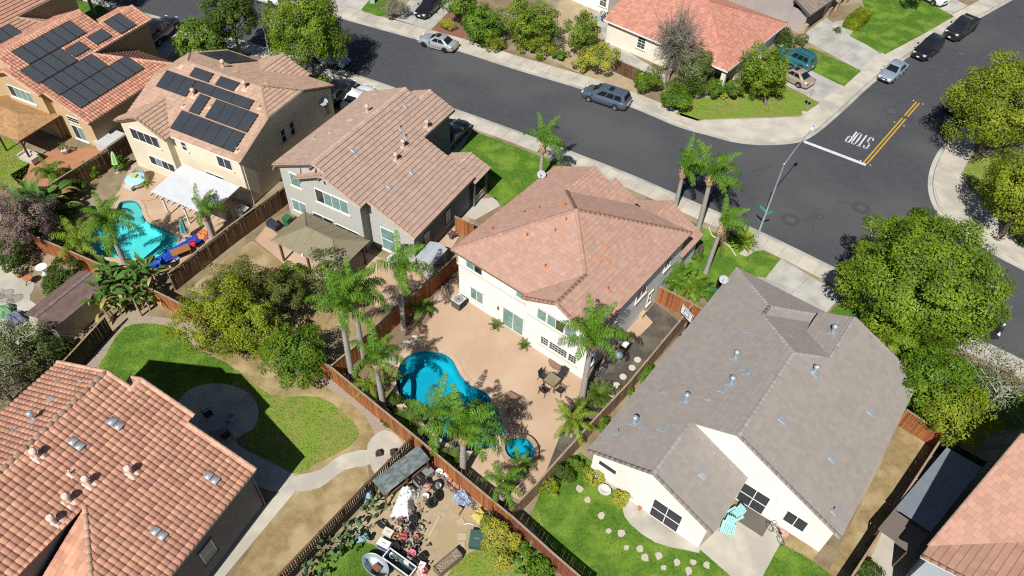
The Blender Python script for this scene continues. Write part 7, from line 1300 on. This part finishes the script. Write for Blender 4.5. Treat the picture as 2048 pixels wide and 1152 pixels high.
# stepping stones
def disc(c, r, label): b = MB().lathe([(r, 0), (r, .05), (r*.96, .06), (.01, .06)], 20, smooth=False).build('stepping_stone', M('stepdisc', (.55, .5, .42), .9), None, tuple(G(*c)[:2]) + (.012,)); tag(b, label, 'stepping stone', 'round stepping stones in the mulch')
for c, lab in (((1275, 720), 'round stepping stone furthest along the mulch path'), ((1264, 736), 'second round stepping stone of the mulch path from the grills'), ((1246, 754), 'third round stepping stone of the mulch path'), ((1233, 771), 'fourth round stepping stone of the mulch path'), ((1222, 789), 'fifth round stepping stone, nearest the cycad')): disc(c, .26, lab)
def flag(c, r, lab):
    n = 7; P = [(r*random.uniform(.7, 1.15)*math.cos(2*math.pi*i/n), r*random.uniform(.6, 1.05)*math.sin(2*math.pi*i/n)) for i in range(n)]; b = MB().prism(P, 0, .05).build('stepping_stone', M('flagstone', (.44, .40, .34), .9), None, tuple(G(*c)[:2]) + (.03,), random.uniform(0, 6)); tag(b, lab, 'stepping stone', 'flagstones in the back lawn')
for c, w_ in zip([(1159, 979), (1174, 1001), (1202, 1033), (1217, 1062), (1242, 1067), (1252, 1096), (1279, 1098), (1289, 1116), (1317, 1112), (1354, 1126), (1386, 1125), (1413, 1130), (1327, 1136), (1377, 1143)], 'first second third fourth fifth sixth seventh eighth ninth tenth eleventh twelfth thirteenth fourteenth'.split()): flag(c, random.uniform(.2, .33), w_ + ' flagstone in the back lawn, counted from the weathered fence')
# grills
def grill(c, label, m, rz=0):
    o = thing('kettle_grill', c, label, 'grill', rz, 'barbecue grills', .015); MB().lathe([(.05, .42), (.3, .55), (.37, .75), (.37, .78)], 18).build('bowl', m, o); MB().lathe([(.375, .79), (.34, .95), (.2, 1.07), (.02, 1.1)], 18).build('lid', m, o); MB().bar((-.08, 0, 1.14), (.08, 0, 1.14), .03, .03).build('handle', BLK, o); MB().box((0, .52, .78), (.4, .3, .03)).build('side_shelf', BLK, o)
    for k in range(3): a = k*2.09; MB().bar((math.cos(a)*.18, math.sin(a)*.18, .6), (math.cos(a)*.38, math.sin(a)*.38, .0), .04, .04).build('leg', BLK, o)
grill((1216, 730), 'black kettle grill beside the house corner', BLK); grill((1234, 722), 'blue-grey kettle grill next to the black one', M('bluegrey', (.2, .25, .3), .35))
o = thing('smoker_grill', (1247, 704), 'white-lidded box grill on the tan pad', 'grill', R(-36.8), 'barbecue grills', .03); MB().box((0, 0, .75), (.5, .95, .3)).build('firebox', BLK, o); MB().box((0, 0, .93), (.44, .6, .12), taper=.8).build('lid', WHT, o); MB().box((0, -.62, .8), (.5, .3, .04)).build('side_shelf', BRN, o)
for x in (-.2, .2):
    for y in (-.4, .4): MB().box((x, y, .3), (.05, .05, .6)).build('leg', BLK, o)
def bike(c, rz, label, m, group='bicycles', z=.02):
    o = thing('bicycle', c, label, 'bicycle', rz, group, z); 
    for x in (-.5, .5):
        b = MB(); b.tube([(x + .31*math.cos(k*math.pi/10), 0, .33 + .31*math.sin(k*math.pi/10)) for k in range(21)], .02, 5, cap=False); w_ = b.build('wheel', BLK, o)
        s_ = MB()
        for k in range(8): a = k*math.pi/8; s_.bar((x + .3*math.cos(a), 0, .33 + .3*math.sin(a)), (x - .3*math.cos(a), 0, .33 - .3*math.sin(a)), .006, .006)
        s_.build('spokes', GRY, w_)
    f = MB(); P = {'r': (-.5, 0, .33), 'b': (-.08, 0, .3), 's': (-.2, 0, .82), 'h': (.36, 0, .85), 'f': (.5, 0, .33)}
    for a, b in ('rb', 'rs', 'bs', 'bh', 'sh', 'hf'): f.tube([P[a], P[b]], .018, 6)
    f.build('frame', m, o); MB().box((-.22, 0, .88), (.24, .13, .05)).build('saddle', BLK, o); MB().bar((.34, -.27, .98), (.34, .27, .98), .03, .03).build('handlebar', BLK, o)
bike((1203, 742), R(60), 'dark bicycle leaning by the kettle grills', BLK); bike((1196, 752), R(40), 'second bicycle tangled beside the first', GRY); bike((1547, 1072), R(120), 'small bicycle at the rear wall near the turquoise chairs', TEAL)
# basketball hoop
o = thing('basketball_hoop', (1366, 676), 'basketball hoop with white backboard beside the weathered fence', 'basketball hoop', R(-150)); MB().tube([(0, 0, 0), (0, 0, 2.6), (.3, 0, 3.0)], .05, 8).build('pole', BLK, o); MB().box((.42, 0, 3.05), (.05, 1.3, .85)).build('backboard', WHT, o); q = MB()
for y0, y1, z0, z1 in ((-.3, .3, 2.83, 2.88), (-.3, .3, 3.22, 3.27), (-.3, -.25, 2.83, 3.27), (.25, .3, 2.83, 3.27), (-.65, .65, 2.62, 2.67), (-.65, .65, 3.43, 3.48), (-.65, -.6, 2.62, 3.48), (.6, .65, 2.62, 3.48)): q.box((.45, (y0+y1)/2, (z0+z1)/2), (.012, y1-y0, z1-z0))
q.build('target_lines', BLK, o); MB().tube([(.7 + .23*math.cos(k*math.pi/8), .23*math.sin(k*math.pi/8), 2.8) for k in range(17)], .014, 5, cap=False).build('rim', RED, o); MB().box((-.3, 0, .1), (.9, .6, .2)).build('base', BLK, o)
# satellite dishes
def dish(p, rz, label, s=.37):
    o = empty('satellite_dish', p, rz, label, 'satellite dish', 'satellite dishes'); b = MB(); vs = [(0, 0, 0)]; n = 16
    for r, z in ((.5, .03), (1, .12)): vs += [(s*r*math.cos(2*math.pi*k/n)*.92, s*r*math.sin(2*math.pi*k/n), s*z*1.6) for k in range(n)]
    Mx = Matrix.Translation((0, 0, .35)) @ Matrix.Rotation(R(52), 4, 'Y'); vs = [Mx @ Vector(v) for v in vs]; b.add(vs, [(0, 1+k, 1+(k+1) % n) for k in range(n)] + [(1+k, 1+n+k, 1+n+(k+1) % n, 1+(k+1) % n) for k in range(n)], True); b.build('reflector', M('dish', (.36, .39, .42), .6), o)
    MB().tube([(0, 0, -.25), (-.08, 0, .1), (-.02, 0, .33)], .03, 6).build('mast', GRY, o); e_ = Mx @ Vector((0, 0, s*1.2)); MB().tube([Mx @ Vector((s*.9, 0, .1)), e_], .016, 5).build('arm', GRY, o); MB().box(e_, (.1, .08, .08)).build('receiver', GRY, o)
pp = h5.matrix_basis @ Vector((-12.5, 11.0, 5.35)); dish(tuple(pp), R(-110), 'satellite dish on the far eave of the white house')
pp = h6.matrix_basis @ Vector((-8.5, 18.4, 3.0)); dish(tuple(pp), R(-120), 'satellite dish on the street-end eave of the grey roof', .36)
pp = h3.matrix_basis @ Vector((.25, 11.3, 4.0)); dish(tuple(pp), R(-60), 'white satellite dish on the shaded wall of the cream house', .42)
# bins
def bin_(c, label, m, rz=0, lying=False, group='wheeled bins'):
    o = thing('wheeled_bin', c, label, 'bin', rz, group); b = MB().box((0, 0, .5), (.5, .55, .95), taper=1.15).build('body', m, o); l = MB().box((.02, 0, 1.0), (.64, .66, .07), ry=.05).build('lid', m, o)
    for y in (-.24, .24): MB().tube([(-.24, y-.03, .1), (-.24, y+.03, .1)], .1, 10).build('wheel', BLK, o)
    MB().bar((-.33, -.22, .95), (-.33, .22, .95), .03, .03).build('handle', m, o)
    if lying: o.rotation_euler = (0, R(80), rz); o.location.z = .35
bin_((1438, 578), 'black wheeled bin beside the pygmy palms', M('binblack', (.02, .02, .022), .5), R(-36)); bin_((1447, 586), 'second black wheeled bin against the grey-roofed house', M('binblack', (.02, .02, .022), .5), R(-36)); bin_((1420, 597), 'green wheeled bin behind the cedar gate', M('bingreen', (.03, .14, .06), .5), R(-36)); bin_((558, 462), 'dark blue bin tipped over beside the gazebo', M('binnavy', (.03, .04, .06), .5), R(150), True); bin_((578, 452), 'green bin beside the gazebo', M('bingreen', (.03, .14, .06), .5), R(-28))
# adirondack chairs
def adirondack(c, rz, label):
    o = thing('adirondack_chair', c, label, 'chair', rz, 'turquoise adirondack chairs')
    for k in range(5): MB().box((.08 - .0, -.24 + k*.12, .36), (.55, .1, .03), ry=.15).build('seat_slat', TEAL, o)
    for k in range(5): MB().box((-.35, -.24 + k*.12, .72), (.03, .105, .85 - abs(k-2)*.06), ry=-.35).build('back_slat', TEAL, o)
    for y in (-.36, .36): MB().box((.05, y, .56), (.75, .13, .03)).build('armrest', TEAL, o); MB().box((.33, y, .28), (.07, .05, .56)).build('front_leg', TEAL, o); MB().bar((.4, y*.85, .3), (-.55, y*.85, .04), .05, .09).build('back_leg', TEAL, o)
adirondack((1467, 1036), R(-150), 'turquoise adirondack chair nearer the patio door'); adirondack((1452, 1062), R(-115), 'turquoise adirondack chair nearer the lawn, in front of the other')
b = MB().prism([(-1.0, -.65), (1.0, -.65), (1.0, .65), (-1, .65)], 0, .015).build('doormat', M('mat', (.13, .115, .095), .95), None, tuple(G(1504, 1040)[:2]) + (.036,), R(-36)); tag(b, 'dark brown outdoor mat on the patio', 'mat')
b = MB().prism([(-.5, -.4), (.5, -.4), (.5, .4), (-.5, .4)], 0, .015).build('small_rug', mat('rug', (.35, .06, .04), (.5, .42, .35), scale=9), None, tuple(G(1563, 1060)[:2]) + (.036,), R(-36)); tag(b, 'small red patterned rug by the rear wall', 'rug')
o = thing('stone_bench', (1211, 975), 'weathered stone bench and basin beside the rear wall', 'bench', R(-36)); MB().box((0, .35, .42), (1.2, .45, .08)).build('seat', M('benchstone', (.42, .38, .33), .9), o)
for x in (-.5, .5): MB().box((x, .35, .2), (.12, .4, .4)).build('leg', M('benchstone', (.42, .38, .33), .9), o)
MB().lathe([(.05, 0), (.25, .1), (.36, .3), (.4, .3), (.36, .34), (.28, .3), (.01, .22)], 16, (.1, -.35, .05), sx=1.2).build('basin', M('benchgrey', (.5, .5, .48), .9), o)
hs = MB(); P = smooth_line(px([(1076, 1022), (1082, 1050), (1098, 1085), (1130, 1120), (1170, 1150)], .06), 5); hs.tube(P, .018, 5); tag(hs.build('garden_hose', M('hose', (.5, .42, .25))), 'tan garden hose lying across the shaded lawn edge', 'hose')
o = thing('outdoor_table', (793, 533), 'round white table on the patio beside the grey house', 'table', 0); MB().lathe([(.01, .72), (.75, .72), (.75, .76), (.01, .77)], 22, smooth=False).build('tabletop', M('tablewhite', (.6, .63, .68)), o); MB().tube([(0, 0, 0), (0, 0, .72)], .05, 8).build('pedestal', WHT, o)
# ---- cluttered yard
def tyre(c, label, r=.32, rim=None, z=.03, lean=0):
    tm, rm = wheel_meshes(r, .22, rim or M_RIMB); o = bpy.data.objects.new('spare_wheel', tm); link(o); p = G(*c); o.location = (p.x, p.y, z + (.12 if not lean else r*.9)); o.rotation_euler = (R(90 - lean), 0, random.uniform(0, 6)); q = bpy.data.objects.new('rim', rm); link(q, o); tag(o, label, 'wheel', 'loose wheels in the yard')
qz = lambda x, y: (720 + x/4.966, 920 + y/4.966)
tyre(qz(768, 280), 'loose wheel with silver alloy rim beside the stroller', .36, M_RIM, lean=35); tyre(qz(775, 385), 'black tyre standing right of the stroller', .34, lean=40); tyre(qz(712, 450), 'black tyre below the stroller', .33, lean=30); tyre(qz(540, 600), 'black tyre in the pile below the white tarp', .3, lean=20); tyre(qz(350, 890), 'black tyre behind the blue cooler', .34, lean=25); tyre(qz(620, 985), 'wire-spoked wheel near the pink bucket', .28, lean=20); tyre(qz(228, 660), 'tyre leaning left of the pile', .33, lean=45, rim=M_RIM); tyre(qz(525, 690), 'black tyre at the centre of the pile', .27, lean=15); tyre(qz(420, 860), 'small tyre beside the red bucket', .22, lean=20)
def cloth(c, label, rx, ry, h, m, rz, name='tarp', cat='tarp', seed=1, flat=.55, z=.03):
    rg = np.random.default_rng(seed); o = G(*c); n = 34; V = []; F = []
    gx = np.linspace(-1, 1, n); ph = rg.uniform(0, 6, 8)
    for i, u in enumerate(gx):
        for j, v in enumerate(gx):
            r = max(abs(u), abs(v)); zz = h*(1 - max(0, r-flat)/(1-flat))**1.2 + .06*math.sin(5*u + 3*v + ph[0]) + .05*math.sin(9*v - 4*u + ph[1]) + rg.normal()*.03 + .035*math.sin(17*u + 11*v + ph[3]) + .03*math.sin(23*v - 9*u + ph[4]); k = 1 + .08*math.sin(6*math.atan2(v, u) + ph[2]); V.append((u*rx*k, v*ry*k, max(.0, zz)))
    for i in range(n-1):
        for j in range(n-1): F.append((i*n+j, (i+1)*n+j, (i+1)*n+j+1, i*n+j+1))
    q = from_np(name, np.array(V), np.array(F), m, None, True); q.location = (o.x, o.y, z); q.rotation_euler = (0, 0, rz); tag(q, label, cat); return q
cloth(qz(455, 430), 'white tarp draped over a tall heap in the cluttered yard', .62, 1.15, .95, M('tarpwhite', (.72, .72, .72)), R(-12), seed=3)
def box(c, label, d, m, rz=0, name='crate', cat='crate', group='yard clutter', lid=None, z=.03):
    o = thing(name, c, label, cat, rz, group, z); MB().box((0, 0, d[2]/2), d, taper=1.04).build('body', m, o); MB().box((0, 0, d[2]+.03), (d[0]*1.06, d[1]*1.06, .06)).build('lid', lid or m, o); MB().bar((-d[0]*.2, 0, d[2]+.08), (d[0]*.2, 0, d[2]+.08), .03, .03).build('handle', GRY, o); return o
box(qz(245, 860), 'blue cooler with white lid', (.75, .45, .42), BLU, R(-25), 'cooler', 'cooler', lid=WHT); box(qz(285, 745), 'white cooler above the blue one', (.6, .42, .4), M('coolerwhite', (.6, .57, .48)), R(-25), 'cooler', 'cooler'); box(qz(590, 235), 'grey storage chest with black panel by the lean-to', (.9, .6, .7), GRY, R(-44), 'storage_chest', 'chest', lid=BLK); box(qz(660, 140), 'second grey chest against the cedar fence', (.9, .6, .6), M('chestgrey', (.22, .22, .21)), R(-44), 'storage_chest', 'chest'); box(qz(1160, 815), 'dark green plastic cart beside the yellow bush', (.85, 1.0, .45), M('cartgreen', (.03, .075, .065)), R(-5), 'garden_cart', 'cart', lid=M('cartlid', (.045, .1, .09))); box(qz(975, 520), 'small brown crate alone on the dirt', (.4, .4, .35), M('cratebrown', (.4, .28, .18)), R(-30)); box(qz(480, 1025), 'white box behind the galvanised tub', (.35, .35, .35), WHT, R(-30)); box(qz(540, 1050), 'black crate behind the glass tank', (.45, .4, .35), BLK, R(-30)); box(qz(620, 1075), 'white crate beside the red can', (.35, .4, .4), WHT, R(-20))
def bucket(c, label, r, h, m, group='buckets and pots in the yard', z=.03, name='bucket'):
    o = thing(name, c, label, 'bucket', 0, group, z); MB().lathe([(.01, .01), (r*.8, .01), (r, h), (r*1.06, h), (r*1.0, h-.03), (r*.76, .05), (.01, .05)], 16).build('body', m, o); MB().tube([(r*math.cos(k*math.pi/8), 0, h*.6 + r*.7*math.sin(k*math.pi/8)) for k in range(9)], .012, 4, cap=False).build('handle', GRY, o)
for c, lab, r, h, m in ((qz(438, 795), 'red bucket in the middle of the pile', .22, .35, RED), (qz(520, 955), 'pink bucket near the glass tank', .25, .4, PINK), (qz(400, 605), 'magenta bucket under the white tarp', .16, .3, PINK), (qz(790, 150), 'large white bucket at the fence corner', .24, .4, WHT), (qz(855, 180), 'white bucket second along the fence', .2, .35, WHT), (qz(885, 225), 'terracotta pot third along the fence', .2, .3, TERR), (qz(960, 290), 'small terracotta pot fourth along the fence', .18, .28, TERR), (qz(380, 715), 'tan basket in the pile', .26, .3, TAN), (qz(655, 385), 'white pail beside the stroller', .22, .35, WHT), (qz(460, 615), 'dark pail in the pile', .2, .3, BLK), (qz(510, 520), 'brown pail under the white tarp edge', .22, .3, BRN), (qz(555, 790), 'terracotta pot low in the pile', .2, .3, TERR), (qz(480, 740), 'clay pot between the tyres', .2, .32, M('clay', (.38, .22, .13))), (qz(330, 965), 'white round pail beside the tank', .2, .3, WHT), (qz(505, 820), 'grey pail beside the red bucket', .17, .28, GRY), (qz(575, 860), 'dark flowerpot at the pile edge', .17, .26, BLK), (qz(430, 570), 'silver pail under the tarp', .15, .25, M_VENT), (qz(365, 770), 'rust pot left of the red bucket', .18, .26, TERR), (qz(605, 690), 'pale green pot at the right of the pile', .16, .25, M('palegreen', (.4, .5, .42))), (qz(645, 1120), 'red fuel can at the bottom edge', .18, .4, RED)): bucket(c, lab, r, h, m)
o = thing('stroller', qz(655, 290), 'folded metal stroller frame among the clutter', 'stroller', R(-50)); f = MB()
for y in (-.25, .25): f.tube([(-.5, y, .1), (.0, y, .55), (.45, y, 1.0)], .022, 6); f.tube([(.45, y, .1), (.0, y, .55), (-.35, y, .8)], .022, 6)
for x, z in ((-.5, .1), (.45, .1), (.45, 1.0), (0, .55)): f.bar((x, -.25, z), (x, .25, z), .03, .03)
f.build('frame', M_VENT, o); MB().box((.05, 0, .6), (.5, .44, .04), ry=.5).build('seat', BLK, o); MB().ball((.18, 0, .55), .28, 10, 6, .7).build('hood', M('peach', (.52, .26, .2)), o)
o = thing('water_tank', qz(400, 1060), 'long glass-sided tank with white rim at the bottom edge', 'tank', R(-32)); MB().box((0, 0, .04), (2.0, .7, .06)).build('base', M('tankgreen', (.07, .12, .11)), o)
for x, y, sx_, sy_ in ((0, .34, 2.0, .02), (0, -.34, 2.0, .02), (-.99, 0, .02, .7), (.99, 0, .02, .7)): MB().box((x, y, .32), (sx_, sy_, .6)).build('glass_wall', mat('tank_glass', (.06, .12, .12), rough=.1, spec=.8), o)
for x, y, sx_, sy_ in ((0, .35, 2.1, .06), (0, -.35, 2.1, .06), (-1.02, 0, .06, .7), (1.02, 0, .06, .7)): MB().box((x, y, .64), (sx_, sy_, .05)).build('rim', WHT, o)
o = thing('galvanised_tub', qz(165, 1085), 'galvanised oval stock tub at the bottom edge', 'tub', R(-36)); MB().lathe([(.01, .04), (.5, .04), (.55, .6), (.58, .62), (.55, .64), (.52, .6), (.48, .08), (.01, .08)], 24, sx=1.7).build('body', M_VENT, o); MB().box((.05, 0, .2), (.5, .35, .25)).build('crate', BRN, o)
o = thing('raised_planter', qz(875, 1040), 'long wooden planter box filled with stones', 'planter', R(44)); W_ = M('planterwood', (.2, .14, .1))
for x, y, sx_, sy_ in ((0, .3, 1.75, .06), (0, -.3, 1.75, .06), (-.86, 0, .06, .6), (.86, 0, .06, .6)): MB().box((x, y, .3), (sx_, sy_, .6)).build('side_board', W_, o)
MB().box((0, 0, .25), (1.7, .56, .45)).build('soil', M_SOIL, o); b = MB()
for k in range(50): b.ball((random.uniform(-.8, .8), random.uniform(-.24, .24), .48), random.uniform(.03, .07), 6, 4)
tag(b.build('stones', RK[1], o), kind='stuff')
def plank(c, L_, w_, rz, label, m): b = MB().box((0, 0, .03), (L_, w_, .04)).build('plank', m, None, tuple(G(*c)[:2]) + (.02,), rz); tag(b, label, 'plank', 'loose boards on the dirt')
plank(qz(740, 660), 1.4, .14, R(68), 'tan board lying across the bare dirt', TAN); plank(qz(1015, 765), .55, .5, R(5), 'square paving slab on the dirt, upper', M('pav', (.45, .35, .24))); plank(qz(1012, 840), .4, .35, R(10), 'square paving slab on the dirt, lower', M('pav', (.45, .35, .24))); plank(qz(1000, 615), .45, .4, R(30), 'round-cornered slab beside the brown crate', M('pav', (.45, .35, .24)))
b = MB(); P = smooth_line(px([qz(1030, 640), qz(1080, 630), qz(1130, 645)], .06), 5); b.tube(P, .03, 6); tag(b.build('plastic_pipe', WHT), 'bent white plastic pipe on the dirt', 'pipe'); b = MB(); P = smooth_line(px([qz(760, 100), qz(900, 160), qz(980, 220), qz(1010, 300)], .3), 5); b.tube(P, .018, 5); tag(b.build('garden_hose', M('hose2', (.6, .52, .35))), 'cream hose looped along the cedar fence', 'hose')
cloth(qz(1020, 385), 'heap of torn blue and grey sheeting by the cedar fence', .5, .6, .3, mat('sheeting', (.45, .47, .5), (.1, .18, .4), scale=5), .4, seed=5, name='plastic_sheeting', cat='sheeting'); cloth(qz(90, 350), 'pale blue bag beside the prickly pear', .3, .5, .7, mat('bagblue', (.35, .48, .55), (.2, .35, .45), scale=6), .2, seed=6, name='plastic_bag', cat='bag'); cloth(qz(30, 770), 'pale blue cloth by the prickly pear', .4, .3, .3, mat('bagblue', (.35, .48, .55)), .2, seed=9, name='plastic_bag', cat='bag'); cloth(qz(1190, 560), 'yellowish sack against the cedar fence', .4, .45, .4, M('sack', (.5, .42, .12)), .8, seed=7, name='sack', cat='sack'); cloth(qz(610, 1095), 'crumpled white and red bags at the bottom edge', .3, .4, .4, mat('bagsred', (.7, .7, .7), (.5, .08, .06), scale=4), .3, seed=8, name='plastic_bag', cat='bag')
# ---- turquoise pool yard
cz = lambda x, y: (300 + x/6.4, 380 + y/6.4)
cloth(cz(350, 790), 'crumpled deep blue tarp along the pool deck', .65, 2.7, .35, BLU, R(-38), seed=12, flat=.3); cloth(cz(690, 590), 'orange inflatable lying on the deck', .55, .5, .35, M('orange', (.62, .2, .06)), R(-30), 'inflatable', 'inflatable', 13)
o = thing('wooden_table', cz(420, 850), 'brown wooden table top beside the blue tarp', 'table', R(38)); MB().box((0, 0, .7), (1.5, .8, .05)).build('tabletop', M('tablewood', (.32, .14, .05), .4), o)
for x in (-.65, .65):
    for y in (-.32, .32): MB().box((x, y, .34), (.07, .07, .68)).build('leg', BRN, o)
chair(cz(560, 750), 'red chair at the wooden table', R(-160), RED, name='garden_chair', group='garden chairs')
def umbrella(c, label, m, h=2.3, lean=(.25, .1), z=.03):
    o = thing('folded_umbrella', c, label, 'umbrella', 0, 'folded garden umbrellas', z); t = Vector((lean[0], lean[1], h)); MB().tube([(0, 0, 0), t], .025, 6).build('pole', WHT, o); b = MB(); n = 12; pr = [(.04, 1), (.12, .9), (.17, .7), (.2, .52), (.24, .42)]
    vs = [t*k + Vector((r*(1 + .35*(i % 2))*math.cos(2*math.pi*i/n), r*(1 + .35*(i % 2))*math.sin(2*math.pi*i/n), 0)) for r, k in pr for i in range(n)]; b.add(vs, [(j*n+i, j*n+(i+1) % n, (j+1)*n+(i+1) % n, (j+1)*n+i) for j in range(len(pr)-1) for i in range(n)]); b.build('canopy', m, o); MB().lathe([(.28, 0), (.28, .06), (.06, .1), (.05, .2)], 14).build('base', GRY, o)
umbrella(cz(455, 640), 'folded teal umbrella at the pool edge', M('umbteal', (.08, .3, .3))); umbrella((236, 345), 'folded pale green umbrella by the lattice fence', M('umbgreen', (.36, .62, .26)))
o = thing('round_daybed', (275, 366), 'round wicker daybed with pale blue cushions', 'daybed', R(-30)); MB().lathe([(.01, .1), (1.0, .1), (1.02, .38), (.01, .4)], 24).build('base', M('wicker', (.3, .27, .22)), o); MB().lathe([(.01, .4), (.92, .4), (.95, .5), (.85, .55), (.01, .55)], 24).build('cushion', M('cushionblue', (.36, .6, .66)), o)
sh_ = MB(); n = 14; vs = [(1.03*math.cos(math.pi*i/n), 1.03*math.sin(math.pi*i/n), .3) for i in range(n+1)] + [(.85*math.cos(math.pi*i/n), .75*math.sin(math.pi*i/n) + .1, .3 + .95*math.sin(math.pi*i/n)) for i in range(n+1)]; sh_.add(vs, [(i, i+1, n+2+i, n+1+i) for i in range(n)], True); sh_.build('hood', M('wickergrey', (.42, .42, .36)), o); MB().box((-.2, .1, .66), (.4, .4, .18), rz=.4).build('pillow', M('pillowyellow', (.6, .42, .08)), o); MB().box((.3, -.95, .35), (.8, .55, .3), rz=.2).build('footstool', M('stool', (.55, .53, .48)), o)
# ---- left patio
b = G(91, 548); o = empty('birdbath', (b.x, b.y, 0), 0, 'white birdbath in front of the dark hedge', 'birdbath'); MB().lathe([(.01, 0), (.26, 0), (.24, .08), (.1, .15), (.09, .6), (.14, .7), (.42, .78), (.45, .84), (.4, .82), (.01, .74)], 20).build('bowl_and_stem', WHT, o)
def wire_chair(c, label):
    o = thing('wire_chair', c, label, 'chair', 0, 'round wire chairs'); b = MB(); b.tube([(.48*math.cos(k*math.pi/10), .48*math.sin(k*math.pi/10), .55 + .18*math.cos(k*math.pi/10)) for k in range(21)], .018, 5, cap=False); b.build('hoop', GRY, o); q = MB()
    for k in range(-4, 5): x = k*.1; y = math.sqrt(max(0, .23-x*x)); q.bar((x, -y, .5 + x*.36), (x, y, .5 + x*.36), .012, .012); q.bar((-y, x, .5 - y*.36), (y, x, .5 + y*.36), .012, .012)
    q.build('mesh_seat', GRY, o)
    for k in range(3): a = k*2.09; MB().bar((0, 0, .42), (.35*math.cos(a), .35*math.sin(a), 0), .03, .03).build('leg', GRY, o)
wire_chair((20, 606), 'round wire chair on the left patio'); wire_chair((2, 596), 'round wire chair at the very left edge')
o = thing('fire_bowl', (62, 566), 'small rusty fire bowl on the left patio', 'fire bowl'); MB().lathe([(.02, .35), (.3, .45), (.38, .6), (.36, .62), (.02, .5)], 16).build('bowl', TERR, o)
for k in range(3): a = k*2.09; MB().bar((.1*math.cos(a), .1*math.sin(a), .4), (.42*math.cos(a), .42*math.sin(a), 0), .04, .04).build('leg', BLK, o)
for c, lab, m, s_ in (((35, 640), 'blue-grey bags heaped in the shade by the brown shed', mat('bagsnavy', (.08, .1, .2), (.2, .2, .22), scale=5), 21), ((12, 625), 'green cover on a heap at the left edge', M('covergreen', (.15, .3, .15)), 22)): cloth(c, lab, .7, .6, .55, m, .5, seed=s_, name='covered_heap', cat='heap')
# ---- shaded round patio
o = thing('fire_ring', (462, 838), 'round fire ring on the shaded patio', 'fire ring'); MB().lathe([(.34, 0), (.34, .32), (.26, .32), (.26, .05), (.01, .05)], 20).build('ring', M('ringblue', (.35, .42, .5)), o)
chair((455, 878), 'dark patio chair in the shade beside the red-tiled house', R(140), BLK, SL, group='shaded patio chairs'); chair((420, 835), 'dark patio chair further into the shade', R(40), BLK, SL, group='shaded patio chairs')
o = thing('patio_table', (438, 858), 'dark round table on the shaded patio', 'table'); MB().lathe([(.01, .7), (.62, .7), (.62, .74), (.01, .75)], 22, smooth=False).build('tabletop', GRY, o); MB().tube([(0, 0, 0), (0, 0, .7)], .05, 8).build('pedestal', BLK, o)
for c, lab in (((759, 908), 'black shoe-like bundle on the round path end, left'), ((788, 906), 'dark potted clump on the round path end, right')): cloth(c, lab, .26, .22, .28, M('bundle', (.05, .045, .05)), .3, seed=int(c[0]), name='bundle', cat='bundle')
# ---- tan house patio, dim
o = thing('outdoor_sofa', (62, 322), 'pale cushioned sofa under the brown shingled cover', 'sofa', R(-24)); MB().box((0, 0, .3), (1.8, .85, .35)).build('seat', M('sofacream', (.5, .45, .4)), o); MB().box((0, .4, .6), (1.8, .2, .5)).build('backrest', M('sofacream', (.5, .45, .4)), o)
for x in (-.85, .85): MB().box((x, 0, .42), (.2, .85, .5)).build('armrest', M('sofacream', (.5, .45, .4)), o)
box((226, 292), 'pale storage chest in the shaded side passage', (1.6, 2.2, .9), M('chestpale', (.5, .51, .5)), R(-24), 'storage_chest', 'chest'); box((452, 436), 'dark grill cart under the white patio cover', (.9, .6, .9), GRY, R(-25), 'grill_cart', 'grill', 'patio cover things')
box((1280, 632), 'stack of tan blocks by the cedar gate', (.6, .5, .45), TAN, R(-36), 'block_stack', 'blocks')
hs = MB(); P = smooth_line(px([(270, 398), (290, 402), (318, 396)], .05), 5); hs.tube(P, .016, 5); tag(hs.build('garden_hose', RED), 'thin red hose across the tan pool deck', 'hose')
# stone edging of the front lawn and the low retaining rail of the slatted planting
b = MB(); P = smooth_line(px([(1418, 453), (1424, 470), (1440, 480), (1458, 492), (1472, 512)], .08), 5); b.tube(P, .06, 6); tag(b.build('lawn_edging', M('edging', (.55, .5, .42), .9)), 'curved pale edging around the yucca bed', 'edging')

# small litter in the pile: too small to count
b = MB(); cols = []
for k in range(420):
    x, y = (random.gauss(470, 95), random.gauss(700, 150)) if k < 300 else (random.uniform(760, 1180), random.uniform(130, 560))
    if k >= 300: y = 130 + (x-760)*.85 + random.uniform(-20, 60)
    p = G(*qz(x, y)); d = [random.uniform(.03, .16) for _ in range(3)]; b.box((p.x, p.y, d[2]/2 + random.uniform(.02, .22)*(k < 300)), d, rz=random.uniform(0, 3), rx=random.uniform(-.5, .5))
m = mat('litter', (.3, .25, .2), (.12, .1, .1), scale=1.5, island=.8)
tag(b.build('litter', m), 'small scattered junk in and around the yard pile', 'litter', kind='stuff')
